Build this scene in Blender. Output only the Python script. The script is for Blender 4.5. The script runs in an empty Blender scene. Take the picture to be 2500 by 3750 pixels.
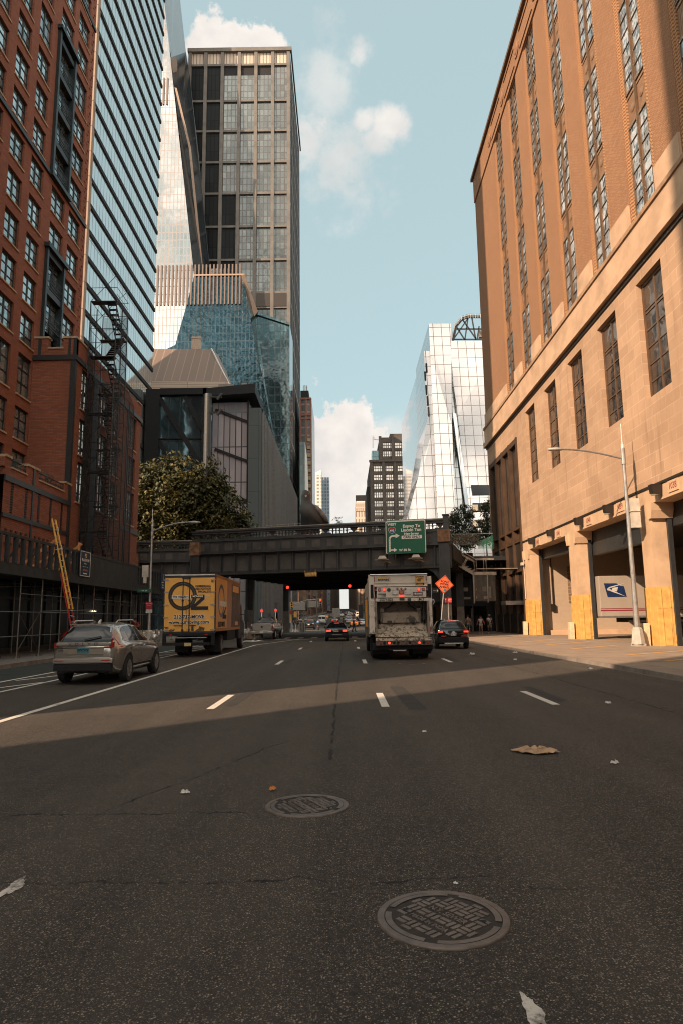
import bpy, math, random
from mathutils import Vector, Matrix
random.seed(7)
R=math.radians
sc=bpy.context.scene
sc.cycles.filter_width=1.05
COL=sc.collection
# ---------------------------------------------------------------- camera
cam=bpy.data.cameras.new('camera'); camo=bpy.data.objects.new('camera',cam); COL.objects.link(camo); sc.camera=camo
cam.sensor_fit='VERTICAL'; cam.sensor_height=36; cam.lens=36*2450/3750; cam.clip_end=6000; cam.clip_start=.05
PIT,ROL,YAW=R(9.1),R(.76),R(.16)
Fw=Vector((-math.sin(YAW)*math.cos(PIT),math.cos(YAW)*math.cos(PIT),math.sin(PIT)))
R0=Vector((math.cos(YAW),math.sin(YAW),0)); U0=R0.cross(Fw)
Uc=U0*math.cos(ROL)+R0*math.sin(ROL); Rc=R0*math.cos(ROL)-U0*math.sin(ROL)
CP=Vector((0,0,1.65))
camo.matrix_world=Matrix(((Rc.x,Uc.x,-Fw.x,CP.x),(Rc.y,Uc.y,-Fw.y,CP.y),(Rc.z,Uc.z,-Fw.z,CP.z),(0,0,0,1)))
def ray(px,py): return (Fw*2450+Rc*(px-1250)-Uc*(py-1875)).normalized()
def pY(px,py,y):
    d=ray(px,py); return CP+d*(y/d.y)
def pX(px,py,x):
    d=ray(px,py); return CP+d*(x/d.x)
def gr(px,py,z=0):
    d=ray(px,py); return CP+d*((z-1.65)/d.z)
# ---------------------------------------------------------------- materials
def nodes(name):
    m=bpy.data.materials.new(name); m.use_nodes=True; nt=m.node_tree
    return m,nt,nt.nodes['Principled BSDF']
def mth(nt,op,a,b=None,c=None,clamp=False):
    n=nt.nodes.new('ShaderNodeMath'); n.operation=op; n.use_clamp=clamp
    for i,x in enumerate((a,b,c)):
        if x is None: continue
        if isinstance(x,(int,float)): n.inputs[i].default_value=x
        else: nt.links.new(x,n.inputs[i])
    return n.outputs[0]
def mixc(nt,f,a,b):
    n=nt.nodes.new('ShaderNodeMix'); n.data_type='RGBA'
    for i,x in ((0,f),(6,a),(7,b)):
        if isinstance(x,(int,float)): n.inputs[i].default_value=x
        elif isinstance(x,(tuple,list)): n.inputs[i].default_value=(*x[:3],1)
        else: nt.links.new(x,n.inputs[i])
    return n.outputs[2]
def noise(nt,vec,scale,detail=4,rough=.55):
    n=nt.nodes.new('ShaderNodeTexNoise'); n.inputs['Scale'].default_value=scale; n.inputs['Detail'].default_value=detail; n.inputs['Roughness'].default_value=rough
    if vec is not None: nt.links.new(vec,n.inputs['Vector'])
    return n.outputs[0]
def ramp(nt,f,a,b):
    n=nt.nodes.new('ShaderNodeMapRange'); n.interpolation_type='SMOOTHSTEP'; n.inputs[1].default_value=a; n.inputs[2].default_value=b
    nt.links.new(f,n.inputs[0]); return n.outputs[0]
def bump(nt,h,strength,dist=.02):
    n=nt.nodes.new('ShaderNodeBump'); n.inputs['Strength'].default_value=strength; n.inputs['Distance'].default_value=dist
    nt.links.new(h,n.inputs['Height']); return n.outputs[0]
def sc3(c,k): return tuple(max(0,min(1,x*k)) for x in c)
MATS={}
def M(name,col,rough=.6,metal=0.,ns=3.,na=.18,bp=0.,emit=None,es=1.,spec=.5,dirt=0.,coat=0.,alpha=1.,trans=0.):
    if name in MATS: return MATS[name]
    m,nt,b=nodes(name); MATS[name]=m
    tc=nt.nodes.new('ShaderNodeTexCoord'); o=tc.outputs['Object']
    f=noise(nt,o,ns)
    c=mixc(nt,ramp(nt,f,.25,.75),sc3(col,1-na),sc3(col,1+na))
    if dirt:
        f2=noise(nt,o,ns*.35,6,.65); c=mixc(nt,mth(nt,'MULTIPLY',ramp(nt,f2,.5,.72),dirt),c,(.03,.026,.022))
    nt.links.new(c,b.inputs['Base Color'])
    b.inputs['Roughness'].default_value=rough; b.inputs['Metallic'].default_value=metal
    b.inputs['Specular IOR Level'].default_value=spec; b.inputs['Coat Weight'].default_value=coat
    b.inputs['Transmission Weight'].default_value=trans; b.inputs['Alpha'].default_value=alpha
    if bp: nt.links.new(bump(nt,noise(nt,o,ns*6),bp),b.inputs['Normal'])
    if emit: b.inputs['Emission Color'].default_value=(*emit,1); b.inputs['Emission Strength'].default_value=es
    return m
def wallvec(nt,su=1.,sv=1.):
    g=nt.nodes.new('ShaderNodeNewGeometry')
    sp=nt.nodes.new('ShaderNodeSeparateXYZ'); nt.links.new(g.outputs['Position'],sp.inputs[0])
    sn=nt.nodes.new('ShaderNodeSeparateXYZ'); nt.links.new(g.outputs['True Normal'],sn.inputs[0])
    ax=mth(nt,'GREATER_THAN',mth(nt,'ABSOLUTE',sn.outputs[0]),.5)
    u=mth(nt,'ADD',mth(nt,'MULTIPLY',sp.outputs[1],ax),mth(nt,'MULTIPLY',sp.outputs[0],mth(nt,'SUBTRACT',1,ax)))
    cb=nt.nodes.new('ShaderNodeCombineXYZ'); nt.links.new(mth(nt,'MULTIPLY',u,su),cb.inputs[0]); nt.links.new(mth(nt,'MULTIPLY',sp.outputs[2],sv),cb.inputs[1])
    return cb.outputs[0],g.outputs['Position'],u,sp.outputs[2]
def brick(name,c1,c2,mortar,bw,bh,ms=.015,rough=.85,var=.3,bp=.4,stain=.0,squash=0,streak=0.):
    if name in MATS: return MATS[name]
    m,nt,b=nodes(name); MATS[name]=m
    vec,pos,u,z=wallvec(nt)
    t=nt.nodes.new('ShaderNodeTexBrick'); nt.links.new(vec,t.inputs['Vector'])
    t.inputs['Scale'].default_value=1; t.inputs['Brick Width'].default_value=bw; t.inputs['Row Height'].default_value=bh
    t.inputs['Mortar Size'].default_value=ms; t.inputs['Mortar Smooth'].default_value=.2; t.inputs['Bias'].default_value=-.1
    t.inputs['Color1'].default_value=(*c1,1); t.inputs['Color2'].default_value=(*c2,1); t.inputs['Mortar'].default_value=(*mortar,1)
    f=noise(nt,pos,.35,6,.6); c=mixc(nt,mth(nt,'MULTIPLY',ramp(nt,f,.3,.7),var),t.outputs[0],sc3(c1,.55))
    f3=noise(nt,pos,3.2,5,.7); c=mixc(nt,mth(nt,'MULTIPLY',ramp(nt,f3,.45,.75),var*.6),c,sc3(c2,1.25))
    if streak:
        cv=nt.nodes.new('ShaderNodeCombineXYZ'); nt.links.new(mth(nt,'MULTIPLY',u,1.6),cv.inputs[0]); nt.links.new(mth(nt,'MULTIPLY',z,.12),cv.inputs[1])
        f4=noise(nt,cv.outputs[0],1.2,5,.65); c=mixc(nt,mth(nt,'MULTIPLY',ramp(nt,f4,.52,.8),streak),c,sc3(c1,.3))
    nt.links.new(c,b.inputs['Base Color']); b.inputs['Roughness'].default_value=rough; b.inputs['Specular IOR Level'].default_value=.25
    h=mth(nt,'ADD',mth(nt,'MULTIPLY',t.outputs['Fac'],-1.),mth(nt,'MULTIPLY',f3,.5))
    nt.links.new(bump(nt,h,bp,.02),b.inputs['Normal'])
    return m
def glass(name,col,metal=.85,rough=.05,wav=.02,ws=.35,col2=None,rect=None):
    """reflective facade glass; each pane slightly different"""
    if name in MATS: return MATS[name]
    m,nt,b=nodes(name); MATS[name]=m
    vec,pos,u,z=wallvec(nt)
    w=nt.nodes.new('ShaderNodeTexWhiteNoise'); w.noise_dimensions='3D'
    fl=nt.nodes.new('ShaderNodeVectorMath'); fl.operation='FLOOR'
    dv=nt.nodes.new('ShaderNodeVectorMath'); dv.operation='DIVIDE'; nt.links.new(vec,dv.inputs[0]); dv.inputs[1].default_value=(*(rect or (1.5,3.6)),1)
    nt.links.new(dv.outputs[0],fl.inputs[0]); nt.links.new(fl.outputs[0],w.inputs[0])
    c=mixc(nt,w.outputs[0],sc3(col,.42),sc3(col,1.2))
    if col2: c=mixc(nt,ramp(nt,noise(nt,pos,.05,3),.4,.6),c,col2)
    nt.links.new(c,b.inputs['Base Color']); b.inputs['Metallic'].default_value=metal; b.inputs['Roughness'].default_value=rough
    b.inputs['Specular IOR Level'].default_value=.8
    n1=bump(nt,mth(nt,'ADD',noise(nt,pos,ws,2),mth(nt,'MULTIPLY',w.outputs[0],.15)),wav,1.)
    nt.links.new(n1,b.inputs['Normal'])
    return m
# ---------------------------------------------------------------- mesh builder
ORG={}
class MB:
    def __init__(s): s.v=[];s.f=[];s.m=[];s.g=[]
    def add(s,vs,fs,mi=0):
        o=len(s.v); s.g.append((o,len(s.f),len(vs),len(fs))); s.v+= [tuple(v) for v in vs]; s.f+=[tuple(i+o for i in f) for f in fs]; s.m+=[mi]*len(fs); return s
    def box(s,x0,x1,y0,y1,z0,z1,mi=0):
        return s.add([(x0,y0,z0),(x1,y0,z0),(x1,y1,z0),(x0,y1,z0),(x0,y0,z1),(x1,y0,z1),(x1,y1,z1),(x0,y1,z1)],
          [(3,2,1,0),(4,5,6,7),(0,1,5,4),(1,2,6,5),(2,3,7,6),(3,0,4,7)],mi)
    def poly(s,pts,mi=0): return s.add(pts,[tuple(range(len(pts)))],mi)
    def prism(s,pts,vec,mi=0):
        n=len(pts); vec=Vector(vec); a=[Vector(p) for p in pts]; b=[p+vec for p in a]
        return s.add(a+b,[tuple(range(n))[::-1],tuple(range(n,2*n))]+[(i,(i+1)%n,n+(i+1)%n,n+i) for i in range(n)],mi)
    def beam(s,p,q,w,h,mi=0,up=(0,0,1)):
        p=Vector(p);q=Vector(q);d=(q-p).normalized();up=Vector(up)
        if abs(d.dot(up))>.99: up=Vector((1,0,0))
        a=d.cross(up).normalized()*w/2; b=a.cross(d).normalized()*h/2
        return s.add([p-a-b,p+a-b,p+a+b,p-a+b,q-a-b,q+a-b,q+a+b,q-a+b],[(0,1,2,3),(7,6,5,4),(0,4,5,1),(1,5,6,2),(2,6,7,3),(3,7,4,0)],mi)
    def cyl(s,p,q,r,r2=None,n=10,mi=0):
        if r2 is None: r2=r
        p=Vector(p);q=Vector(q);d=(q-p).normalized();up=Vector((0,0,1)) if abs(d.z)<.95 else Vector((1,0,0))
        a=d.cross(up).normalized();b=a.cross(d)
        vs=[p+(a*math.cos(t)+b*math.sin(t))*r for t in [6.28318*i/n for i in range(n)]]+[q+(a*math.cos(t)+b*math.sin(t))*r2 for t in [6.28318*i/n for i in range(n)]]
        return s.add(vs,[tuple(range(n)),tuple(range(2*n-1,n-1,-1))]+[(i,n+i,n+(i+1)%n,(i+1)%n) for i in range(n)],mi)
    def tube(s,pts,r,n=8,mi=0):
        for a,b in zip(pts,pts[1:]): s.cyl(a,b,r,r,n,mi)
        for p in pts[1:-1]: s.sph(p,r,n=6,m=4,mi=mi)
        return s
    def sph(s,c,r,n=10,m=6,mi=0):
        c=Vector(c); r=(r,r,r) if isinstance(r,(int,float)) else r
        vs=[];fs=[]
        for j in range(m+1):
            th=math.pi*j/m
            for i in range(n):
                ph=6.28318*i/n; vs.append(c+Vector((r[0]*math.sin(th)*math.cos(ph),r[1]*math.sin(th)*math.sin(ph),r[2]*math.cos(th))))
        for j in range(m):
            for i in range(n): fs.append((j*n+i,(j+1)*n+i,(j+1)*n+(i+1)%n,j*n+(i+1)%n))
        return s.add(vs,fs,mi)
    def lathe(s,prof,c,ax='z',n=20,mi=0):
        vs=[];fs=[];c=Vector(c)
        for r,h in prof:
            for i in range(n):
                t=6.28318*i/n; a,b=r*math.cos(t),r*math.sin(t)
                vs.append(c+(Vector((a,b,h)) if ax=='z' else Vector((h,a,b)) if ax=='x' else Vector((b,h,a))))
        for j in range(len(prof)-1):
            for i in range(n): fs.append((j*n+i,j*n+(i+1)%n,(j+1)*n+(i+1)%n,(j+1)*n+i))
        fs.append(tuple(range(n))[::-1]); fs.append(tuple((len(prof)-1)*n+i for i in range(n)))
        return s.add(vs,fs,mi)
    def wall(s,P,us,zs,holes,depth,mi=0,mr=None):
        """wall rectangle us x zs with recessed openings; P(u,z,d)->point, d = depth into the wall"""
        mr=mi if mr is None else mr
        U=sorted({us[0],us[1],*[min(max(h[k],us[0]),us[1]) for h in holes for k in (0,1)]}); Z=sorted({zs[0],zs[1],*[min(max(h[k],zs[0]),zs[1]) for h in holes for k in (2,3)]})
        for a,b in zip(U,U[1:]):
            run=None
            for c,d in zip(Z,Z[1:]):
                mu,mz=(a+b)/2,(c+d)/2
                inh=any(h[0]<mu<h[1] and h[2]<mz<h[3] for h in holes)
                if not inh: run=(run[0],d) if run else (c,d)
                elif run: s.poly([P(a,run[0],0),P(b,run[0],0),P(b,run[1],0),P(a,run[1],0)],mi); run=None
            if run: s.poly([P(a,run[0],0),P(b,run[0],0),P(b,run[1],0),P(a,run[1],0)],mi)
        for h in holes:
            a,b,c,d=h
            for (p,q) in (((a,c),(b,c)),((b,c),(b,d)),((b,d),(a,d)),((a,d),(a,c))):
                s.poly([P(*p,0),P(*q,0),P(*q,depth),P(*p,depth)],mr)
        return s
    def build(s,name,mats,parent=None,smooth=False,bevel=0,loc=None):
        if not isinstance(mats,(list,tuple)): mats=[mats]
        o=Vector(loc) if loc is not None else (ORG.get(parent.name,Vector()) if parent else Vector())
        me=bpy.data.meshes.new(name)
        me.from_pydata([tuple(Vector(v)-o) for v in s.v],[],s.f)
        for m in mats: me.materials.append(m)
        if len(mats)>1: me.polygons.foreach_set('material_index',s.m)
        if smooth: me.polygons.foreach_set('use_smooth',[True]*len(s.f))
        me.update()
        ob=bpy.data.objects.new(name,me); COL.objects.link(ob)
        if parent:
            ob.parent=parent
            if loc is not None: ob.location=o-ORG.get(parent.name,Vector())
            ORG[ob.name]=o
        elif loc is not None: ob.location=o; ORG[ob.name]=o
        if smooth and smooth!=True:
            pass
        if bevel:
            md=ob.modifiers.new('bevel','BEVEL'); md.width=bevel; md.segments=2; md.limit_method='ANGLE'
        return ob
def parts(mb,name,mats,parent,per=1,**kw):
    """every piece of the builder becomes a part of its own (per = shapes in one piece)"""
    out=[]
    for i in range(0,len(mb.g),per):
        b=MB(); v0,f0=mb.g[i][:2]; l=mb.g[min(i+per,len(mb.g))-1]; v1,f1=l[0]+l[2],l[1]+l[3]
        b.v=mb.v[v0:v1]; b.f=[tuple(k-v0 for k in f) for f in mb.f[f0:f1]]; b.m=mb.m[f0:f1]
        out.append(b.build(name,mats,parent,**kw))
    return out
def tag(o,label=None,cat=None,group=None,kind=None):
    if label: o['label']=label
    if cat: o['category']=cat
    if group: o['group']=group
    if kind: o['kind']=kind
    return o
def thing(name,label,cat,loc=(0,0,0),group=None):
    o=bpy.data.objects.new(name,None); COL.objects.link(o); o.location=loc; o.empty_display_size=.3
    ORG[o.name]=Vector(loc); return tag(o,label,cat,group)
def place(o,loc,rz=0.): o.location=loc; o.rotation_euler=(0,0,rz); return o
def kids(o): return list(o.children)
def copy_tree(o,parent=None,loc=None,rz=None,label=None):
    c=o.copy(); COL.objects.link(c)
    if parent is not None: c.parent=parent
    if loc is not None: c.location=loc
    if rz is not None: c.rotation_euler=(0,0,rz)
    if label: c['label']=label
    for ch in kids(o): copy_tree(ch,c)
    return c
def text(s,size,loc,parent,mat,rot=(R(90),0,0),name='lettering',align='CENTER',bold=0.,sx=1.,ext=.003,track=1.):
    cu=bpy.data.curves.new(name,'FONT'); cu.body=s; cu.size=size; cu.align_x=align; cu.align_y='CENTER'; cu.extrude=ext; cu.offset=bold; cu.space_character=track; cu.resolution_u=3
    t=bpy.data.objects.new(name,cu); COL.objects.link(t)
    dg=bpy.context.evaluated_depsgraph_get(); me=bpy.data.meshes.new_from_object(t.evaluated_get(dg)); me.name=name
    bpy.data.objects.remove(t); me.materials.clear(); me.materials.append(mat)
    o=bpy.data.objects.new(name,me); COL.objects.link(o); o.parent=parent; o.rotation_euler=rot; o.scale=(sx,1,1)
    o.location=Vector(loc)-ORG.get(parent.name,Vector()); return o
def window(name,w,h,cols,rows,mf,mg,depth=.16,fw=.07,bar=.05,parent=None,zsplit=None,barz=None):
    """outward +X, width along Y, origin bottom centre; frame mesh with a pane child"""
    b=MB(); t=.06
    b.box(-depth,-depth+t,-w/2,-w/2+fw,0,h).box(-depth,-depth+t,w/2-fw,w/2,0,h).box(-depth,-depth+t,-w/2+fw,w/2-fw,0,fw).box(-depth,-depth+t,-w/2+fw,w/2-fw,h-fw,h)
    for i in range(1,cols): y=-w/2+w*i/cols; bb=bar*(1.9 if cols%2==0 and i==cols//2 else 1); b.box(-depth,-depth+t*.95,y-bb/2,y+bb/2,fw,h-fw)
    for j in range(1,rows): z=(barz[j-1] if barz else h*j/rows); b.box(-depth,-depth+t*.8,-w/2+fw,w/2-fw,z-bar/2,z+bar/2)
    o=b.build(name,mf,parent,loc=(0,0,0) if parent is None else ORG[parent.name])
    p=MB().poly([(-depth+.01,-w/2,0),(-depth+.01,w/2,0),(-depth+.01,w/2,h),(-depth+.01,-w/2,h)]).build('pane',mg)
    p.parent=o; return o
def put(proto,used,parent,loc,rz):
    """first use moves the prototype itself, later uses copy it"""
    l=Vector(loc)-ORG[parent.name]
    if not used: used.append(1); proto.parent=parent; proto.location=l; proto.rotation_euler=(0,0,rz); return proto
    c=copy_tree(proto,parent,l,rz); return c
# ---------------------------------------------------------------- light and sky
SX,SY,EL=.722,.692,R(28.4)
AZ=math.atan2(-SX,-SY)              # direction towards the sun, clockwise from +Y
sun=bpy.data.lights.new('sun','SUN'); sun.energy=3.1; sun.angle=R(.55); sun.color=(1,.72,.50)
so=bpy.data.objects.new('sun',sun); COL.objects.link(so)
tr=Vector((SX*math.cos(EL),SY*math.cos(EL),-math.sin(EL))); so.rotation_euler=tr.to_track_quat('-Z','Y').to_euler(); so.location=(-60,-60,90)
w=bpy.data.worlds.new('World'); sc.world=w; w.use_nodes=True; nt=w.node_tree; bg=nt.nodes['Background']
sky=nt.nodes.new('ShaderNodeTexSky'); sky.sky_type='NISHITA'; sky.sun_disc=False; sky.sun_elevation=EL; sky.sun_rotation=AZ%(2*math.pi); sky.air_density=1.; sky.dust_density=2.2; sky.ozone_density=1.
tc=nt.nodes.new('ShaderNodeTexCoord'); dirv=tc.outputs['Generated']
sp=nt.nodes.new('ShaderNodeSeparateXYZ'); nt.links.new(dirv,sp.inputs[0])
mul=nt.nodes.new('ShaderNodeMix'); mul.data_type='RGBA'; mul.blend_type='MULTIPLY'; mul.inputs[0].default_value=1; mul.inputs[7].default_value=(1.10,1.14,.90,1)
nt.links.new(sky.outputs[0],mul.inputs[6])
# airy pale teal: even the sky out a little, as high thin haze does
hz=mixc(nt,.78,mul.outputs[2],(2.3,2.98,3.06))
back=ramp(nt,sp.outputs[1],.15,-.35)
low=mixc(nt,ramp(nt,sp.outputs[2],.34,.02),hz,mixc(nt,back,(3.6,3.6,3.4),(6.,5.6,5.)))
n1=noise(nt,dirv,8.5,9,.66); n2=noise(nt,dirv,24,6,.62)
def blob(px,py,rad,ky=1.,wt=1.):
    c=ray(px,py); v=nt.nodes.new('ShaderNodeVectorMath'); v.operation='SUBTRACT'; nt.links.new(dirv,v.inputs[0]); v.inputs[1].default_value=c
    m=nt.nodes.new('ShaderNodeVectorMath'); m.operation='MULTIPLY'; nt.links.new(v.outputs[0],m.inputs[0]); m.inputs[1].default_value=(1,1,ky)
    l=nt.nodes.new('ShaderNodeVectorMath'); l.operation='LENGTH'; nt.links.new(m.outputs[0],l.inputs[0])
    d=mth(nt,'DIVIDE',l.outputs['Value'],rad/2450)
    d=mth(nt,'ADD',d,mth(nt,'ADD',mth(nt,'MULTIPLY',mth(nt,'SUBTRACT',n1,.5),3.2),mth(nt,'MULTIPLY',mth(nt,'SUBTRACT',n2,.5),1.8)))
    return d,wt
def soft(d,wt,a,b): return mth(nt,'MULTIPLY',ramp(nt,d,b,a),wt)
masks=[soft(*blob(845,170,88,1.1),.7,1.02),soft(*blob(985,165,66),.7,1.05),soft(*blob(755,195,50),.6,1.1),
 soft(*blob(1195,300,120,.8,.5),.1,1.3),soft(*blob(1330,440,44,1.2,.8),.2,1.3),soft(*blob(1425,450,62,1.1,.85),.25,1.25),soft(*blob(1370,520,62,1.3,.7),.15,1.3),soft(*blob(1260,555,60,1.4,.6),.15,1.3),soft(*blob(1230,590,150,1.,.6),.1,1.3),soft(*blob(1120,530,110,1.,.7),.3,1.2),soft(*blob(1310,195,52,1.,.6),.2,1.1),
 soft(*blob(1215,1640,190,.9),.75,1.0),soft(*blob(1300,1520,95),.7,1.05),soft(*blob(1200,1850,190,1.3,.9),.5,1.2),soft(*blob(1420,1580,90,1.2,.5),.2,1.2),soft(*blob(1330,1900,160,1.6,.6),.3,1.3)]
mk=masks[0]
for q in masks[1:]: mk=mth(nt,'MAXIMUM',mk,q)
# broken cloud in the sky behind the photographer, brightened to add fill light
gen=mth(nt,'MULTIPLY',ramp(nt,mth(nt,'ADD',n1,mth(nt,'MULTIPLY',mth(nt,'SUBTRACT',n2,.5),.35)),.38,.56),ramp(nt,sp.outputs[1],.08,-.2))
mk=mth(nt,'MAXIMUM',mk,gen)
shade=ramp(nt,mth(nt,'ADD',noise(nt,dirv,9,5),mth(nt,'MULTIPLY',n2,.3)),.42,.86)
cc_=mixc(nt,back,mixc(nt,shade,(3.3,3.1,3.0),(4.4,4.1,3.8)),mixc(nt,shade,(7.5,6.9,6.3),(14.,12.6,11.)))
fin=mixc(nt,mk,low,cc_)
nt.links.new(fin,bg.inputs[0]); bg.inputs[1].default_value=.10
vs=sc.view_settings; vs.view_transform='Standard'; vs.look='None'; vs.gamma=1; vs.exposure=1.22
sc.cycles.max_bounces=7; sc.cycles.glossy_bounces=4; sc.cycles.diffuse_bounces=4; sc.cycles.transmission_bounces=4; sc.cycles.transparent_max_bounces=8
sc.cycles.sample_clamp_indirect=6; sc.cycles.caustics_reflective=False; sc.cycles.caustics_refractive=False
# ---------------------------------------------------------------- palette
BLK=M('black_paint',(.018,.02,.021),.5); DK=M('dark_steel',(.035,.038,.04),.5,.3); DKM=M('matt_black',(.012,.012,.013),.9)
GALV=M('galvanised',(.34,.33,.32),.42,.6,dirt=.4); ALU=M('bare_aluminium',(.5,.49,.47),.35,.8); WHT=M('white_paint',(.62,.57,.5),.5,dirt=.25); PAPER=M('paper_white',(.62,.59,.54),.8)
RUB=M('tyre_rubber',(.016,.016,.017),.8); RED=M('red_paint',(.45,.03,.025),.45); YEL=M('yellow_paint',(.63,.37,.11),.5,dirt=.12); ORG_=M('orange_paint',(.75,.16,.03),.5)
GRN=M('sign_green',(.006,.115,.06),.45,na=.08); SKIN=M('skin',(.42,.22,.14),.6); HAIR=M('dark_hair',(.02,.014,.01),.7); CONC=M('concrete',(.33,.29,.25),.9,bp=.3,dirt=.45)
LITR=M('red_light_lit',(.7,.02,.015),.3,emit=(1,.06,.03),es=.75); LENS=M('red_lens',(.32,.012,.01),.2,coat=.5); LITA=M('amber_lit',(.9,.4,.05),.3,emit=(1,.33,.05),es=2); LITW=M('lamp_lit',(.9,.85,.7),.3,emit=(1,.85,.6),es=4)
GLDK=M('tinted_glass',(.008,.009,.01),.08,spec=.45,na=.05); SIGNRED=M('sign_red',(.4,.03,.03),.5); TXW=M('letter_white',(.8,.77,.7),.6,na=.05); TXB=M('letter_black',(.012,.012,.013),.6)
# ---------------------------------------------------------------- ground, road, pavements
def road_mat():
    m,nt,b=nodes('asphalt'); g=nt.nodes.new('ShaderNodeNewGeometry'); P=g.outputs['Position']
    s=nt.nodes.new('ShaderNodeSeparateXYZ'); nt.links.new(P,s.inputs[0])
    c=mixc(nt,ramp(nt,noise(nt,P,22,5,.7),.3,.7),(.021,.0183,.0158),(.052,.0445,.0375))
    cb=nt.nodes.new('ShaderNodeCombineXYZ'); nt.links.new(mth(nt,'MULTIPLY',s.outputs[0],1.1),cb.inputs[0]); nt.links.new(mth(nt,'MULTIPLY',s.outputs[1],.05),cb.inputs[1])
    tw=ramp(nt,noise(nt,cb.outputs[0],1.,4),.38,.66)
    c=mixc(nt,mth(nt,'MULTIPLY',tw,.6),c,(.068,.057,.047))
    c=mixc(nt,mth(nt,'MULTIPLY',ramp(nt,noise(nt,P,.5,7,.7),.52,.7),.55),c,(.026,.023,.021))
    # polished wheel tracks, oil drips along the lane centres, a couple of old trench patches
    x_,y_=s.outputs[0],s.outputs[1]
    lane=mth(nt,'ABSOLUTE',mth(nt,'SUBTRACT',mth(nt,'FRACT',mth(nt,'DIVIDE',mth(nt,'ADD',mth(nt,'ADD',x_,mth(nt,'MULTIPLY',noise(nt,P,.3,3),.8)),5.4),3.26)),.5))
    dr=mth(nt,'MULTIPLY',ramp(nt,lane,.16,.02),ramp(nt,noise(nt,P,1.1,7,.75),.42,.68)); c=mixc(nt,mth(nt,'MULTIPLY',dr,.55),c,(.017,.0155,.0145))
    bx=lambda x0,x1,y0,y1:mth(nt,'MULTIPLY',mth(nt,'MULTIPLY',mth(nt,'GREATER_THAN',x_,x0),mth(nt,'LESS_THAN',x_,x1)),mth(nt,'MULTIPLY',mth(nt,'GREATER_THAN',y_,y0),mth(nt,'LESS_THAN',y_,y1)))
    pt=mth(nt,'MAXIMUM',mth(nt,'MAXIMUM',bx(5.65,6.9,9,33),bx(-.18,.95,26,44)),mth(nt,'MAXIMUM',bx(-4.9,-3.4,7.6,12.5),bx(1.9,3.1,44,60))); c=mixc(nt,mth(nt,'MULTIPLY',pt,.5),c,(.028,.0255,.0235))
    # exposed pale stones
    v=nt.nodes.new('ShaderNodeTexVoronoi'); v.inputs['Scale'].default_value=78; nt.links.new(P,v.inputs['Vector'])
    sep=nt.nodes.new('ShaderNodeSeparateColor'); nt.links.new(v.outputs['Color'],sep.inputs[0])
    right=ramp(nt,mth(nt,'ADD',s.outputs[0],mth(nt,'MULTIPLY',noise(nt,P,.8,4),.9)),1.3,1.75)
    thr=mth(nt,'SUBTRACT',.82,mth(nt,'MULTIPLY',right,.14))
    st=mth(nt,'MULTIPLY',mth(nt,'GREATER_THAN',sep.outputs[0],thr),mth(nt,'LESS_THAN',v.outputs['Distance'],.40))
    c=mixc(nt,mth(nt,'MULTIPLY',st,mth(nt,'ADD',.35,mth(nt,'MULTIPLY',sep.outputs[1],.65))),c,(.34,.275,.21))
    v2=nt.nodes.new('ShaderNodeTexVoronoi'); v2.inputs['Scale'].default_value=128; nt.links.new(P,v2.inputs['Vector']); s2=nt.nodes.new('ShaderNodeSeparateColor'); nt.links.new(v2.outputs['Color'],s2.inputs[0])
    st2=mth(nt,'MULTIPLY',mth(nt,'GREATER_THAN',s2.outputs[0],mth(nt,'SUBTRACT',.66,mth(nt,'MULTIPLY',ramp(nt,noise(nt,P,2.2,5,.7),.35,.7),.3))),mth(nt,'LESS_THAN',v2.outputs['Distance'],.48))
    c=mixc(nt,mth(nt,'MULTIPLY',st2,mth(nt,'MULTIPLY',s2.outputs[1],.75)),c,(.25,.205,.16))
    # lengthwise paving joint, a curved crack and the tarred cut behind it
    wob=mth(nt,'MULTIPLY',mth(nt,'SUBTRACT',noise(nt,P,1.7,5,.7),.5),.34)
    def line(expr,wd,lo,hi,axis):
        a=mth(nt,'LESS_THAN',mth(nt,'ABSOLUTE',expr),wd)
        return mth(nt,'MULTIPLY',a,mth(nt,'MULTIPLY',mth(nt,'GREATER_THAN',axis,lo),mth(nt,'LESS_THAN',axis,hi)))
    x,y=s.outputs[0],s.outputs[1]
    L=[line(mth(nt,'ADD',mth(nt,'ADD',x,.2),mth(nt,'MULTIPLY',wob,.5)),.022,8.3,70,y),
       line(mth(nt,'ADD',mth(nt,'SUBTRACT',y,6.15),wob),.018,-3.4,-.85,x),
       line(mth(nt,'ADD',mth(nt,'SUBTRACT',y,4.6),mth(nt,'MULTIPLY',wob,1.3)),.012,-2.6,.9,x),
       line(mth(nt,'ADD',mth(nt,'SUBTRACT',y,4.42),wob),.014,1.0,4.,x),
       line(mth(nt,'ADD',mth(nt,'SUBTRACT',x,5.6),mth(nt,'MULTIPLY',wob,.6)),.03,9,34,y),
       line(mth(nt,'ADD',mth(nt,'ADD',mth(nt,'MULTIPLY',x,.9),mth(nt,'MULTIPLY',y,-.35)),mth(nt,'ADD',4.1,wob)),.012,6,9.6,y)]
    k=L[0]
    for q in L[1:]: k=mth(nt,'MAXIMUM',k,q)
    c=mixc(nt,mth(nt,'MULTIPLY',k,ramp(nt,noise(nt,P,2.6,5,.75),.40,.56)),c,(.009,.008,.008))
    nt.links.new(c,b.inputs['Base Color']); b.inputs['Roughness'].default_value=.82; b.inputs['Specular IOR Level'].default_value=.3
    h=mth(nt,'ADD',mth(nt,'MULTIPLY',v.outputs['Distance'],-.6),mth(nt,'ADD',noise(nt,P,45,4,.8),mth(nt,'MULTIPLY',k,-1.5)))
    nt.links.new(bump(nt,h,.55,.012),b.inputs['Normal']); return m
ASPH=road_mat()
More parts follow.
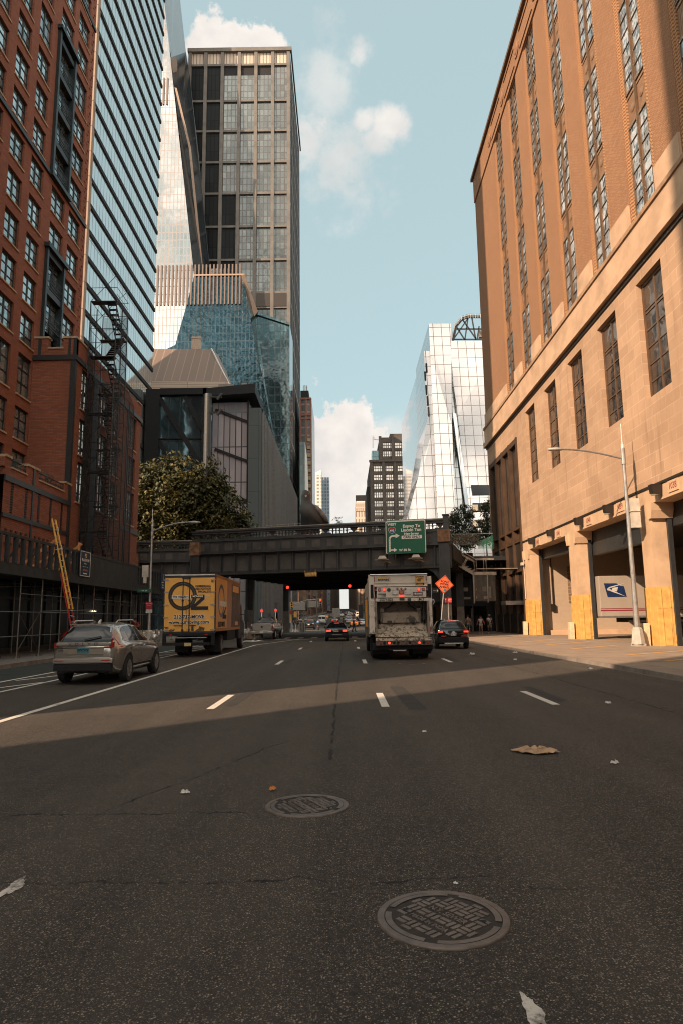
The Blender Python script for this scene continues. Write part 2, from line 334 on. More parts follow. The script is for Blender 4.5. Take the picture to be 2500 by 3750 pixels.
def pave_mat(name,c1,c2,jx,jy,joint=.012):
    m,nt,b=nodes(name); g=nt.nodes.new('ShaderNodeNewGeometry'); P=g.outputs['Position']
    t=nt.nodes.new('ShaderNodeTexBrick'); nt.links.new(P,t.inputs['Vector']); t.offset=0; t.inputs['Scale'].default_value=1; t.inputs['Brick Width'].default_value=jx; t.inputs['Row Height'].default_value=jy; t.inputs['Mortar Size'].default_value=joint
    t.inputs['Color1'].default_value=(*c1,1); t.inputs['Color2'].default_value=(*c2,1); t.inputs['Mortar'].default_value=(*sc3(c1,.45),1)
    c=mixc(nt,mth(nt,'MULTIPLY',ramp(nt,noise(nt,P,.7,7,.7),.45,.72),.55),t.outputs[0],sc3(c1,.45))
    c=mixc(nt,mth(nt,'MULTIPLY',ramp(nt,noise(nt,P,14,5,.7),.5,.8),.4),c,sc3(c2,.6))
    nt.links.new(c,b.inputs['Base Color']); b.inputs['Roughness'].default_value=.9; nt.links.new(bump(nt,noise(nt,P,30,4),.25,.01),b.inputs['Normal']); return m
PAVE=pave_mat('pavement_flags',(.285,.21,.155),(.325,.24,.175),2.4,2.9)
PAVL=pave_mat('pavement_flags_grey',(.16,.14,.12),(.19,.165,.14),1.5,1.5)
GRD=M('ground_soil',(.12,.1,.085),.95,ns=.05)
tag(MB().box(-3000,3000,-400,5000,-1.,-.02).build('ground',GRD),kind='structure')
tag(MB().poly([(-12.4,-120,0),(8.5,-120,0),(8.3,62,0),(8.3,1400,0),(-12.6,1400,0),(-12.6,62,0)]).build('road',ASPH),kind='structure')
tag(MB().poly([(-200,86,-.004),(200,86,-.004),(200,99,-.004),(-200,99,-.004)]).build('cross_street',ASPH),kind='structure')
def slab(name,pts,z0,z1,mat): return tag(MB().prism([(x,y,z0) for x,y in pts],(0,0,z1-z0)).build(name,mat,bevel=.02),kind='structure')
slab('pavement_right',[(8.62,-120),(60,-120),(60,84),(8.42,84),(8.42,45),(8.72,20)],-.2,.09,PAVE)
slab('pavement_right_beyond',[(8.42,101),(60,101),(60,1400),(8.42,1400)],-.2,.13,PAVL)
slab('pavement_left',[(-12.7,-120),(-80,-120),(-80,84),(-13.4,84),(-13.2,50),(-12.72,28)],-.2,.15,PAVL)
slab('pavement_left_beyond',[(-12.9,101),(-80,101),(-80,1400),(-12.9,1400)],-.2,.15,PAVL)
KERB=M('kerb_stone',(.24,.2,.165),.85,bp=.3,dirt=.5)
k=MB()
for a,b_,z in (((8.72,-120),(8.72,20),.105),((8.72,20),(8.42,45),.105),((8.42,45),(8.42,84),.105),((8.42,101),(8.42,900),.145)): k.prism([(a[0]-.16,a[1],-.1),(a[0],a[1],-.1),(a[0],a[1],z),(a[0]-.13,a[1],z)],(b_[0]-a[0],b_[1]-a[1],0))
for a,b_ in (((-12.7,-120),(-12.72,28)),((-12.72,28),(-13.2,50)),((-13.2,50),(-13.4,84)),((-12.9,101),(-12.9,900))): k.prism([(a[0]+.16,a[1],-.1),(a[0],a[1],-.1),(a[0],a[1],.165),(a[0]+.15,a[1],.165)],(b_[0]-a[0],b_[1]-a[1],0))
tag(k.build('kerbs',KERB),kind='structure')
tag(MB().poly([(-12.5,-60,.004),(-9.7,-60,.004),(-9.7,56,.004),(-12.5,56,.004)]).build('bike_lane',M('green_lane_paint',(.024,.031,.025),.85,ns=1.5,na=.35,dirt=.6)),kind='structure')
def worn(name,col,w=.3):
    m,nt,b=nodes(name); g=nt.nodes.new('ShaderNodeNewGeometry'); P=g.outputs['Position']
    f=ramp(nt,mth(nt,'ADD',noise(nt,P,3,6,.7),mth(nt,'MULTIPLY',noise(nt,P,40,4,.7),.5)),.98-w*.5,1.1-w*.3)
    c=mixc(nt,f,col,(.07,.06,.05)); nt.links.new(c,b.inputs['Base Color']); b.inputs['Roughness'].default_value=.7; return m
LANE=worn('lane_paint',(.66,.6,.52),.32); GHOST=M('erased_paint',(.03,.0265,.0235),.9)
k=MB(); gh=MB()
def strip(p,q,wd,b,z=.008):
    p=Vector((*p,z));q=Vector((*q,z));n=(q-p).normalized().cross(Vector((0,0,1)))*wd/2; b.poly([p-n,p+n,q+n,q-n])
strip((-5.78,-20),(-6.0,46),.15,k); strip((-6.0,46.1),(-3.9,57.8),.13,k)
for x0 in (-2.56,.74,3.95):
    for i in range(-3,4):
        yc=14.25+12.55*i
        if x0>3 and i>1: continue
        if i==-1: continue
        strip((x0,yc-1.2),(x0+.0,yc+1.2),.15,k)
        if i>=0 and not(i==0 and x0==.74): strip((x0+.28,yc-.7),(x0+.34,yc+2.2),.24,gh,.004)
strip((1.32,12.6),(1.22,16.9),.34,gh,.004)
strip((-9.72,-20),(-9.9,46),.13,k); strip((-8.32,-20),(-8.5,46),.13,k)
for i in range(-4,12): strip((-9.6,i*4.),(-8.47,i*4+3.4),.14,k)
strip((-6.,58.2),(8.0,58.2),.5,k); 
for i in range(16): k.box(-11.6+i*1.22,-11.1+i*1.22,61,64,.006,.0085)
for i in range(9): strip((-2.6,112+i*14),(-2.6,115+i*14),.15,k); strip((.9,112+i*14),(.9,115+i*14),.15,k); strip((4.2,112+i*14),(4.2,115+i*14),.15,k)
for y in (103,105.2): strip((-12,y),(8,y),.35,k)
strip((4.3,76),(6.0,79.5),.16,k); strip((6.0,79.5),(4.3,82),.16,k)
# worn scraps of old paint close to the camera
for px,py,s_ in ((52,3250,.10),(1950,3710,.08)):
    c=gr(px,py); pts=[]
    for i in range(44):
        t=6.283*i/44; r_=s_*(.82+.16*math.sin(3*t+px)+.10*math.sin(7*t+1.3)+random.uniform(-.07,.07)); pts.append((c.x+.55*r_*math.cos(t),c.y+1.9*r_*math.sin(t),.006))
    wp2=MB().poly(pts) if px<1000 else wp2.poly(pts)
tag(wp2.build('worn_paint',worn('worn_paint_mottled',(.60,.55,.48),.62)),kind='structure')
tag(k.build('lane_markings',LANE),kind='structure'); tag(gh.build('erased_markings',GHOST),kind='structure')
YB=worn('bay_line_paint',(.72,.36,.06),.2); k=MB()
for px,py,qx,qy in ((1825,2337,1930,2331),(1895,2353,2030,2341),(1997,2362,2160,2349),(2090,2377,2268,2362),(2280,2400,2500,2383),(2435,2421,2620,2402),(2210,2347,2300,2343)):
    a=gr(px,py,.094);b_=gr(qx,qy,.094); strip((a.x,a.y),(b_.x,b_.y),.19,k,.097)
tag(k.build('bay_lines',YB),kind='structure')
# ---------------------------------------------------------------- manhole covers, litter
IRON=M('cast_iron',(.135,.105,.088),.5,.3,ns=9,na=.3,bp=.15,dirt=.2); PIT_=M('manhole_recess',(.035,.028,.023),.9,ns=30)
def manhole(x,y,rad,rot,label,lines=True):
    t=thing('manhole_cover',label,'manhole cover',(0,0,0),'manhole covers in the roadway')
    b=MB(); n=56
    b.lathe([(rad,-.02),(rad,.006),(rad*.985,.011),(rad*.885,.012),(rad*.88,.006)],(0,0,0),n=n).build('rim',IRON,t)
    MB().lathe([(rad*.885,-.01),(rad*.885,.0065)],(0,0,0),n=n).build('recess',PIT_,t)
    MB().add([(rad*r_*math.cos(6.28318*i/n),rad*r_*math.sin(6.28318*i/n),.0122) for r_ in (.87,.775) for i in range(n)],[(i,(i+1)%n,n+(i+1)%n,n+i) for i in range(n) if i%14 not in (4,5)]).build('inner_ring',IRON,t)
    b=MB(); q=rad*.205; rr=rad*.76
    for i in range(-6,7):
        for j in range(-6,7):
            cx,cy=(i+.5)*q,(j+.5)*q
            for k_ in (-.26,.26):
                if (i+j)%2: x0,x1,y0,y1=cx-.44*q,cx+.44*q,cy+k_*q-.17*q,cy+k_*q+.17*q
                else: x0,x1,y0,y1=cx+k_*q-.17*q,cx+k_*q+.17*q,cy-.44*q,cy+.44*q
                if max(math.hypot(u,v) for u in (x0,x1) for v in (y0,y1))<rr and not (lines and abs(cy-q*.5)<q*.4 and abs(cx)<q*2.2) and not (lines and abs(cy+q*1.5)<q*.4 and abs(cx)<q*2.2): b.box(x0,x1,y0,y1,.006,.0125)
    b.build('basket_weave',IRON,t)
    if lines:
        text('N.Y. SEWER',q*.82,(0,q*.5,.0066),t,IRON,(0,0,0),sx=.85,ext=.006,bold=.001); text('MADE IN INDIA',q*.66,(0,-q*1.5,.0066),t,IRON,(0,0,0),sx=.8,ext=.006,bold=.001)
    h=MB()
    for a in (.6,3.6): h.lathe([(rad*.05,.006),(rad*.05,.0128)],(rad*.6*math.cos(a),rad*.6*math.sin(a),0),n=12)
    parts(h,'lifting_hole',DKM,t)
    return place(t,(x,y,.0),rot)
manhole(.52,4.03,.368,R(-52),'cast iron manhole cover nearest the camera with a basket weave pattern and raised lettering')
manhole(-.36,6.34,.372,R(-62),'smaller looking manhole cover left of centre, second from the camera, tarred crack leading to it')
c=gr(1505,2431); manhole(c.x,c.y,.5,R(20),'dark manhole cover in shade just behind the garbage truck',False)
def scrap(name,label,cat,px,py,pts,mat,h=.012,group=None):
    c=gr(px,py,0 if px<2000 or py>2460 else .09); b=MB(); n=len(pts)
    big=[]
    for i in range(n):
        (x0,y0),(x1,y1)=pts[i],pts[(i+1)%n]
        for q in (0,.33,.66): j=random.uniform(.92,1.06); big.append(((x0+(x1-x0)*q)*j,(y0+(y1-y0)*q)*j))
    n=len(big); ring=lambda k_,hh:[(c.x+x*k_*random.uniform(.93,1.07),c.y+y*k_*random.uniform(.93,1.07),c.z+.01+random.uniform(0,hh)) for x,y in big]
    vs=ring(1,h*.8)+ring(.66,h*2.2)+ring(.33,h*1.8)+[(c.x,c.y,c.z+.01+h)]
    b.add(vs,[(k_*n+i,k_*n+(i+1)%n,(k_+1)*n+(i+1)%n,(k_+1)*n+i) for k_ in (0,1) for i in range(n)]+[(2*n+i,2*n+(i+1)%n,3*n) for i in range(n)]); o=b.build(name,mat,loc=c); return tag(o,label,cat,group)
CARD=M('cardboard',(.42,.27,.16),.85,ns=8,na=.3,dirt=.3)
scrap('torn_cardboard','flattened torn brown cardboard lying on the road right of the lane','cardboard',1962,2758,[(-.17,.16),(.0,.2),(.1,.14),(.25,.1),(.29,-.08),(.12,-.1),(.05,-.16),(-.1,-.12),(-.2,-.02),(-.3,.08)],CARD,.03)
scrap('dry_leaf','dry orange leaf lying beside the middle manhole cover','leaf',997,2897,[(-.035,-.01),(-.01,.03),(.02,.025),(.03,.05),(.05,.02),(.02,-.03),(-.01,-.015)],M('dry_leaf',(.6,.22,.06),.7),.02)
for i,(px,py,l,s_) in enumerate(((681,2908,'crumpled white scrap on the dark road left of the middle manhole',.05),(1667,3242,'small white flake of litter just above the near manhole cover',.017),(2224,2578,'white paper scrap right of the third lane dash',.07),(2160,2452,'white litter near the right kerb in front of the docks',.09),(1885,2392,'white litter on asphalt near the kerb by the parked dark car',.11),(1727,2398,'crumpled white paper left of the kerb behind the dark car',.14),(1551,2683,'tiny white scrap on the road below the second lane dash',.04),(1885,2418,'pale paper scrap by the third faded lane dash',.09),(2250,2798,'thin white strip of litter beyond the torn cardboard',.05))):
    scrap('paper_scrap',l,'litter',px,py,[(s_*random.uniform(.6,1.2)*math.cos(a*.9),s_*random.uniform(.5,1)*math.sin(a*.9)) for a in range(7)],PAPER,s_*.35,'white litter scraps on the road')
# ---------------------------------------------------------------- sorting facility on the right
STONE=brick('ashlar_stone',(.50,.335,.22),(.41,.27,.175),(.58,.42,.30),1.45,.62,.018,.9,.45,.25,streak=.55)
SMOOTH=M('smooth_stone',(.50,.34,.225),.85,ns=.7,na=.15,bp=.1,dirt=.25); CREAM=M('dock_paint',(.54,.37,.235),.7,ns=.8,na=.1,dirt=.3)
BUFF=brick('buff_brick',(.40,.22,.125),(.30,.16,.088),(.22,.125,.075),.3,.105,.02,.9,.25,.6,streak=.2); BUFFD=brick('buff_corbel',(.48,.265,.135),(.46,.25,.125),(.17,.09,.05),40,.2,.045,.9,.2,.9)
BRZ=M('bronze_frame',(.135,.078,.043),.5,.35,ns=1.5,na=.2,dirt=.3); BRZD=M('bronze_dark',(.036,.028,.022),.4,.4,dirt=.2)
SPAN=M('spandrel_panel',(.23,.135,.078),.6,.1,ns=2); RGL=glass('facility_glass',(.52,.55,.56),.8,.04,.10,.9,rect=(1.1,.9)); RGLD=glass('facility_glass_dark',(.09,.08,.075),.5,.06,.12,.6,rect=(1.1,.9))
X0=16.
fac=thing('sorting_facility','tall tan brick and stone postal building with truck docks on the right side','building',(X0,40,0))
P=lambda u,z,d:(X0+d,u,z)
YS=-30; YN=72.3
piers=[(57.7,59.75),(46.0,47.6),(34.55,35.9),(23.1,24.5),(11.5,13.0),(0,1.5),(-11.6,-10)]
docks=[(a1,b0,0.,7.4) for (b0,b1),(a0,a1) in zip(piers,piers[1:])]
# dock storey
MB().wall(P,(YS,59.75),(0,8.18),docks,1.05).build('dock_wall',CREAM,fac)
lw=[(53.78-5.66*k_,56.62-5.66*k_,12.8,19.3) for k_ in range(11)]
MB().wall(P,(YS,59.8),(8.3,19.95),lw,.4,0).poly([P(59.8,18.0,0),P(71.4,18.0,0),P(71.4,19.95,0),P(59.8,19.95,0)]).poly([P(71.4,0,0),P(YN,0,0),P(YN,19.95,0),P(71.4,19.95,0)]).poly([P(YN,0,0),(60,YN,0),(60,YN,19.95),P(YN,19.95,0)]).build('stone_wall',STONE,fac)
MB().box(X0-.07,X0+.2,YS,59.8,8.18,8.3).build('band_rail',BRZD,fac)
# string courses
MB().box(X0-.10,X0+.3,YS,YN+.1,19.95,20.2).build('drip_groove',BRZD,fac)
MB().box(X0-.34,X0+.3,YS,YN+.34,20.2,20.75).box(X0-.2,X0+.3,YS,YN+.2,20.75,22.25).build('string_course',SMOOTH,fac)
MB().box(X0-.3,X0+.3,YS,YN+.3,22.25,22.5).build('sill_course',M('sill_stone',(.34,.21,.125),.8,dirt=.4),fac)
bays=[(31.2+5.66*k_,33.45+5.66*k_) for k_ in range(-8,6)]
ZW=[(22.75,28.3),(30.3,35.8),(37.8,43.3),(45.3,49.75)]
MB().wall(P,(YS,YN),(22.5,50.0),[(a-.42,b_+.42,22.5,49.9) for a,b_ in bays],.36).poly([P(YN,22.5,0),(60,YN,22.5),(60,YN,53.6),P(YN,53.6,0)]).poly([P(YS,0,0),(60,YS,0),(60,YS,53.6),P(YS,53.6,0)]).build('brick_wall',BUFF,fac)
cb=MB(); pl=MB()
for a,b_ in bays:
    for s_,e in ((a,-1),(b_,1)):
        cb.box(X0+.10,X0+.5,min(s_,s_+e*.21),max(s_,s_+e*.21),22.5,49.9); cb.box(X0+.04,X0+.5,min(s_+e*.21,s_+e*.415),max(s_+e*.21,s_+e*.415),22.5,49.9)
cb.build('corbelled_edge',BUFFD,fac)
ed=[YS]+[v for a,b_ in bays for v in (a-.44,b_+.44)]+[YN]
for a,b_ in zip(ed[::2],ed[1::2]): pl.box(X0-.12,X0+.2,a,b_,22.5,24.0); 
parts(pl,'pilaster_plinth',SMOOTH,fac)
MB().box(X0-.12,X0+.4,YS,YN+.1,50.0,52.9).build('frieze',BUFF,fac); MB().box(X0-.38,X0+.4,YS,YN+.38,52.9,53.25).box(X0-.25,60,YS,YN+.25,53.25,53.6).build('coping',BRZ,fac)
fr=MB()
for a,b_ in bays:
    c=(a+b_)/2; fr.box(X0-.2,X0-.1,c-1.9,c+1.9,50.5,50.62).box(X0-.2,X0-.1,c-1.9,c+1.9,52.2,52.32).lathe([(.75,-.2),(.75,-.1),(.4,-.26)],(X0,c+2.83,51.4),'x',14)
parts(fr,'frieze_ornament',BUFF,fac,3)
used=[];used2=[]
wp=window('window',1.06,5.5,1,6,BRZ,RGL,.17,.09,.05,barz=[.92,1.84,2.76,3.68,4.6]); 
sp_=MB().box(-.30,-.2,-1.12,1.12,0,2.).box(-.2,-.15,-1.1,1.1,.05,.18).box(-.2,-.15,-1.1,1.1,1.75,1.9)
for s_ in (-.56,.56): sp_.lathe([(.24,-.2),(.24,-.16),(.1,-.13)],(0,s_,.95),'x',12)
for y in [-1.05+.15*i for i in range(15)]: sp_.box(-.2,-.18,y-.02,y+.02,.2,1.7)
spp=sp_.build('spandrel',SPAN)
mul_=MB().box(-.3,-.1,-.11,.11,22.5,49.9).box(-.1,-.06,-.05,.05,22.5,49.9).build('mullion',BRZ); used3=[]
for a,b_ in bays[2:]:
    c=(a+b_)/2
    put(mul_,used3,fac,(X0,c,0),math.pi)
    for i,(z0,z1) in enumerate(ZW):
        for s_ in (-.6,.6):
            q=put(wp,used,fac,(X0,c+s_,z0),math.pi); q.scale=(1,1,(z1-z0)/5.5)
        if i<3: put(spp,used2,fac,(X0,c,z1),math.pi)
lwp=window('tall_window',2.84,6.5,2,7,BRZ,RGLD,.34,.2,.07,barz=[.95,1.9,2.85,3.8,4.75,4.95]); used=[]
for a,b_,z0,z1 in lw[:9]: put(lwp,used,fac,(X0,(a+b_)/2,z0),math.pi)
# bronze clad bay at the north end
bz=MB().box(X0+.35,X0+.5,59.8,71.4,0,18.)
for y in (59.95,62.8,65.7,68.5,71.25): bz.box(X0-.12,X0+.36,y-.17,y+.17,.09,18.0)
for z,h in ((17.5,.5),(8.4,.28),(5.7,.25),(9.6,.2)): bz.box(X0-.05,X0+.36,60.12,71.1,z,z+h)
bz.build('bronze_bay',M('bronze_cladding_shaded',(.085,.048,.027),.5,.3,ns=1.2,na=.25,dirt=.3),fac)  # bronze colour darkened to paint in the shade on this bay
MB().box(X0-.02,X0+.34,60.12,71.08,.09,1.9).box(X0+.1,X0+.34,60.12,71.08,5.95,8.4).build('bronze_panel',BRZD,fac)
bw=window('bay_window',2.5,7.4,1,1,BRZD,RGLD,.2,.1,.05); used=[]
for y in (61.38,64.25,67.1,69.9): put(bw,used,fac,(X0+.1,y,9.9),math.pi)
bw=window('street_window',2.5,3.7,1,2,BRZD,GLDK,.2,.1,.05); used=[]
for y in (61.38,64.25,67.1,69.9): put(bw,used,fac,(X0+.1,y,1.95),math.pi)
# docks: steel plates on the piers, brackets, bumpers, lights, numbers
used=[];used2=[];used3=[]
pd=MB().box(-.07,1.0,-.75,.75,.09,3.08).build('steel_plate',YEL)
MB().box(.12,.17,-.78,-.75,.09,3.0).box(.58,.62,-.775,-.75,.09,3.05).box(.2,.55,-.785,-.75,.12,1.25).box(.66,.95,-.78,-.75,.3,.62).box(-.05,.98,-.775,-.75,2.0,2.03).box(-.10,-.07,-.72,-.4,.09,2.05).box(-.10,-.07,.1,.7,.09,2.2).build('riveted_strip',YEL).parent=pd
bk=MB(); bk.prism([(-.12,-.9,6.6),(-.12,-.55,6.6),(-.12,-.55,7.4),(-.12,-1.1,7.4),(-.12,-1.05,7.0)],(1.15,0,0)); bk2=MB(); bk2.prism([(-.12,.9,6.6),(-.12,.55,6.6),(-.12,.55,7.4),(-.12,1.1,7.4),(-.12,1.05,7.0)],(1.15,0,0))
bk=bk.build('bracket',CREAM); bk2=bk2.build('bracket',CREAM); ub2=[]
WP=MB().prism([(-.55,-.2,0),(-.5,-.2,-.45),(-.1,-.2,-.55),(0,-.2,0)],(0,.4,0)).build('wall_lamp',BRZD)
LP=MB().box(-.48,-.1,-.16,.16,-.54,-.5).build('lamp_lens',M('dull_lens',(.3,.27,.2),.3)); LP.parent=WP
GU=MB().prism([(-.55,-.2,.09),(-.25,-.28,.09),(-.25,.28,.09),(-.55,.2,.09)],(.02,0,1.15)).build('bollard_guard',M('pale_concrete',(.52,.4,.26),.9,dirt=.4))
u4=[]
dg=MB().box(.75,.98,-.08,.08,.09,7.3).build('door_track',DK); u5=[]
for (a,b_) in piers:
    c=(a+b_)/2; q=put(pd,used,fac,(X0,c,0),0); q.scale=(1,(b_-a+.07)/1.5,1)
    put(bk,used2,fac,(X0,c,0),0); put(bk2,ub2,fac,(X0,c,0),0); put(GU,u4,fac,(X0,c+.3,0),0)
    for e in (a-.1,b_+.1): put(dg,u5,fac,(X0,e,0),0)
for y in (55.42,50.2,43.96,38.86,32.7,27.): put(WP,used3,fac,(X0,y+.5,8.15),0)
NUM=M('number_red',(.28,.05,.035),.6)
for n_,y,z in (('1042',55.0,7.72),('1041',49.6,7.75),('1040',43.3,7.8),('1039',38.2,7.85),('1038',31.9,7.85),('1037',26.3,7.85)):
    p_=MB().box(X0-.05,X0+.02,y-.5,y+.5,z-.28,z+.28).build('number_plate',CREAM,fac)
    text(n_,.44,(X0-.055,y,z),p_,NUM,(R(90),0,R(-90)),'number',sx=.9,bold=.004)
# inside the docks
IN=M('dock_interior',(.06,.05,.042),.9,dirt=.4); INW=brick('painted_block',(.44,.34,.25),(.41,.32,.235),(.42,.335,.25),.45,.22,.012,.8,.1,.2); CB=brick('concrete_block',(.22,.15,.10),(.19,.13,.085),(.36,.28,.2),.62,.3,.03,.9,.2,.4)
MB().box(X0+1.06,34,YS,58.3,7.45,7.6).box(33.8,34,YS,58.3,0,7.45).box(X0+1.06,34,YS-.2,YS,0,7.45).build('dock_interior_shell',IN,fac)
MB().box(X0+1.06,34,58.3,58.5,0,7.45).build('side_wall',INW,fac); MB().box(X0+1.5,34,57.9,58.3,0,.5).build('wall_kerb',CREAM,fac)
MB().box(19.3,21.6,58.22,58.3,2.8,5.9).build('bricked_window',CB,fac)
parts(MB().box(X0+1.06,X0+1.5,47.6,57.7,6.5,7.4).box(X0+1.06,X0+1.5,35.9,46.,5.75,7.4).box(X0+1.06,X0+1.5,24.5,34.55,6.2,7.4),'door_hood',DK,fac)
MB().tube([(17.9,58.15,7.2),(17.9,58.15,2.6)],.05).box(17.75,18.05,58.05,58.3,2.1,2.7).build('conduit',BRZD,fac)
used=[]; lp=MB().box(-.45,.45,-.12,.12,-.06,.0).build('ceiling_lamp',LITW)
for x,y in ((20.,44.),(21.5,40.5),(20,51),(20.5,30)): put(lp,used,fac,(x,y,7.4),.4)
MB().box(X0-.35,X0-.15,59.2,59.6,6.15,6.4).tube([(X0-.12,59.4,6.6),(X0-.12,59.35,3.2)],.03).build('camera_box',M('pale_plastic',(.55,.48,.4),.5),fac)
# parked mail trailer
TR=M('trailer_white',(.34,.29,.24),.45,ns=.8,na=.06,dirt=.15)
tl=thing('mail_trailer','white postal trailer with a blue eagle emblem backed into the second dock','trailer',(16.9,44.,0))
y0=45.3
MB().box(17.1,31,y0,y0+2.5,1.6,4.3).build('box_body',TR,tl,bevel=.03)
MB().box(17.1,31,y0-.012,y0,1.95,2.03).box(17.1,31,y0-.012,y0,2.09,2.13).build('stripe',M('stripe_red',(.22,.02,.03),.5),tl); MB().box(17.1,31,y0-.02,y0+2.52,1.5,1.62).build('side_rail',ALU,tl)
EB=M('eagle_blue',(.008,.025,.085),.45); EW=M('eagle_grey',(.5,.48,.45),.5)
q=lambda x,y,o=.018: tuple(pY(1718+x*.5102,1750+y*.5102,y0-o))
MB().poly([q(962,757),q(1052,757),q(1078,775),q(1105,778),q(1126,853),q(990,856)]).build('emblem',EB,tl)
MB().poly([q(985,797,.022),q(1000,783,.022),q(1090,760,.022),q(1112,757,.022),q(1010,790,.022),q(1002,796,.022),q(1122,852,.022),q(1000,810,.022),q(987,806,.022)]).poly([q(1024,789,.024),q(1064,783,.024),q(1056,816,.024),q(1018,806,.024)]).build('eagle_shape',EW,tl)
MB().box(19,31,y0+.2,y0+2.3,1.2,1.6).cyl((27,y0,.5),(27,y0+.35,.5),.5,n=20).cyl((28.4,y0,.5),(28.4,y0+.35,.5),.5,n=20).box(20,20.3,y0+.4,y0+.6,.1,1.3).build('running_gear',DKM,tl)
# ---------------------------------------------------------------- red brick apartment tower on the left
RB=brick('red_brick',(.345,.122,.066),(.235,.078,.045),(.15,.085,.065),.42,.10,.014,.85,.35,.4); SILL=M('cast_sill',(.42,.31,.2),.85); BGL=glass('apartment_glass',(.50,.60,.60),.75,.05,.05,.6,rect=(.9,2.)); 
FR=M('window_black',(.02,.022,.023),.5); GRNM=M('green_black_steel',(.022,.034,.036),.45,.3)
XT=-20.3; XW=-17.5
tw=thing('brick_apartment_tower','tall dark red brick apartment tower with gridded black windows at the left edge','building',(XT,42,0))
P=lambda u,z,d:(XT-d,u,z)
rows=[(10.3,12.3),(13.05,15.1),(15.9,18.6),(19.4,21.35),(22.15,24.1),(24.9,26.87),(27.65,29.62),(30.45,32.4),(33.3,35.2),(35.95,38.0),(38.75,40.75),(41.5,44.2)]+[(45.0+2.78*i,46.97+2.78*i) for i in range(13)]
cols=[(34.45,36.25),(37.2,39.0),(39.95,41.75),(43.1,45.3),(46.05,48.15)]
hol=[]
for i,(a,b_) in enumerate(cols):
    for z0,z1 in rows:
        if i==3 and (33<z0<44.5 or 20<z0<27.2): continue
        if i>=3 and z0<20: continue
        hol.append((a,b_,z0,z1))
bal=[(42.75,45.45,33.1,44.5),(42.75,45.45,20.3,27.3)]
MB().wall(P,(33.8,49.05),(0,86),hol+bal,.28).box(-48,XT-.001,33.5,33.8,0,86).box(-48,XT,49.05,49.2,0,86).box(-48,XT,33.8,49.05,85.8,86).box(-48.2,-48,33.5,49.2,0,86).build('wall',RB,tw)
MB().box(-46,XT-1.2,34,49,0.1,85).build('dark_core',DKM,tw)
used=[]; wd=window('window',1.8,1.95,2,3,FR,BGL,.2,.08,.06)
sl=MB().box(-.1,.07,-.98,.98,-.1,.0).build('sill',SILL); us2=[]
cnt=0
for a,b_,z0,z1 in sorted(hol,key=lambda h:h[2]):
    if z0>60: continue
    cnt+=1
    if cnt>100: break
    q=put(wd,used,tw,(XT,(a+b_)/2,z0),0); q.scale=(1,(b_-a)/1.8,(z1-z0)/1.95)
hi=MB()
for a,b_,z0,z1 in hol:
    hi.box(XT-.1,XT+.07,a-.08,b_+.08,z0-.1,z0)
parts(hi,'window_sill',SILL,tw)
g=MB(); fr=MB()
for a,b_,z0,z1 in sorted(hol,key=lambda h:h[2])[100:]+[h for h in sorted(hol,key=lambda h:h[2])[:100] if h[2]>60]:
    g.poly([(XT-.19,a,z0),(XT-.19,b_,z0),(XT-.19,b_,z1),(XT-.19,a,z1)])
g.build('upper_panes',BGL,tw)['kind']='stuff'
# dark ledges
lg=MB()
for z,y0 in ((33.0,33.8),(50.9,33.8)): lg.box(XT-.02,XT+.14,y0,49.1,z-.28,z)
parts(lg,'ledge',FR,tw)
# stacked balcony bays in steel frames
def balc(z0,z1,n):
    o=MB().box(XT-.25,XT+.22,42.6,42.85,z0-.1,z1+.2).box(XT-.25,XT+.22,45.3,45.55,z0-.1,z1+.2).box(XT-.2,XT+.38,42.45,45.75,z1,z1+.3).box(XT-.2,XT+.3,42.5,45.7,z0-.35,z0-.06).build('balcony_frame',GRNM,tw)
    for i in range(n):
        zb=z0+i*2.77 if n==4 else z1-(n-i)*2.77
        if zb<z0-1: continue
        MB().poly([(XT-.27,42.85,zb),(XT-.27,45.3,zb),(XT-.27,45.3,zb+2.4),(XT-.27,42.85,zb+2.4)]).build('balcony_glass',BGL,tw)
        f=MB()
        for y in (42.88,43.6,44.45,45.27): f.box(XT-.27,XT-.2,y-.05,y+.05,zb,zb+2.4)
        f.box(XT-.27,XT-.2,42.85,45.3,zb+1.9,zb+1.97).box(XT-.3,XT+.12,42.85,45.3,zb+2.35,zb+2.77).build('balcony_window_frame',FR,tw)
        r=MB()
        for z in (.1,.55,1.05): r.box(XT+.1,XT+.15,42.9,45.25,zb+z-.02,zb+z+.02)
        for j in range(14): y=42.95+j*.172; r.box(XT+.11,XT+.14,y-.012,y+.012,zb+.1,zb+1.05)
        r.box(XT+.1,XT+.15,43.5,44.6,zb+.3,zb+.34).box(XT+.1,XT+.15,43.5,43.54,zb+.3,zb+.85).box(XT+.1,XT+.15,44.56,44.6,zb+.3,zb+.85).build('balcony_railing',BLK,tw)
balc(33.1,44.5,4); balc(20.3,27.3,3)
# projecting brick dots at the corner
b=MB()
for i in range(110): b.box(XT,XT+.05,48.5+.25*(i%2),48.7+.25*(i%2),20.5+i*.42,20.62+i*.42)
b.build('brick_dentil',RB,tw)
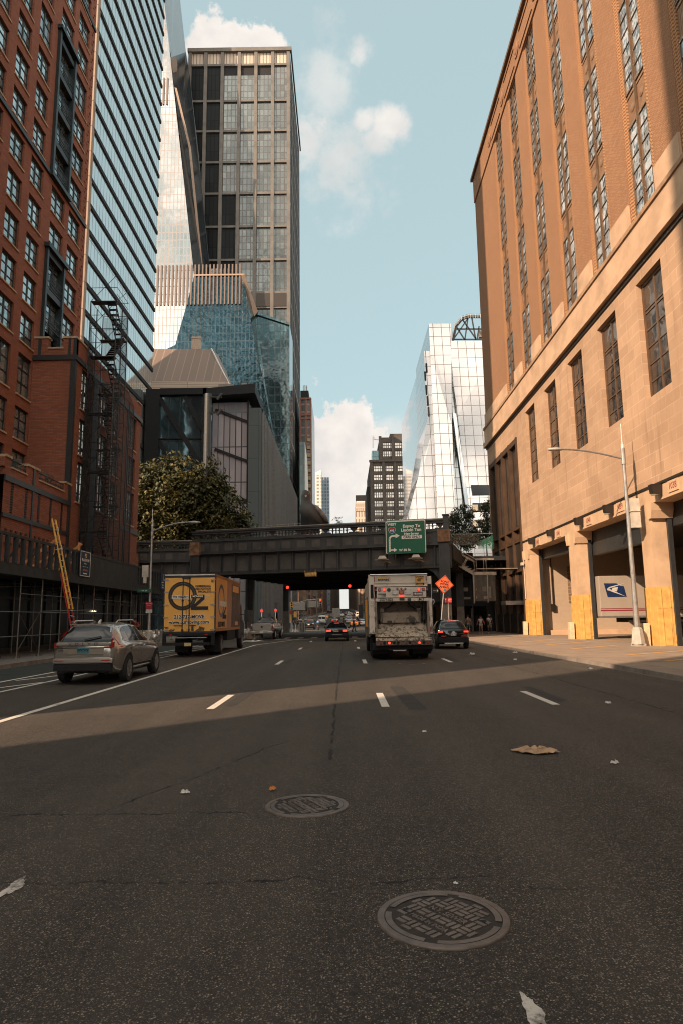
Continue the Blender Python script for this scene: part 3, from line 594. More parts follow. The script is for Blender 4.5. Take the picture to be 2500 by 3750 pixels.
# seven storey wing to the street and the low podium
Pw=lambda u,z,d:(XW-d,u,z)
wh=[(a,b_,z0,z1) for a,b_ in ((43.1,44.7),(46.8,48.5),(49.3,50.9),(53.3,55.1)) for z0,z1 in ((15.85,18.6),(12.7,15.15),(9.5,12.2))]
MB().wall(Pw,(41.9,56.3),(4,20.3),wh,.25).poly([(XW,41.9,0),(XT,41.9,0),(XT,41.9,19.1),(XW,41.9,19.1)]).poly([(XW,56.3,0),(-40,56.3,0),(-40,56.3,20.3),(XW,56.3,20.3)]).poly([(XW,41.9,19.),(XT,41.9,19.),(-40,56.3,19.),(XW,56.3,19.)]).build('wing_wall',RB,tw)
b=MB()
for x0,x1 in ((-20.3,-19.35),(-18.35,-17.5)): b.box(x0,x1,41.9,42.3,19.1,20.28)
b.box(-19.35,-18.35,41.9,42.2,19.1,19.55).build('parapet',RB,tw)
MB().box(-20.35,-19.3,41.84,42.36,20.28,20.42).box(-18.4,-17.44,41.84,42.36,20.28,20.42).box(-19.36,-18.34,41.84,42.26,19.55,19.66).box(XW-.3,XW+.06,42.4,44.,20.3,20.43).box(XW-.3,XW+.06,50.6,52.6,20.3,20.43).box(XW-.3,XW+.06,55.2,56.36,20.3,20.43).build('parapet_coping',SILL,tw)
MB().box(-20.4,XW+.12,41.78,41.9,18.75,19.1).box(XW,XW+.13,41.9,56.4,18.75,19.1).box(XW-.28,XW+.05,41.84,42.12,3,18.75).box(-20,-19.8,41.86,41.9,19.1,20.28).box(-18.,-17.85,41.86,41.9,19.1,20.28).box(-17.65,XW+.04,41.85,41.9,19.1,20.28).box(XW,XW+.06,52.6,52.9,4,18.75).box(XW,XW+.07,51.7,56.3,8.85,9.2).box(XW,XW+.07,45.2,46.4,4,18.75).build('steel_trim',FR,tw)
MB().tube([(-19.3,42.05,20.3),(-18.4,42.05,20.3)],.03).tube([(-19.3,42.05,19.95),(-18.4,42.05,19.95)],.02).tube([(-18.85,42.05,19.6),(-18.85,42.05,20.3)],.02).build('parapet_rail',BLK,tw)
used=[]; ww=window('wing_window',1.7,2.7,2,4,FR,BGL,.2,.09,.06)
for a,b_,z0,z1 in wh:
    q=put(ww,used,tw,(XW,(a+b_)/2,z0),0); q.scale=(1,(b_-a)/1.7,(z1-z0)/2.7)
sp2=[]
for a,b_,z0,z1 in wh: put(sl,us2,tw,(XW,(a+b_)/2,z0),0)
lv=[(y-.17,y+.17,7.32,9.0) for y in (34.75,36.35,37.9,39.45,41.05)]
MB().wall(Pw,(33.8,41.9),(3.8,9.75),lv,.2).poly([(XW,33.8,9.3),(XT,33.8,9.3),(XT,41.9,9.3),(XW,41.9,9.3)]).box(XW-.35,XW-.002,33.8,34.4,9.75,10.25).box(XW-.35,XW-.002,36.3,37.7,9.75,10.3).box(XW-.35,XW-.002,41.3,42.2,9.75,10.35).build('podium_wall',RB,tw)
MB().box(XW-.4,XW+.06,33.8,34.45,10.25,10.38).box(XW-.4,XW+.06,36.25,37.75,10.3,10.43).box(XW-.4,XW+.06,41.25,42.3,10.35,10.48).box(XW-.4,XW+.05,34.45,36.25,9.75,9.83).box(XW-.4,XW+.05,37.75,41.25,9.75,9.83).build('podium_coping',SILL,tw)
b=MB().box(XW,XW+.08,33.8,42.2,9.0,9.3).box(XW,XW+.07,33.8,42.2,7.1,7.32).box(XW,XW+.06,36.95,37.15,4,10.3).box(XW,XW+.06,42.0,42.2,4,10.3)
for a,b_,z0,z1 in lv:
    for j in range(12): b.box(XW-.12,XW-.03,a,b_,z0+j*.14,z0+j*.14+.07)
b.build('podium_trim',FR,tw)
b=MB()
for y0,y1 in ((34.4,36.3),(37.7,41.3)):
    for z in (10.0,10.25): b.tube([(XW-.1,y0,z),(XW-.1,y1,z)],.025,6)
    for j in range(5): y=y0+(y1-y0)*(j+.5)/5; b.tube([(XW-.1,y,9.8),(XW-.1,y,10.25)],.02,6)
b.build('terrace_rail',BLK,tw)
b=MB()
for i in range(60):
    y=random.choice((random.uniform(34.6,36.1),random.uniform(38,41))); z=random.uniform(9.8,10.5)
    b.poly([(XW-.5+random.uniform(-.2,.2),y,z),(XW-.4,y+.12,z+.1),(XW-.6,y+.05,z+.25)])
tag(b.build('planter_shrub',M('planter_leaf',(.03,.035,.02),.7)),'low dark planter shrubs behind the terrace railing of the brick building','shrub')
b=MB()
for y in [34.2+i*.55 for i in range(14)]:
    for z in (5.7,6.4): b.box(XW,XW+.05,y,y+.2,z,z+.12)
b.build('brick_accent',M('burnt_brick',(.05,.022,.016),.85),tw)
# street level shopfront in the shade of the shed
MB().box(XW-.05,XW,14,56.3,.15,3.9).build('shopfront_glass',M('shop_dark',(.012,.014,.015),.35,spec=.12),tw)
b=MB()
for i in range(22): b.box(XW,XW+.08,14+i*1.95,14.1+i*1.95,.15,3.9)
b.box(XW,XW+.1,14,56.3,2.9,3.05).box(XW,XW+.1,14,56.3,.15,.4).build('shopfront_frame',DK,tw)
MB().box(XW+.05,XW+.11,24.2,24.9,2.35,2.42).box(XW+.05,XW+.11,30.9,31.6,2.5,2.56).box(XW+.05,XW+.11,46.7,47.3,2.4,2.45).build('ceiling_light',LITW,tw)
# ---------------------------------------------------------------- neighbours outside the frame that throw the street shadows
def plain_block(name,label,x0,x1,y0,y1,h,mat,bay=4.2,fl=3.9,glassm=None,face='E'):
    t=thing(name,label,'building',(x0,y0,0)); 
    xs=x1 if face=='E' else x0; s_=-1 if face=='E' else 1
    Pf=lambda u,z,d:(xs+s_*d,u,z)
    hh=[(y,min(y+bay*.5,y1-.2),z,z+fl*.55) for y in [y0+bay*.3+i*bay for i in range(int((y1-y0)/bay))] for z in [4+j*fl for j in range(int((h-5)/fl))]]
    MB().wall(Pf,(y0,y1),(0,h),hh,.3).box(min(x0,x1)+.0,max(x0,x1),y0-.1,y0,0,h).box(min(x0,x1),max(x0,x1),y1,y1+.1,0,h).box(min(x0,x1),max(x0,x1),y0,y1,h-.1,h).box((x0 if face=='E' else x1)-.1,(x0 if face=='E' else x1),y0,y1,0,h).build('wall',mat,t)
    g=MB()
    for a,b_,c,d in hh: g.poly([Pf(a,c,.28),Pf(b_,c,.28),Pf(b_,d,.28),Pf(a,d,.28)])
    g.build('panes',glassm or BGL,t)['kind']='stuff'
    return t
plain_block('brick_row_building','low brown brick building south of the brick apartment tower',-50,XW,1.5,27,19.5,M('brown_render',(.26,.2,.15),.85,ns=.4))
plain_block('added_shade_block','mid height brick side wing joined to the south of the apartment tower',-48,XW-1.6,27.2,33.3,31,RB)  # unseen block added to keep the viaduct front in shade
plain_block('stone_office_block','tall pale stone office block across the side street to the south',-24,XW,-75,-9.2,82,M('pale_stone',(.36,.31,.26),.85,ns=.4))
# ---------------------------------------------------------------- sidewalk shed, net scaffold, ladder, signs
sh=thing('sidewalk_shed','dark timber and pipe sidewalk shed along the brick building','sidewalk shed',(-15.8,37,0))
TIM=M('shed_timber',(.03,.034,.034),.8,ns=2,na=.3); PIPE=M('shed_pipe',(.16,.145,.125),.45,.7,dirt=.4)
MB().box(-17.4,-14.1,16,57,3.95,4.2).box(-14.25,-14.05,16,57,3.7,4.05).build('deck',TIM,sh)
b=MB().box(-14.22,-14.1,16,57,5.33,5.45)
for i in range(60):
    y=16+i*.7
    if not 35.4<y<45.8: b.box(-14.22,-14.06,y,y+.16,4.2,5.33)
for i in range(10): b.beam((-14.35,17+i*1.9,4.3),(-14.35,18.2+i*1.9,5.25),.06,.06)
b.build('guard_rail',TIM,sh); MB().box(-14.2,-14.12,35.4,45.9,4.2,5.33).build('solid_panel',TIM,sh)
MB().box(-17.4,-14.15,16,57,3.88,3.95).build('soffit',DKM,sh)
ps=MB().cyl((0,0,.16),(0,0,3.9),.035,n=8).cyl((0,0,.15),(0,0,.19),.14,n=10).build('post',PIPE); used=[]
ys=[19.2,21.4,23.5,25.7,27.7,29.8,31.95,34.1,36.3,38.6,40.9,43.2,45.4,47.6,49.8,52,54.2,56.3]
for y in ys:
    put(ps,used,sh,(-14.35,y,0),0); put(ps,used,sh,(-16.9,y+.4,0),0)
b=MB()
for z in (1.1,2.15,2.95):
    for y0,y1 in zip(ys[:-1],ys[1:]):
        if z<2 and y0>33: continue
        if z>2.5 and int(y0)%3==0: continue
        b.cyl((-14.3,y0-.1,z),(-14.3,y1+.1,z),.022,n=6)
for y in ys: b.cyl((-14.35,y,3.4),(-16.9,y+.4,3.4),.022,n=6)
b.cyl((-14.38,29.8,2.15),(-14.38,31.95,.35),.02,n=6).cyl((-14.4,29.8,.35),(-14.4,31.95,2.15),.02,n=6).cyl((-14.38,31.95,2.2),(-14.3,38.5,2.35),.025,n=6)
b.build('ledger',PIPE,sh)
def board(name,label,x,y0,y1,z0,z1,mat,cat='sign'):
    t=thing(name,label,cat,(x,(y0+y1)/2,z0)); MB().box(x-.03,x,y0,y1,z0,z1).build('panel',mat,t); return t
NAVY=M('navy_board',(.008,.022,.05),.5)
t=board('contractor_sign','navy contractor sign with white border hung on the shed beside the ladder',-14.02,35.5,37.0,4.08,5.5,NAVY)
b=MB()
for a in ((35.55,36.95,4.12,4.15),(35.55,36.95,5.43,5.46),(35.55,35.58,4.12,5.46),(36.92,36.95,4.12,5.46)): b.box(-14.02,-14.01,*a)
b.box(-14.02,-14.01,35.9,36.05,4.62,4.64).box(-14.02,-14.01,36.15,36.35,4.62,4.64).box(-14.02,-14.01,36.45,36.6,4.62,4.64).build('border',TXW,t)
text('PLATINUM',.22,(-14.01,36.25,4.98),t,TXW,(R(90),0,R(90)),bold=.003); text('PS',.30,(-14.01,36.25,5.22),t,M('sign_gold',(.75,.45,.2),.5),(R(90),0,R(90)),'logo',bold=.008)
MB().box(-14.02,-14.01,35.95,36.6,4.4,4.5).build('phone_line',M('sign_orange_dull',(.35,.13,.06),.6),t); MB().box(-14.02,-14.01,36.0,36.5,4.24,4.3).box(-14.02,-14.01,36.1,36.4,4.78,4.81).build('small_line',TXW,t)
t=board('blue_banner','blue banner with an orange figure on the far end of the shed',-14.0,51.4,52.8,4.1,5.4,M('banner_blue',(.012,.05,.11),.5))
MB().prism([(-14.,51.9,4.8),(-14.,52.1,5.3),(-14.,52.25,5.3),(-14.,52.3,5.05),(-14.,52.15,4.75)],(.012,0,0)).build('figure',ORG_,t); MB().box(-14.,-13.99,51.6,52.6,4.6,4.67).box(-14.,-13.99,51.7,52.6,4.4,4.46).box(-14.,-13.99,51.7,52.5,4.2,4.26).build('text_line',TXW,t)
# extension ladder
def ladder():
    t=thing('extension_ladder','yellow and red fibreglass extension ladder leaning on the shed above the silver car','ladder',(-12.95,33.1,.15))
    A=Vector((-12.95,33.15,.15)); B=Vector((-14.5,32.95,6.75)); L=B-A; u=L.normalized(); side=Vector((0,1,0))
    b=MB(); b2=MB(); off=u.cross(side).normalized()*.07
    for s_ in (-.24,.24):
        b.beam(A+side*s_,A+u*4.0+side*s_,.05,.09,0,side); b2.beam(A+u*2.2+side*s_*.86-off,B+side*s_*.86-off,.05,.09,0,side)
    b.build('lower_section',RED,t); b2.build('upper_section',M('ladder_yellow',(.80,.42,.05),.45),t)
    r=MB()
    for i in range(12): r.cyl(A+u*(.3+i*.32)+side*-.24,A+u*(.3+i*.32)+side*.24,.017,n=6)
    for i in range(17): r.cyl(A+u*(1.5+i*.315)-side*.2-off,A+u*(1.5+i*.315)+side*.2-off,.017,n=6)
    r.build('rungs',ALU,t); MB().beam(A+u*5.2+side*.22-off*1.6,A+u*5.45+side*.22-off*1.6,.06,.02).beam(A+u*6.2+side*.22-off*1.6,A+u*6.4+side*.22-off*1.6,.06,.02).build('warning_label',PAPER,t)
    MB().tube([B-u*1.6-side*.35,B-u*1.55-off*2,B-u*1.6+side*.3],.02).build('rope',PAPER,t)
ladder()
LUM=M('raw_lumber',(.55,.24,.08),.75,ns=3,na=.25)
for k_,(y,lb) in enumerate(((34.0,'orange raw timber shore standing on the shed deck left of the ladder top'),(37.0,'orange raw timber shore standing on the shed deck right of the ladder top'))):
    t=thing('timber_shore',lb,'timber brace',(-15.2,y,4.2),'timber shores on the shed')
    MB().box(-14.75,-14.65,y-.05,y+.05,4.2,6.05).build('upright',LUM,t); MB().beam((-16.6,y-.3,4.3),(-14.6,y+.1,6.0),.05,.13).build('raker',LUM,t); MB().beam((-16.3,y,4.25),(-14.7,y+.05,5.2),.05,.1).build('brace',LUM,t)
# netted stair scaffold
nt_=thing('net_scaffold','dark netted stair scaffold rising in front of the brick wing','scaffold',(-16.4,44.7,4.2))
STB=M('scaffold_tube',(.028,.027,.026),.5,.4)
NET=M('debris_net',(.012,.012,.012),.9,alpha=.62,ns=5); NET2=M('debris_net_thin',(.02,.021,.022),.9,alpha=.35,ns=5)
b=MB(); xs=(-17.3,-15.5); yy=(43.5,45.9)
for x in xs:
    for y in (43.5,44.7,45.9): b.cyl((x,y,4.2),(x,y,23.7),.035,n=6)
for i in range(10):
    z=5.5+i*2.02
    for x in xs:
        for dz in (0,.5,1.0): b.cyl((x,43.5,z+dz),(x,45.9,z+dz),.02,n=6)
    for y in yy:
        for dz in (0,1.0): b.cyl((xs[0],y,z+dz),(xs[1],y,z+dz),.02,n=6)
    b.cyl((xs[0],43.5,z),(xs[1],43.5,z+2),.018,n=6); b.cyl((xs[1],43.5,z),(xs[1],45.9,z+2),.018,n=6)
b.build('tubes',STB,nt_)
b=MB()
for i in range(9):
    z=5.5+i*2.02; f=i%2; y0,y1=(43.7,45.7) if f else (45.7,43.7)
    for s_ in (-16.2,-15.65): b.beam((s_,y0,z),(s_,y1,z+2.02),.04,.14)
    for j in range(8): q=(j+.5)/8; b.box(-16.2,-15.65,y0+(y1-y0)*q-.12,y0+(y1-y0)*q+.12,z+2.02*q-.02,z+2.02*q+.02)
    b.box(-17.25,-15.55,(45.4 if f else 43.5),(45.9 if f else 44.0),z+1.98,z+2.06)
b.build('stair',STB,nt_)
MB().poly([(-17.32,43.48,4.2),(-16.95,43.48,4.2),(-16.9,43.48,19.2),(-17.32,43.48,23.6)]).poly([(-15.47,43.48,4.2),(-15.47,48.3,4.2),(-15.47,48.2,12.),(-15.47,47.9,17.6),(-15.47,45.9,18.6),(-15.47,43.48,18.4)]).poly([(-17.3,43.46,4.2),(-15.5,43.46,4.2),(-15.5,43.46,17.4),(-17.3,43.46,18.2)]).build('net',NET,nt_)
MB().poly([(-15.46,44.3,18.5),(-15.46,45.9,18.5),(-15.46,45.9,23.6),(-15.46,44.1,23.6)]).poly([(-17.2,45.92,18.),(-15.5,45.92,18.),(-15.5,45.92,23.6),(-17.2,45.92,23.6)]).build('thin_net',NET2,nt_)
b=MB()
for y in (47.0,48.1):
    for x in (-17.0,-15.5): b.cyl((x,y,4.2),(x,y,17.5),.03,n=6)
for i in range(7): b.cyl((-15.5,45.9,5.5+i*2),(-15.5,48.2,5.5+i*2),.02,n=6)
b.cyl((-17.8,43.5,12.45),(-15.3,43.5,12.5),.02,n=6).build('outer_tubes',STB,nt_)
# ---------------------------------------------------------------- old railway viaduct over the avenue
VI=M('viaduct_paint',(.052,.053,.053),.55,.15,ns=1.2,na=.25,dirt=.35); VP=M('viaduct_panel',(.095,.084,.075),.7,.05,ns=.9,na=.25,dirt=.3); RUST=M('bare_rust',(.22,.12,.065),.85,ns=3,na=.45,dirt=.5); RAILM=M('rail_steel',(.42,.37,.31),.4,.6); GRITP=M('grey_plate',(.2,.17,.14),.6,dirt=.3)
def viaduct(name,label,o,rz,L,dep,colL,endpost):
    t=thing(name,label,'railway bridge')
    b=MB().box(0,L,-.10,.5,7.6,8.68).box(0,L,-.22,.5,8.62,8.74).box(0,L,-.2,.5,7.52,7.62)
    n=int(L/1.28)
    for i in range(n+1):
        x=min(i*L/n,L-.25); b.box(x,x+.34,-.14,-.1,7.62,8.62)
    for z in (7.68,8.5):
        for i in range(int(L/.16)): b.box(i*.16,i*.16+.06,-.125,-.1,z,z+.05)
    b.build('riveted_band',VI,t)
    b=MB()
    for i in range(n): x=i*L/n; b.box(x+.48,x+L/n-.12,-.11,-.09,7.8,8.42)
    parts(b,'band_panel',VP,t)
    b=MB().box(0,L,.3,.42,5.75,7.52).box(0,L,.02,.7,5.68,5.78).box(0,L,.1,.4,7.42,7.52)
    for i in range(n+1):
        x=min(i*L/n,L-.1); b.box(x,x+.09,.04,.3,5.78,7.42).box(x-.06,x+.15,.2,.3,5.78,7.42)
    b.build('plate_girder',VI,t)
    b=MB()
    for i in range(n): x=i*L/n; b.box(x+.22,x+L/n-.14,.27,.3,5.98,7.3)
    b.build('girder_panel',VP,t)
    b=MB().box(0,L,-.15,.05,8.74,8.86).box(0,L,-.15,.1,9.36,9.5)
    m=int(L/.3)
    for i in range(m):
        x=i*L/m
        if i%8 in (0,1,2):
            if i%8==1: b.box(x-.3,x+.6,-.1,.0,8.86,8.95).prism([(x-.28,-.09,9.36),(x+.58,-.09,9.36),(x+.15,-.09,8.86)],(0,.05,0))
            continue
        b.box(x+.1,x+.2,-.08,.0,8.86,9.36)
        if i%2: b.box(x+.06,x+.24,-.1,.02,9.05,9.14)
    b.box(0,L,-.06,-.02,9.1,9.15).build('balustrade',VI,t)
    MB().box(-.05,L+.05,-.25,.15,9.5,9.62).box(-.02,L,-.3,.1,9.3,9.36).build('top_moulding',VI,t); MB().box(.3,L,-.12,.0,9.66,9.72).build('handrail',RAILM,t)
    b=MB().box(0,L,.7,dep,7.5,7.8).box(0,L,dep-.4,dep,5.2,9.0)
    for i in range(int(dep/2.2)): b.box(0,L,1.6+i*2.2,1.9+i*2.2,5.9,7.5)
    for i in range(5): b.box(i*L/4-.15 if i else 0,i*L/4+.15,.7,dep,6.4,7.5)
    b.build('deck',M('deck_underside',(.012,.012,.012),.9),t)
    def column(x0,x1,y,h,cap):
        c=MB().box(x0,x1,y-.2,y+.3,.1,h).box(x0-.06,x0+.06,y-.26,y-.2,.1,h).box(x1-.06,x1+.06,y-.26,y-.2,.1,h)
        for i in range(int(h/.22)):
            for q in (.3,.6): c.box(x0+(x1-x0)*q,x0+(x1-x0)*q+.05,y-.225,y-.2,.2+i*.22,.25+i*.22)
        c=c.build('column',VI,t)
        MB().box(x0-.05,x1+.05,y-.27,y-.19,.1,2.7).build('base_plate',GRITP,c)
        if cap: MB().box(x0-.12,x1+.12,y-.34,y+.3,*cap).build('rusted_cap',RUST,c)
    for x0,x1,y,cap in colL: column(x0,x1,y,7.5 if y>.5 else 7.6,cap)
    if endpost: 
        MB().box(L-.5,L-.05,-.3,.2,8.74,9.9).box(L-.55,L,-.35,.25,9.9,10.0).build('end_post',VI,t)
        for x0,e in ((.75,1),(L-.8,-1)):
            pts=[(x0,.5,5.7)]+[(x0+e*1.5*(1-math.sin(a)),.5,5.7-1.5*(1-math.cos(a))) for a in [i*math.pi/2/10 for i in range(11)]]
            MB().prism([(x0,.4,5.7),(x0+e*1.7,.4,5.7)]+[(x0+e*(.12+1.58*(1-math.sin(a))),.4,5.7-1.7*(1-math.cos(a))) for a in [i*math.pi/2/10 for i in range(11)]],(0,.25,0)).build('corner_bracket',VI,t)
    return place(t,o,rz)
HR=math.atan2(-6.0,22.2); HL=math.hypot(6,22.2)
hl=viaduct('railway_viaduct','dark riveted steel railway viaduct crossing over the avenue','' or (-13.6,60.1,0),HR,HL,24,[(.0,.72,-.05,(7.45,8.62)),(HL-.85,HL-.1,-.05,(7.75,8.75)),(.3,.9,12,None),(HL-.8,HL-.2,12,None),(.3,.9,23,None),(HL-.8,HL-.2,23,None)],1)
viaduct('viaduct_approach','lower left approach of the dark viaduct set back behind the street lamp','' or (-30,67.2,0),0,16.8,9,[(8.6,9.3,-.05,(7.0,8.4))],0)
def hp(s,d,z): # point on the viaduct front: s along, d in front
    c,n=math.cos(HR),math.sin(HR); return Vector((-13.6+s*c+d*n,60.1+s*n-d*c,z))
def hs(px): # distance along the front for an image column
    r_=ray(px,2000); a=(r_.x/r_.y); return (60.1*a+13.6)/(math.cos(HR)-a*math.sin(HR))
# deck fence and screens
t=thing('deck_fence','thin dark fence with black screens on the viaduct deck left of the pigeon','fence',hp(6,-1,9))
b=MB(); pn=MB()
for i in range(9): s_=6.2+i*.55; p_=hp(s_,-2.2,9.2); b.cyl(p_,p_+Vector((0,0,1.05)),.02,n=6)
b.cyl(hp(6.2,-2.2,10.2),hp(10.6,-2.2,10.25),.015,n=6)
for a,b2,z0,z1 in ((9.6,10.5,10.9,10.6),(10.55,11.4,10.55,10.25)):
    pn.prism([hp(a,-2.,9.2),hp(b2,-2.,9.2),hp(b2,-2.,z1),hp(a,-2.,z0)],(0,.05,0))
b.build('posts',RAILM,t); pn.build('screen',DKM,t)
# highway sign
def hwy():
    s0,s1=hs(1418),hs(1566); W=s1-s0-.05; H=2.78
    t=thing('highway_sign','green overhead highway sign with white lettering fixed to the viaduct','road sign')
    MB().prism([(x,0,z) for x,z in rrect(W,H,.16)],(0,.05,0)).build('panel',GRN,t)
    bd=MB(); o=rrect(W-.05,H-.05,.15); i_=rrect(W-.16,H-.16,.1); n=len(o)
    bd.add([(x,-.006,z) for x,z in o]+[(x,-.006,z) for x,z in i_],[(k,(k+1)%n,n+(k+1)%n,n+k) for k in range(n)]).build('border',TXW,t)
    f=lambda fx,fy,o_=-.008:(W*(fx-.5),o_,H*(1-fy))
    for s_,sz,fx,fy,bo in (('WEST',.27,.165,.13,.012),('Expwy To',.34,.65,.2,.014),('Lincoln Tun',.34,.64,.315,.014),('New Jersey',.25,.645,.425,.01),('W 30 St',.27,.47,.9,.012)):
        text(s_,sz,f(fx,fy),t,TXW,bold=bo,sx=1.02)
    MB().box(f(.40,0)[0],f(.9,0)[0],-.01,-.004,H*(1-.575),H*(1-.475)).build('plate',TXW,t); text('CARS ONLY',.25,f(.65,.525,-.013),t,TXB,bold=.009,sx=1.02)
    # interstate shield
    cx,cz=f(.165,.30)[0],H*.70; sh_=[(-.25,.17),(-.13,.21),(0,.18),(.13,.21),(.25,.17),(.27,-.02),(.2,-.16),(0,-.27),(-.2,-.16),(-.27,-.02)]
    MB().poly([(cx+x*1.1,-.010,cz+z*1.1) for x,z in sh_]).build('shield_edge',TXW,t); MB().poly([(cx+x,-.012,cz+z) for x,z in sh_]).build('shield',M('shield_blue',(.012,.05,.2),.5),t)
    MB().poly([(cx+x,-.014,cz+z) for x,z in [(-.25,.17),(-.13,.21),(0,.18),(.13,.21),(.25,.17),(.26,.09),(-.26,.09)]]).build('shield_top',SIGNRED,t); text('495',.25,(cx,-.016,cz-.04),t,TXW,bold=.008)
    a=MB(); x0=f(.1,0)[0]; z0=H*.065; zt=H*.53; w_=.07
    q=[(x0-w_,z0),(x0+w_,z0),(x0+w_,zt-.28)]+[(x0+w_+.2-.2*math.cos(k*.26),zt-.28+.2*math.sin(k*.26)) for k in range(1,7)]+[(x0+.5,zt-.08+.0),(x0+.5,zt-.2),(x0+.85,zt+.0),(x0+.5,zt+.2),(x0+.5,zt+.07)]+[(x0+.27-.34*math.sin(k*.26),zt-.28+.35*math.cos(k*.26)) for k in range(0,7)]
    a.poly([(x,-.009,z) for x,z in q])
    zz=H*.115; a.poly([(x0+w_,-.009,zz-.06),(x0+.36,-.009,zz-.06),(x0+.34,-.009,zz-.16),(x0+.62,-.009,zz),(x0+.34,-.009,zz+.16),(x0+.36,-.009,zz+.06),(x0+w_,-.009,zz+.06)]).build('arrow',TXW,t)
    d=MB()
    for k in range(5): d.box(x0-.012,x0+.012,-.0115,-.0105,z0+.12+k*.22,z0+.24+k*.22)
    d.build('lane_dash',GRN,t)
    MB().box(-.05,.05,.05,.8,.3,.4).box(-1.2,-1.1,.05,.9,.4,.5).box(1.1,1.2,.05,.9,.4,.5).box(-1.2,1.2,.05,.12,2.2,2.3).cyl((-.9,.1,-.5),(-.9,.1,.2),.05,n=8).build('brackets',DK,t)
    p_=hp((s0+s1)/2,.95,6.84); place(t,p_,HR)
    for px,lb in ((1410,'left of the two floodlights under the green highway sign'),(1530,'right of the two floodlights under the green highway sign')):
        l=thing('sign_floodlight','small pale floodlight on a bracket, '+lb,'floodlight',(0,0,0),'floodlights below the highway sign')
        MB().prism([(-.34,-.2,.02),(.34,-.2,.02),(.22,-.16,.26),(-.22,-.16,.26)],(0,.34,0)).build('housing',M('pale_plastic',(.55,.48,.4),.5),l)
        MB().box(-.62,.5,-.1,.12,-.1,.0).beam((0,.1,-.1),(.5,.9,-.25),.07,.1).beam((-.4,.1,-.05),(.0,.9,-.2),.05,.08).build('bracket',GRITP,l)
        place(l,hp(hs(px),1.35,6.42),HR)
def rrect(W,H,r,n=5):
    o=[]
    for cx,cz,a0 in ((W/2-r,r,-90),(W/2-r,H-r,0),(-W/2+r,H-r,90),(-W/2+r,r,180)):
        for k in range(n+1): a=R(a0+90*k/n); o.append((cx+r*math.cos(a),cz+r*math.sin(a)))
    return o
hwy()
# hanging amber signal and red lamps beneath the span
def signal(name,label,loc,horiz,lit,cat='traffic light',s_=1.):
    t=thing(name,label,cat); b=MB(); l=MB(); d=MB(); 
    for k in range(3):
        c=((k-1)*.36*s_,0,0) if horiz else (0,0,(1-k)*.36*s_)
        b.lathe([(.165*s_,-.26*s_),(.165*s_,-.1*s_)],c,'y',14); (l if k==lit else d).lathe([(.135*s_,-.15*s_),(.1*s_,-.18*s_)],c,'y',14)
    if horiz: b.box(-.58*s_,.58*s_,-.1*s_,.14*s_,-.2*s_,.2*s_).box(-.62*s_,-.58*s_,-.05,.05,-.02,.42*s_).box(.46*s_,.5*s_,-.05,.05,.1,.5*s_)
    else: b.box(-.2*s_,.2*s_,-.1*s_,.14*s_,-.56*s_,.56*s_)
    b.build('housing',YEL,t); l.build('lit_lens',LITA if horiz else LITR,t); d.build('dark_lens',DKM,t); return place(t,loc,HR if horiz else 0)
signal('traffic_light','yellow horizontal traffic light with lit amber lens under the viaduct girder',hp(hs(1142),.3,5.42),True,0,s_=.85)
for px,py,Y_,lb in ((1054,2151,75,'small round red signal lamp lit under the viaduct, left one'),(1279,2146,75,'small round red signal lamp lit under the viaduct, right one above the sky gap')):
    c=pY(px,py,Y_); t=thing('signal_lamp',lb,'signal lamp',c,'red lamps below the viaduct'); MB().sph(c,.17,n=12,m=8).build('lens',LITR,t); MB().lathe([(.24,0),(.24,.18)],c+Vector((0,.05,0)),'y',14).box(c.x-.04,c.x+.04,c.y+.1,c.y+.2,c.z,c.z+2.2).build('backplate',DKM,t)
# mast with cameras
m_=thing('camera_mast','tall dark steel mast with cameras behind the viaduct in front of the big tree','mast',(-16.6,80,0))
MB().cyl((-16.6,80,.1),(-16.6,80,29.6),.5,.42,n=16).build('pole',M('mast_paint',(.05,.052,.052),.5,.2),m_)
b=MB()
for z in (29.2,27.2): b.beam((-16.4,79.9,z),(-14.9,79.8,z-.1),.2,.2).beam((-15.4,79.8,z-.4),(-14.8,79.6,z+.3),.25,.25)
parts(b,'camera',BLK,m_,2)
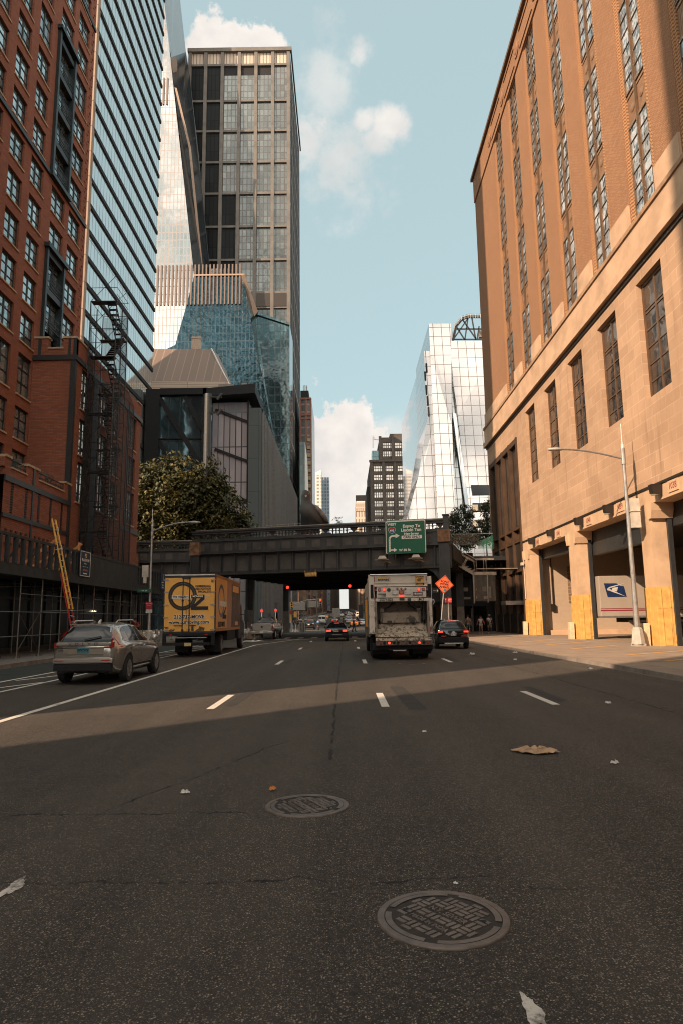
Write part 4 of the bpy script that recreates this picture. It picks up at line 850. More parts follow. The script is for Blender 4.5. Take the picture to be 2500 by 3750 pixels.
# giant pigeon statue
def pigeon():
    Yp=68.; u=Yp/2450
    base=pY(1140,1921,Yp); t=thing('pigeon_statue','giant realistic grey pigeon statue standing on the viaduct','statue',base)
    PG=M('pigeon_grey',(.055,.048,.043),.7,ns=1.2,na=.3,bp=.2); PW=M('pigeon_wing',(.17,.145,.125),.7,ns=1.4,na=.35,bp=.2)
    ring=[(1119,1795,4,0),(1121,1799,11,0),(1122,1808,16,0),(1121,1820,17,0),(1121,1831,17,0),(1123,1841,20,.1),(1128,1853,29,.2),(1134,1868,38,.3),(1140,1885,42,.4),(1147,1902,40,.6),(1157,1918,30,.8),(1168,1930,17,.9)]
    vs=[];fs=[];n=20
    for px,py,r_,tl in ring:
        c=pY(px,py,Yp)
        for k in range(n):
            a=6.28318*k/n; vs.append(c+Vector((math.cos(a)*r_*u,math.sin(a)*r_*u*1.05,-math.cos(a)*r_*u*tl*.35)))
    for j in range(len(ring)-1):
        for k in range(n): fs.append((j*n+k,(j+1)*n+k,(j+1)*n+(k+1)%n,j*n+(k+1)%n))
    fs+= [tuple(range(n)),tuple(range((len(ring)-1)*n,len(ring)*n))]
    MB().add(vs,fs).build('body',PG,t,smooth=True)
    c=pY(1176,1880,Yp-.5); w_=MB(); w_.sph((0,0,0),(.30,.42,1.15),n=14,m=10)
    w_.v=[tuple(Matrix.Rotation(R(-38),3,'Y')@Vector(v)+c) for v in w_.v]; w_.build('wing',PW,t,smooth=True)
    q=lambda px,py,o=0: pY(px,py,Yp+o)
    MB().prism([q(1160,1900,-.3),q(1200,1908,-.2),q(1208,1924,-.2),q(1165,1926,-.3)],(0,.7,0)).build('tail',PG,t)
    MB().prism([q(1116,1812,-.42),q(1126,1812,-.42),q(1121,1822,-.75)],(0,.25,.05)).build('beak',M('beak',(.3,.24,.2),.5),t)
    MB().sph(q(1111,1809,-.38),.06,n=8,m=6).sph(q(1131,1809,-.38),.06,n=8,m=6).build('eye',M('pigeon_eye',(.4,.12,.02),.3),t)
    z0=base.z-2.2
    b=MB()
    for dx in (-.45,.45): b.cyl((base.x+dx,Yp,base.z-.1),(base.x+dx,Yp-.1,z0),.13,n=8); [b.cyl((base.x+dx,Yp-.1,z0+.06),(base.x+dx+e,Yp-.6,z0+.03),.08,n=6) for e in (-.3,0,.3)]
    b.build('leg',M('pigeon_leg',(.32,.1,.08),.6),t)
    p_=thing('statue_plinth','low concrete plinth below the pigeon statue','plinth',(base.x,Yp,7.8)); MB().box(base.x-1.6,base.x+1.6,Yp-1.6,Yp+1.6,7.8,z0).build('block',CONC,p_)
pigeon()
# ---------------------------------------------------------------- trees
BARK=M('bark',(.06,.045,.035),.9,ns=4,bp=.4)
def leafmat(name,c): 
    m=M(name,c,.55,ns=.8,na=.35); return m
def tree(name,label,base,blobs,n,ls,mats,limbs,group=None,droop=.35):
    t=thing(name,label,'tree',base,group); bx=Vector(base); blobs=list(blobs)
    for k in range(len(blobs)*3 if n>2000 else 0):
        c,r_=random.choice(blobs[:len(blobs)]); r_=r_ if isinstance(r_,tuple) else (r_,)*3; d=Vector((random.gauss(0,1),random.gauss(0,1),random.gauss(.25,1))).normalized(); m_=random.uniform(.16,.34)
        if r_[0]>.9 or n<10000: blobs.append((tuple(Vector(c)+Vector((d.x*r_[0],d.y*r_[1],d.z*r_[2]))*1.08),(r_[0]*m_*1.3,r_[1]*m_,r_[2]*m_)))
    tb=MB(); top=sum((Vector(b_[0]) for b_ in blobs),Vector())/len(blobs)
    mid=Vector((bx.x+(top.x-bx.x)*.4,bx.y+(top.y-bx.y)*.4,bx.z+(top.z-bx.z)*.45)); r0=limbs
    tb.cyl(bx,mid,r0,r0*.7,n=9)
    for c,r_ in blobs:
        c=Vector(c); q=mid.lerp(c,.5)+Vector((random.uniform(-.3,.3),random.uniform(-.3,.3),.3)); tb.cyl(mid,q,r0*.4,r0*.22,n=6); tb.cyl(q,c,r0*.22,r0*.06,n=5)
    tb.build('trunk',BARK,t)
    lb=MB(); wsum=[r_[0]*r_[1]*r_[2] if isinstance(r_,tuple) else r_**3 for _,r_ in blobs]
    clumps=[]
    for (c,r_),w_ in zip(blobs,wsum):
        r_=r_ if isinstance(r_,tuple) else (r_,)*3
        for k in range(max(6,int(n/16*w_/sum(wsum)))):
            d=Vector((random.gauss(0,1),random.gauss(0,1),random.gauss(0,1))).normalized()*(random.random()**.38)
            clumps.append((Vector(c)+Vector((d.x*r_[0],d.y*r_[1],d.z*r_[2])),d))
    for c,d in clumps:
        tw_=Vector((d.x+random.uniform(-.5,.5),d.y+random.uniform(-.5,.5),random.uniform(-.6,.25))).normalized(); mi=0 if random.random()<.6 else 1
        for k in range(16):
            p_=c+tw_*random.uniform(-1.6,1.6)*ls*1.3+Vector((random.gauss(0,.5),random.gauss(0,.5),random.gauss(0,.35)))*ls
            a=(tw_+Vector((random.uniform(-.8,.8),random.uniform(-.8,.8),random.uniform(-.7,.3)))).normalized()
            s_=a.cross(Vector((random.gauss(0,.5),random.gauss(0,.5),1))).normalized()*ls*.28; a=a*ls*random.uniform(.6,1.1)
            lb.add([p_-a*.5,p_+s_,p_+a*.6-Vector((0,0,ls*droop*.3)),p_-s_],[(0,1,2,3)],mi)
    lb.build('crown',mats,t); return t
L1=leafmat('leaf_olive',(.105,.092,.026)); L2=leafmat('leaf_dark',(.05,.055,.018)); L3=leafmat('leaf_green',(.035,.05,.018))
bl=[((-22,80,13.5),(4.2,3.6,3.8)),((-18,80,14.5),(4.2,3.5,4.2)),((-22.3,80,18.4),(2.6,2.6,2.6)),((-19.6,80,19.2),(2.4,2.6,2.2)),((-16.8,80,18.4),(2.5,2.6,2.2)),((-14.4,80,14.6),(2.8,2.6,2.6)),((-12.6,80,12.4),(1.7,2.2,2.0)),((-15,80,11.5),(3,2.6,2)),((-24.3,80,16),(1.7,2.4,2.5)),((-20.8,79.5,21),(1.1,1.2,1.1)),((-24.2,79,19.6),(1.,1.2,1.2)),((-15.6,79,20),(.9,1.1,1.)),((-11.7,79,13.6),(.9,1.1,.9)),((-23,80,11),(3,2.6,2.4)),((-19,80,11),(3,2.6,2.2)),((-13.2,79.5,10.6),(2.2,2.4,1.6)),((-25,80,12.5),(2,2.6,2.6)),((-17,79.5,16.5),(3,2.6,2.5))]
tree('broadleaf_tree','big olive green broadleaf tree rising behind the viaduct beside the brick tower',(-18.5,80.5,.1),bl,46000,.44,[L1,L2],.4)
r_=lambda px,py,Y_=73: tuple(pY(px,py,Y_))
tree('deck_tree','dark slender leafy tree on the viaduct terrace at right of the green sign',(12.6,73,7.6),[(r_(1690,1890),(1.1,1.,1.4)),(r_(1665,1930),(1.,1.,1.2)),(r_(1720,1950),(1.2,1.,1.2)),(r_(1680,1975),(1.4,1.,.9)),(r_(1705,1870),(.6,.6,.7)),(r_(1650,1965),(.8,.8,.8)),(r_(1735,1985),(1.2,.9,.7)),(r_(1660,1895),(.8,.8,.8))],7500,.21,[L3,L2],.09,'trees on the viaduct terrace')
tree('deck_tree','thin dark leafy tree beside the brown corner of the sorting building',(15.6,73,7.6),[(r_(1780,1880),(.55,.7,1.2)),(r_(1775,1930),(.8,.7,1.)),(r_(1760,1970),(1.1,.8,.9)),(r_(1785,1850),(.4,.5,.6)),(r_(1800,1950),(.8,.7,1.2))],4200,.21,[L3,L2],.08,'trees on the viaduct terrace')
c=pY(1237,1905,66); tree('deck_sapling','small sparse sapling poking above the viaduct railing right of the pigeon',(c.x,66,7.8),[((c.x,66,c.z+.1),(.45,.4,.3)),((c.x+.2,66,c.z-.2),(.4,.4,.3))],150,.13,[L3,L2],.03)
# ---------------------------------------------------------------- stair tower and lobby under the viaduct's right end
st=thing('viaduct_stair','steel stair with mesh landing climbing to the viaduct at its right end','staircase',(12,62,0))
STR=M('stair_steel',(.34,.31,.27),.5,.5,dirt=.4)
q=lambda px,py,o=0: pY(px,py,62+o)
b=MB().beam(q(1630,2040),q(1732,2100),.08,.32).beam(q(1730,2100),q(1815,2100),.08,.3).box(q(1733,0).x,q(1812,0).x,61.6,63.6,2.75,3.1).box(q(1738,2000).x,16,61.9,63.5,6.05,6.12)
b.cyl(q(1730,2105),q(1734,2210),.05,n=6).build('stringer',STR,st)
b=MB()
for a,c_ in (((1637,1990),(1738,2047)),((1637,1998),(1735,2056)),((1637,2003),(1733,2058))): b.cyl(q(*a),q(*c_),.035,n=6)
for a,c_ in (((1738,2047),(1806,2045)),((1738,2050),(1806,2049)),((1733,2056),(1734,2092)),((1741,2050),(1742,2092)),((1768,2050),(1769,2090)),((1777,2050),(1779,2090)),((1650,2005),(1636,2035)),((1654,2007),(1640,2037)),((1708,2040),(1693,2068)),((1712,2042),(1697,2070))): b.cyl(q(*a),q(*c_),.03,n=6)
b.build('handrail',RAILM,st)
b=MB()
for i in range(9): p_=q(1640+i*10.5,2038+i*6.3,.3); b.box(p_.x-.15,p_.x+.18,61.8,63.2,p_.z-.04,p_.z+.0).box(p_.x-.15,p_.x-.12,61.8,63.2,p_.z-.2,p_.z)
b.build('tread',STR,st)
b=MB()
for i in range(26): a=q(1732+i*3.1,2106); c_=q(1735+i*3.1,2202); b.beam(a,Vector((c_.x,62,c_.z)),.012,.012)
for i in range(26): a=q(1732,2106+i*3.7); c_=q(1812,2106+i*3.7); b.beam(a,c_,.012,.012)
for px in (1732,1782): b.beam(q(px,2104),q(px+3,2206),.08,.08)
b.build('mesh_cage',STR,st)
lo=thing('station_lobby','black clad lobby block behind the stair under the viaduct','building',(12,72,0))
MB().box(8.9,24.0,76.2,82,.09,7.6).box(8.8,16.,66,76.1,7.2,7.62).box(8.9,9.1,62,72,3.2,7.2).build('cladding',M('black_cladding',(.014,.015,.016),.5,na=.2),lo)
MB().box(10,15.9,76.15,76.2,.1,2.9).build('glass_front',GLDK,lo)
wp_=MB()
for x0,x1,y0,y1 in ((1673,1711,2152,2166),(1673,1720,2186,2195),(1764,1778,2148,2166),(1770,1783,2183,2193),(1789,1795,2148,2190),(1740,1743,2153,2163),(1741,1744,2183,2193)):
    a=pY(x0,y1,71.1);c_=pY(x1,y0,71.1); wp_.box(a.x,c_.x,71.05,71.12,a.z,c_.z)
wp_.build('white_panel',M('lit_panel_paint',(.42,.36,.3),.6),lo)  # pale paint stands in for the glow of illuminated panels
GB=M('green_rail_glass',(.03,.14,.1),.08,alpha=.55,spec=.8)
gb=thing('glass_balustrade','greenish glass balustrade along the terrace above the stair','balustrade',(12,66,7.6)); a=pY(1640,1998,66);c_=pY(1802,1955,66)
MB().box(a.x,c_.x-1.4,65.95,65.97,a.z,c_.z).build('panel',M('clear_rail_glass',(.1,.12,.11),.08,alpha=.3,spec=.8),gb); d_=pY(1748,2010,66); MB().poly([(d_.x,65.9,d_.z),(c_.x,65.9,d_.z),(c_.x,65.9,c_.z-.1),(d_.x,65.9,a.z+.3)]).build('green_panel',GB,gb)
MB().box(a.x,c_.x,65.93,65.99,c_.z,c_.z+.04).build('cap_rail',RAILM,gb)
# ---------------------------------------------------------------- street lamps and small signs
def street_lamp(label,base,zj,arm,zs,thick,boxz,mat):
    t=thing('street_lamp',label,'street lamp',base,'cobra head street lamps'); b=Vector(base); a=Vector(arm)
    MB().prism([(b.x-.28,b.y-.28,b.z),(b.x+.28,b.y-.28,b.z),(b.x+.28,b.y+.28,b.z),(b.x-.28,b.y+.28,b.z)],(0,0,.12)).lathe([(.36,.1),(.26,.85),(.2,.95)],b,n=8).build('base',M('lamp_base',(.42,.38,.33),.6,dirt=.3),t)
    MB().cyl(b+Vector((0,0,.8)),(b.x,b.y,3.2),thick*1.5,thick*1.25,n=12).cyl((b.x,b.y,3.2),(b.x,b.y,zj+.35),thick*1.2,thick*.8,n=12).cyl((b.x,b.y,zj-.3),(b.x,b.y,zj+.6),thick*1.25,thick*1.1,n=12).build('pole',mat,t)
    MB().cyl((b.x,b.y,zj+.35),(b.x,b.y,zj+.8),.09,.07,n=8).cyl((b.x,b.y,zj+.8),(b.x,b.y,zs),.035,.02,n=6).build('antenna',PAPER,t)
    pts=[]
    for i in range(9): s_=i/8; pts.append(Vector((b.x,b.y,zj))+Vector((a.x*s_,a.y*s_,a.z*math.sin(s_*1.57))))
    MB().tube(pts,.05,8).build('arm',mat,t)
    e=pts[-1]; d=Vector((a.x,a.y,0)).normalized(); h=MB().sph((0,0,0),(.46,.17,.1),n=12,m=6); mt=Matrix.Rotation(math.atan2(d.y,d.x),3,'Z'); h.v=[tuple(mt@Vector(v)+e+d*.35) for v in h.v]; h.build('luminaire',M('lamp_head',(.4,.38,.35),.5),t,smooth=True)
    return t
l1=street_lamp('grey cobra head street lamp standing in front of the stone docks, arm to the left',(15.05,35.1,.09),9.95,(-3.3,-.1,.55),11.9,.1,0,GALV)
MB().box(15.15,15.6,34.85,35.15,6.2,7.75).box(15.1,15.6,34.8,35.2,7.05,7.1).build('equipment_box',M('equip_grey',(.5,.45,.38),.6),l1)
l2=street_lamp('thin grey cobra head street lamp left of the yellow truck, arm to the right',(-12.95,44.9,.15),7.7,(2.4,.3,.62),9.25,.075,0,GALV)
MB().box(-13.5,-13.1,44.8,45.0,4.6,5.4).box(-13.4,-13.2,44.8,45.0,4.2,4.6).build('signal_back',M('pale_plastic',(.55,.48,.4),.5),l2)
def smallsign(name,label,px,py,Y_,w,h,mat,txt=(),rot=0,group=None,tm=TXW,pole=True):
    c=pY(px,py,Y_); t=thing(name,label,'sign',(c.x,c.y,.1),group)
    MB().box(c.x-w/2,c.x+w/2,Y_-.03,Y_,c.z-h/2,c.z+h/2).build('panel',mat,t)
    for s_,sz,dz,m2 in txt: text(s_,sz,(c.x,Y_-.035,c.z+dz),t,m2 or tm)
    if pole: MB().cyl((c.x,Y_+.04,.1),(c.x,Y_+.04,c.z+h/2+.1),.035,n=8).build('post',GALV,t)
    return t
smallsign('parking_sign','red parking regulation sign over a pale one on the left lamp post',547,2218,44.7,.42,.5,SIGNRED,(('NO STANDING',.06,.14,None),('ANYTIME',.06,.0,None)),pole=False)
smallsign('parking_sign_plate','pale sign plate under the red sign on the left lamp post',547,2238,44.7,.42,.26,PAPER,(),pole=False)
smallsign('parking_sign','red no standing sign on a thin post below the orange road work diamond',1639,2198,49.8,.5,.34,SIGNRED,(('NO STANDING',.065,.07,None),('ANYTIME',.065,-.06,None)))
def diamond():
    c=pY(1625,2140,49.4); t=thing('road_work_sign','orange diamond sign reading road work ahead beside the viaduct column','road sign',c); a=.68
    MB().prism([(c.x,49.4,c.z-a),(c.x+a,49.4,c.z),(c.x,49.4,c.z+a),(c.x-a,49.4,c.z)],(0,.03,0)).build('panel',M('work_orange',(.72,.12,.035),.5,na=.06),t)
    o=[(0,-a*.94),(a*.94,0),(0,a*.94),(-a*.94,0)]; i_=[(x*.94,z*.94) for x,z in o]
    MB().add([(c.x+x,49.395,c.z+z) for x,z in o+i_],[(k,(k+1)%4,4+(k+1)%4,4+k) for k in range(4)]).build('border',TXB,t)
    for s_,dz in (('ROAD',.2),('WORK',-.0),('AHEAD',-.2)): text(s_,.21,(c.x,49.39,c.z+dz),t,TXB,bold=.006)
    MB().box(c.x-.02,c.x+.17,49.385,49.395,c.z-.48,c.z-.3).build('sticker',M('teal_sticker',(.02,.16,.18),.5),t)
    MB().cyl((c.x,49.46,.09),(c.x,49.46,c.z+.2),.04,n=8).build('post',GALV,t); t.rotation_euler=(0,R(7),0)
diamond()
t=smallsign('one_way_sign','black one way arrow sign left of the orange diamond',1590,2163,53.4,.6,.36,BLK,(('WAY',.12,0,None),),pole=False); c=pY(1590,2163,53.36); MB().poly([(c.x+.17,53.36,c.z-.13),(c.x+.29,53.36,c.z),(c.x+.17,53.36,c.z+.13)]).build('arrow',TXW,t)
t=thing('leaning_sandwich_board','grey sandwich board standing under the shed at the left edge','sandwich board',(-15.4,29,.15)); MB().prism([(-15.7,29,.15),(-15.15,29.1,.15),(-15.25,29.3,1.2),(-15.6,29.2,1.2)],(0,.04,0)).build('front_panel',M('board_grey',(.16,.15,.14),.6),t); MB().beam((-15.65,29.9,.15),(-15.5,29.3,1.2),.04,.04).beam((-15.1,29.9,.15),(-15.25,29.3,1.2),.04,.04).build('rear_leg',DK,t)
c=pX(497,2144,-16.8); t=thing('exit_light','small red lit sign under the far end of the shed','exit sign',c); MB().box(c.x-.04,c.x,c.y-.2,c.y+.2,c.z-.09,c.z+.09).build('face',LITR,t)
# ---------------------------------------------------------------- towers beyond the viaduct
def cwall(name,col,line,w_,h_,ms,metal=.85,rough=.05,wav=.03,ws=.25,var=.25,tint=None,ofs=0.,spec=.7):
    """curtain wall: reflective panes in a grid of thin lines"""
    if name in MATS: return MATS[name]
    m,nt,b=nodes(name); MATS[name]=m
    vec,pos,u,z=wallvec(nt)
    t=nt.nodes.new('ShaderNodeTexBrick'); t.offset=ofs; nt.links.new(vec,t.inputs['Vector']); t.inputs['Scale'].default_value=1; t.inputs['Brick Width'].default_value=w_; t.inputs['Row Height'].default_value=h_; t.inputs['Mortar Size'].default_value=ms; t.inputs['Mortar Smooth'].default_value=0.
    t.inputs['Color1'].default_value=(*sc3(col,1-var),1); t.inputs['Color2'].default_value=(*sc3(col,1+var*.6),1); t.inputs['Mortar'].default_value=(*line,1); t.inputs['Bias'].default_value=.2
    c=t.outputs[0]
    if tint: c=mixc(nt,mth(nt,'MULTIPLY',ramp(nt,noise(nt,pos,.045,4,.6),.45,.62),.75),c,tint)
    nt.links.new(c,b.inputs['Base Color']); nt.links.new(mth(nt,'MULTIPLY',mth(nt,'SUBTRACT',1,t.outputs['Fac']),metal),b.inputs['Metallic'])
    b.inputs['Roughness'].default_value=rough; b.inputs['Specular IOR Level'].default_value=spec
    nt.links.new(bump(nt,mth(nt,'ADD',noise(nt,pos,ws,2),mth(nt,'MULTIPLY',t.outputs['Fac'],-.05)),wav,1.),b.inputs['Normal']); return m
# banded glass tower
BD=cwall('banded_glass',(.69,.72,.70),(.14,.17,.18),1.35,60,.09,.85,.05,.012,.1,.06)
gt=thing('banded_glass_tower','blue grey glass office tower with dark horizontal bands right of the brick tower','building',(-38.5,94,0))
MB().box(-70,-38.5,94.2,130,0,160).build('glass_wall',BD,gt)
used=[]; fb=MB().box(-.02,.2,94.15,130.1,-.6,.12).build('floor_band',DKM)
for k in range(-10,19): put(fb,used,gt,(-38.5,0,78.6+4.35*k),0)
MB().box(-40.1,-38.3,93.4,94.4,0,160).build('corner_pier',brick('tan_panel',(.33,.235,.165),(.29,.2,.14),(.12,.08,.06),4,4.35,.08,.7,.1,.1),gt)
MB().box(-70,-40.1,93.9,94.3,0,160).build('south_glass',cwall('south_teal_glass',(.42,.62,.66),(.03,.05,.06),3.2,8.7,.12,.9,.04,.01,.1,.05),gt)
# leaning white glass tower
WG=cwall('white_glass',(.55,.53,.51),(.3,.27,.25),1.62,3.62,.16,.9,.06,.05,.12,.1); BG2=cwall('blue_reflection',(.026,.062,.08),(.006,.014,.018),1.62,3.62,.2,.8,.06,.35,.22,.35,(.02,.055,.075)); GG=cwall('grey_glass',(.36,.40,.42),(.2,.22,.23),.8,200,.12,.5,.2,.01,.1,.05)
DG=cwall('dark_blade_glass',(.035,.045,.052),(.012,.014,.015),3.5,7.2,.25,.5,.15,.05,.2,.3); TAN=M('tan_steel',(.27,.19,.14),.5,.4,dirt=.2)
wt=thing('leaning_glass_tower','bright white glass skyscraper with a slanted dark edge behind the banded tower','building',(-75,270,0))
MB().prism([(-120,270,108),(-120,270,330),(-85.4,270,330),(-63.1,270,149.5),(-66.6,270,134),(-70.5,270,118),(-85,270,111)],(0,30,0)).build('south_face',WG,wt)
MB().prism([(-120,270.1,0),(-120,270.1,108),(-85,270.1,111),(-70.5,270.1,118),(-66.6,270.1,134),(-63.1,270.1,149.4),(-41.4,270.1,149.4),(-28.8,270.1,78),(-28.,270.1,0)],(0,20,0)).build('lower_wing_reflection',BG2,wt)  # dark blue colour painted in where a neighbouring tower's reflection shows
Q=lambda px,py,y: tuple(pY(px,py,y))
MB().poly([Q(560,-330,270),Q(628,210,270),Q(682,191,288),Q(648,-110,288),Q(638,-330,288)]).build('upper_blade',GG,wt)
MB().poly([Q(628,210,269.9),Q(660,500,269.9),Q(712,1016,269.9),Q(772,1012,288),Q(728,560,288),Q(695,270,288),Q(682,191,288)]).build('dark_blade',DG,wt)
b=MB().prism([Q(640,320,268),Q(648,322,268),Q(700,540,275),Q(747,1012,280),Q(738,1012,280),Q(692,540,275)],(0,.5,0)).prism([Q(628,212,268.5),Q(680,193,290),Q(684,245,290),Q(634,265,268.5)],(0,.4,0)); b.build('tan_strut',TAN,wt)
b=MB()
for i in range(48):
    x=-118+i*1.62
    if x<-42.5: b.box(x,x+.62,269.5,270.05,136,154.5)
b.build('louvre_fin',M('louvre_brown',(.13,.09,.07),.6),wt); b=MB()
for i in range(26): x=-118+i*1.62; b.box(x,x+.62,269.5,270.05,233,246.5)
b.build('louvre_fin',M('louvre_brown',(.13,.09,.07),.6),wt)
b=MB()
for i in range(8): b.cyl((-55.5+i*1.75,271,149),(-55.5+i*1.75,271,153.2),.25,n=6)
b.build('roof_pole',PAPER,wt)
MB().box(-63,-41.2,269.4,271,149.2,149.9).build('roof_edge',TAN,wt)
# faceted teal building
TG=cwall('teal_glass',(.075,.125,.135),(.015,.025,.03),2.6,3.6,.16,.75,.07,.12,.2,.35,(.03,.045,.05)); TG2=cwall('teal_glass_light',(.11,.18,.19),(.03,.045,.05),2.6,3.6,.16,.8,.06,.06,.2,.2)
fb_=thing('faceted_glass_building','teal faceted glass block with sloping edges before the stone gridded tower','building',(-33,262,0))
MB().prism([Q(935,1145,276),Q(1061,1187,276),Q(1061,1760,276),Q(1061,2200,276),Q(975,2200,276),Q(1000,1590,276)],(0,18,0)).build('south_facet',TG,fb_)
MB().poly([Q(890,1010,268),Q(935,1145,275.9),Q(1003,1600,275.9),Q(1000,2000,275.9),Q(985,2000,268),Q(955,1370,268)]).build('east_facet',TG2,fb_)
MB().prism([Q(884,1008,267),Q(899,1008,267),Q(945,1140,274),Q(931,1160,274)],(0,.6,0)).build('sloping_trim',TAN,fb_)
MB().prism([Q(933,1140,275),Q(1062,1182,275),Q(1062,1190,275),Q(934,1149,275)],(0,.5,0)).build('parapet',TG2,fb_)
# stone gridded tower
GRD_=M('grid_stone',(.125,.112,.098),.8,ns=.25,na=.18,bp=.05); TWG=cwall('tower_glass',(.135,.15,.147),(.06,.055,.05),2.05,3.45,.22,.7,.07,.05,.2,.3); TWD=cwall('tower_glass_dark_shade',(.010,.013,.014),(.005,.005,.005),2.05,8.6,.2,.0,.4,.0,.2,.3,spec=.1); RIBP=cwall('ribbed_panel',(.46,.37,.29),(.16,.12,.09),1.7,40,.2,0,.8,.0,.2,.1)
ct=thing('stone_grid_tower','tall square tower with a stone grid frame and grey glass, centre of the skyline','building',(-50,300,0))
xc=[-74.6,-66.5,-58.0,-49.45,-41,-32.5,-24.6]; zr=[288.6,280.4,259.9,243.0,225.8,208.8,191.1,173.6,156.6,149.,130,112,94,76,58,40,22,4]
used=[];u2=[];u3=[]
cpr=MB().box(-.8,.8,-1.1,.6,0,288.6).build('column',GRD_)
for x in xc: put(cpr,used,ct,(x,300,0),0)
spd=MB().box(-75.6,-23.6,-.7,.5,-.55,.55).build('spandrel',GRD_); u4=[]
for i,z in enumerate(zr):
    put(spd,u4,ct,(0,300,z),0)
MB().box(-75.8,-22.9,298.4,300.6,287.6,289.6).box(-23.6,-22.9,300.6,373,287.6,289.6).build('coping',GRD_,ct); MB().box(-75.6,-23.6,299.,300.4,149.4,156.).build('dark_belt',BRZD,ct)
for a,c_ in zip(xc,xc[1:]):
    for j,(z1,z0) in enumerate(zip(zr,zr[1:])):
        if z0<58: continue
        k=xc.index(a); dark=(k<2) or (k==2 and j>=5)  # near-black glass paints deep shade and a reflection onto the left bays
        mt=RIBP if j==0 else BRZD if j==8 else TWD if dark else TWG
        if j==1 and not dark and k<5:
            MB().box(a+.8,c_-.8,300.2,300.4,z1-5.6,z1-.55).build('plant_recess',DKM,ct); MB().box(a+.8,c_-.8,300.1,300.3,z0+.55,z1-5.6).build('window_bay',mt,ct); continue
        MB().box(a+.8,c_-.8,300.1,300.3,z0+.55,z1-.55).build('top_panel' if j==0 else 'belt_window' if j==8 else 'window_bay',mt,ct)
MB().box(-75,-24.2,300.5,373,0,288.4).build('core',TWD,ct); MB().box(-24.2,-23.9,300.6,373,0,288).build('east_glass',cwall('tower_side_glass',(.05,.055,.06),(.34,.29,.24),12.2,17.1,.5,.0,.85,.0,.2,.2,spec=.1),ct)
# low building with black frames and the long ribbed flank
RIB=M('ribbed_metal',(.022,.024,.025),.8,.0,spec=.08,ns=.3,na=.25); FRB=M('black_frame',(.012,.013,.014),.6,spec=.2); CLG=cwall('lobby_glass',(.10,.17,.20),(.02,.03,.035),2.1,9,.12,.75,.05,.08,.15,.3,(.03,.05,.06)); CLG2=cwall('atrium_glass',(.50,.47,.49),(.04,.05,.055),1.15,7,.1,.45,.05,.05,.12,.2,(.2,.25,.3)); GPAN=cwall('grey_panel',(.075,.085,.085),(.05,.06,.06),2.3,6.5,.06,.0,.7,0,.2,.1,spec=.15)
lb=thing('black_framed_building','low dark glass building with a black canopy and a long ribbed flank along the avenue','building',(-26,125,0))
MB().box(-36,-26.6,125.4,150,0,45.5).build('glass_box',CLG,lb)
b=MB().box(-38,-35.3,124.6,150,0,46.4).box(-35.3,-26.,124.6,126,45.2,46.5).box(-26.9,-25.4,124.6,126,0,46.4)
b.build('black_frame',FRB,lb)
b=MB()
for a,c_ in (((-35.3,44.5),(-27,31)),((-35.3,36),(-27.5,22.5)),((-35,28),(-29,18)),((-30.5,45),(-26.8,38))): b.beam((a[0],125.2,a[1]),(c_[0],125.2,c_[1]),.35,.9)
for z in (36.5,28.,20): b.box(-35.3,-26.9,125.1,125.3,z-.12,z+.12)
b.build('brace',FRB,lb)
MB().box(-25.4,-18.1,126.4,140,0,44).build('atrium_glass',CLG2,lb); b=MB()
for z0 in (42.5,34.6,26.8,19): b.beam((-24.7,126.2,z0),(-18.2,126.2,z0-2.6),.3,.5)
b.box(-18.4,-18.1,125.9,126.3,0,44.2).build('atrium_rib',FRB,lb)
MB().prism([(-26,123.5,44.4),(-16.6,123.5,44.9),(-16.6,123.5,46.8),(-26,123.5,46.)],(0,12,0)).build('canopy',FRB,lb); MB().box(-24,-21,125,127,46.5,47.3).box(-19.5,-18.5,125,127,46.8,47.5).build('roof_box',GRITP,lb)
MB().box(-18.1,-15.8,125.6,128,0,42.6).build('grey_panel',GPAN,lb)
MB().box(-18,-15.75,128,226,0,42.4).build('flank_wall',RIB,lb); b=MB()
for i in range(40): y=128+i*2.45; b.box(-15.75,-15.4,y,y+.35,0,42.6)
b.build('flank_rib',M('rib_edge',(.14,.13,.12),.5,.2),lb); MB().box(-17,-15.6,128,226,42.4,43.1).build('flank_cap',FRB,lb)
b=MB()
for y,z in ((136,3),(150,5.5),(151,3.2),(170,4)): b.box(-15.4,-15.3,y,y+5,.2,z)
b.build('service_door',DK,lb)
# brown hipped roof
BR=cwall('brown_roof',(.17,.115,.085),(.25,.18,.135),1.9,80,.1,.1,.6,.0,.2,.15); SLT=cwall('beige_slats',(.42,.33,.25),(.22,.17,.13),9,.62,.06,0,.7,0,.2,.1)
hb=thing('brown_roof_building','building with a sloping brown metal roof and beige slatted band above the dark glass block','building',(-36,150,0))
MB().poly([Q(480,1278,158),Q(775,1278,158),Q(835,1395,150),Q(470,1397,150)]).poly([Q(775,1278,158),Q(835,1395,150),Q(858,1425,158),Q(800,1300,166)]).build('roof',BR,hb)
MB().poly([Q(470,1397,149.9),Q(835,1395,149.9),Q(850,1428,149.9),Q(470,1428,149.9)]).build('slat_band',SLT,hb); a=pY(850,1428,150); MB().box(-60,a.x,150.2,175,0,a.z).build('body',BRZD,hb)
a=pY(718,1262,158); MB().box(a.x-1.1,a.x+1.1,158,159.5,a.z-2,a.z+1.6).box(a.x-1.2,a.x+1.2,157.9,159.6,a.z+1.6,a.z+2.1).build('chimney',M('chimney_tan',(.4,.3,.23),.8),hb); MB().beam(Q(775,1277,157.6),Q(842,1412,149.4),.25,.3).build('hip_trim',PAPER,hb)
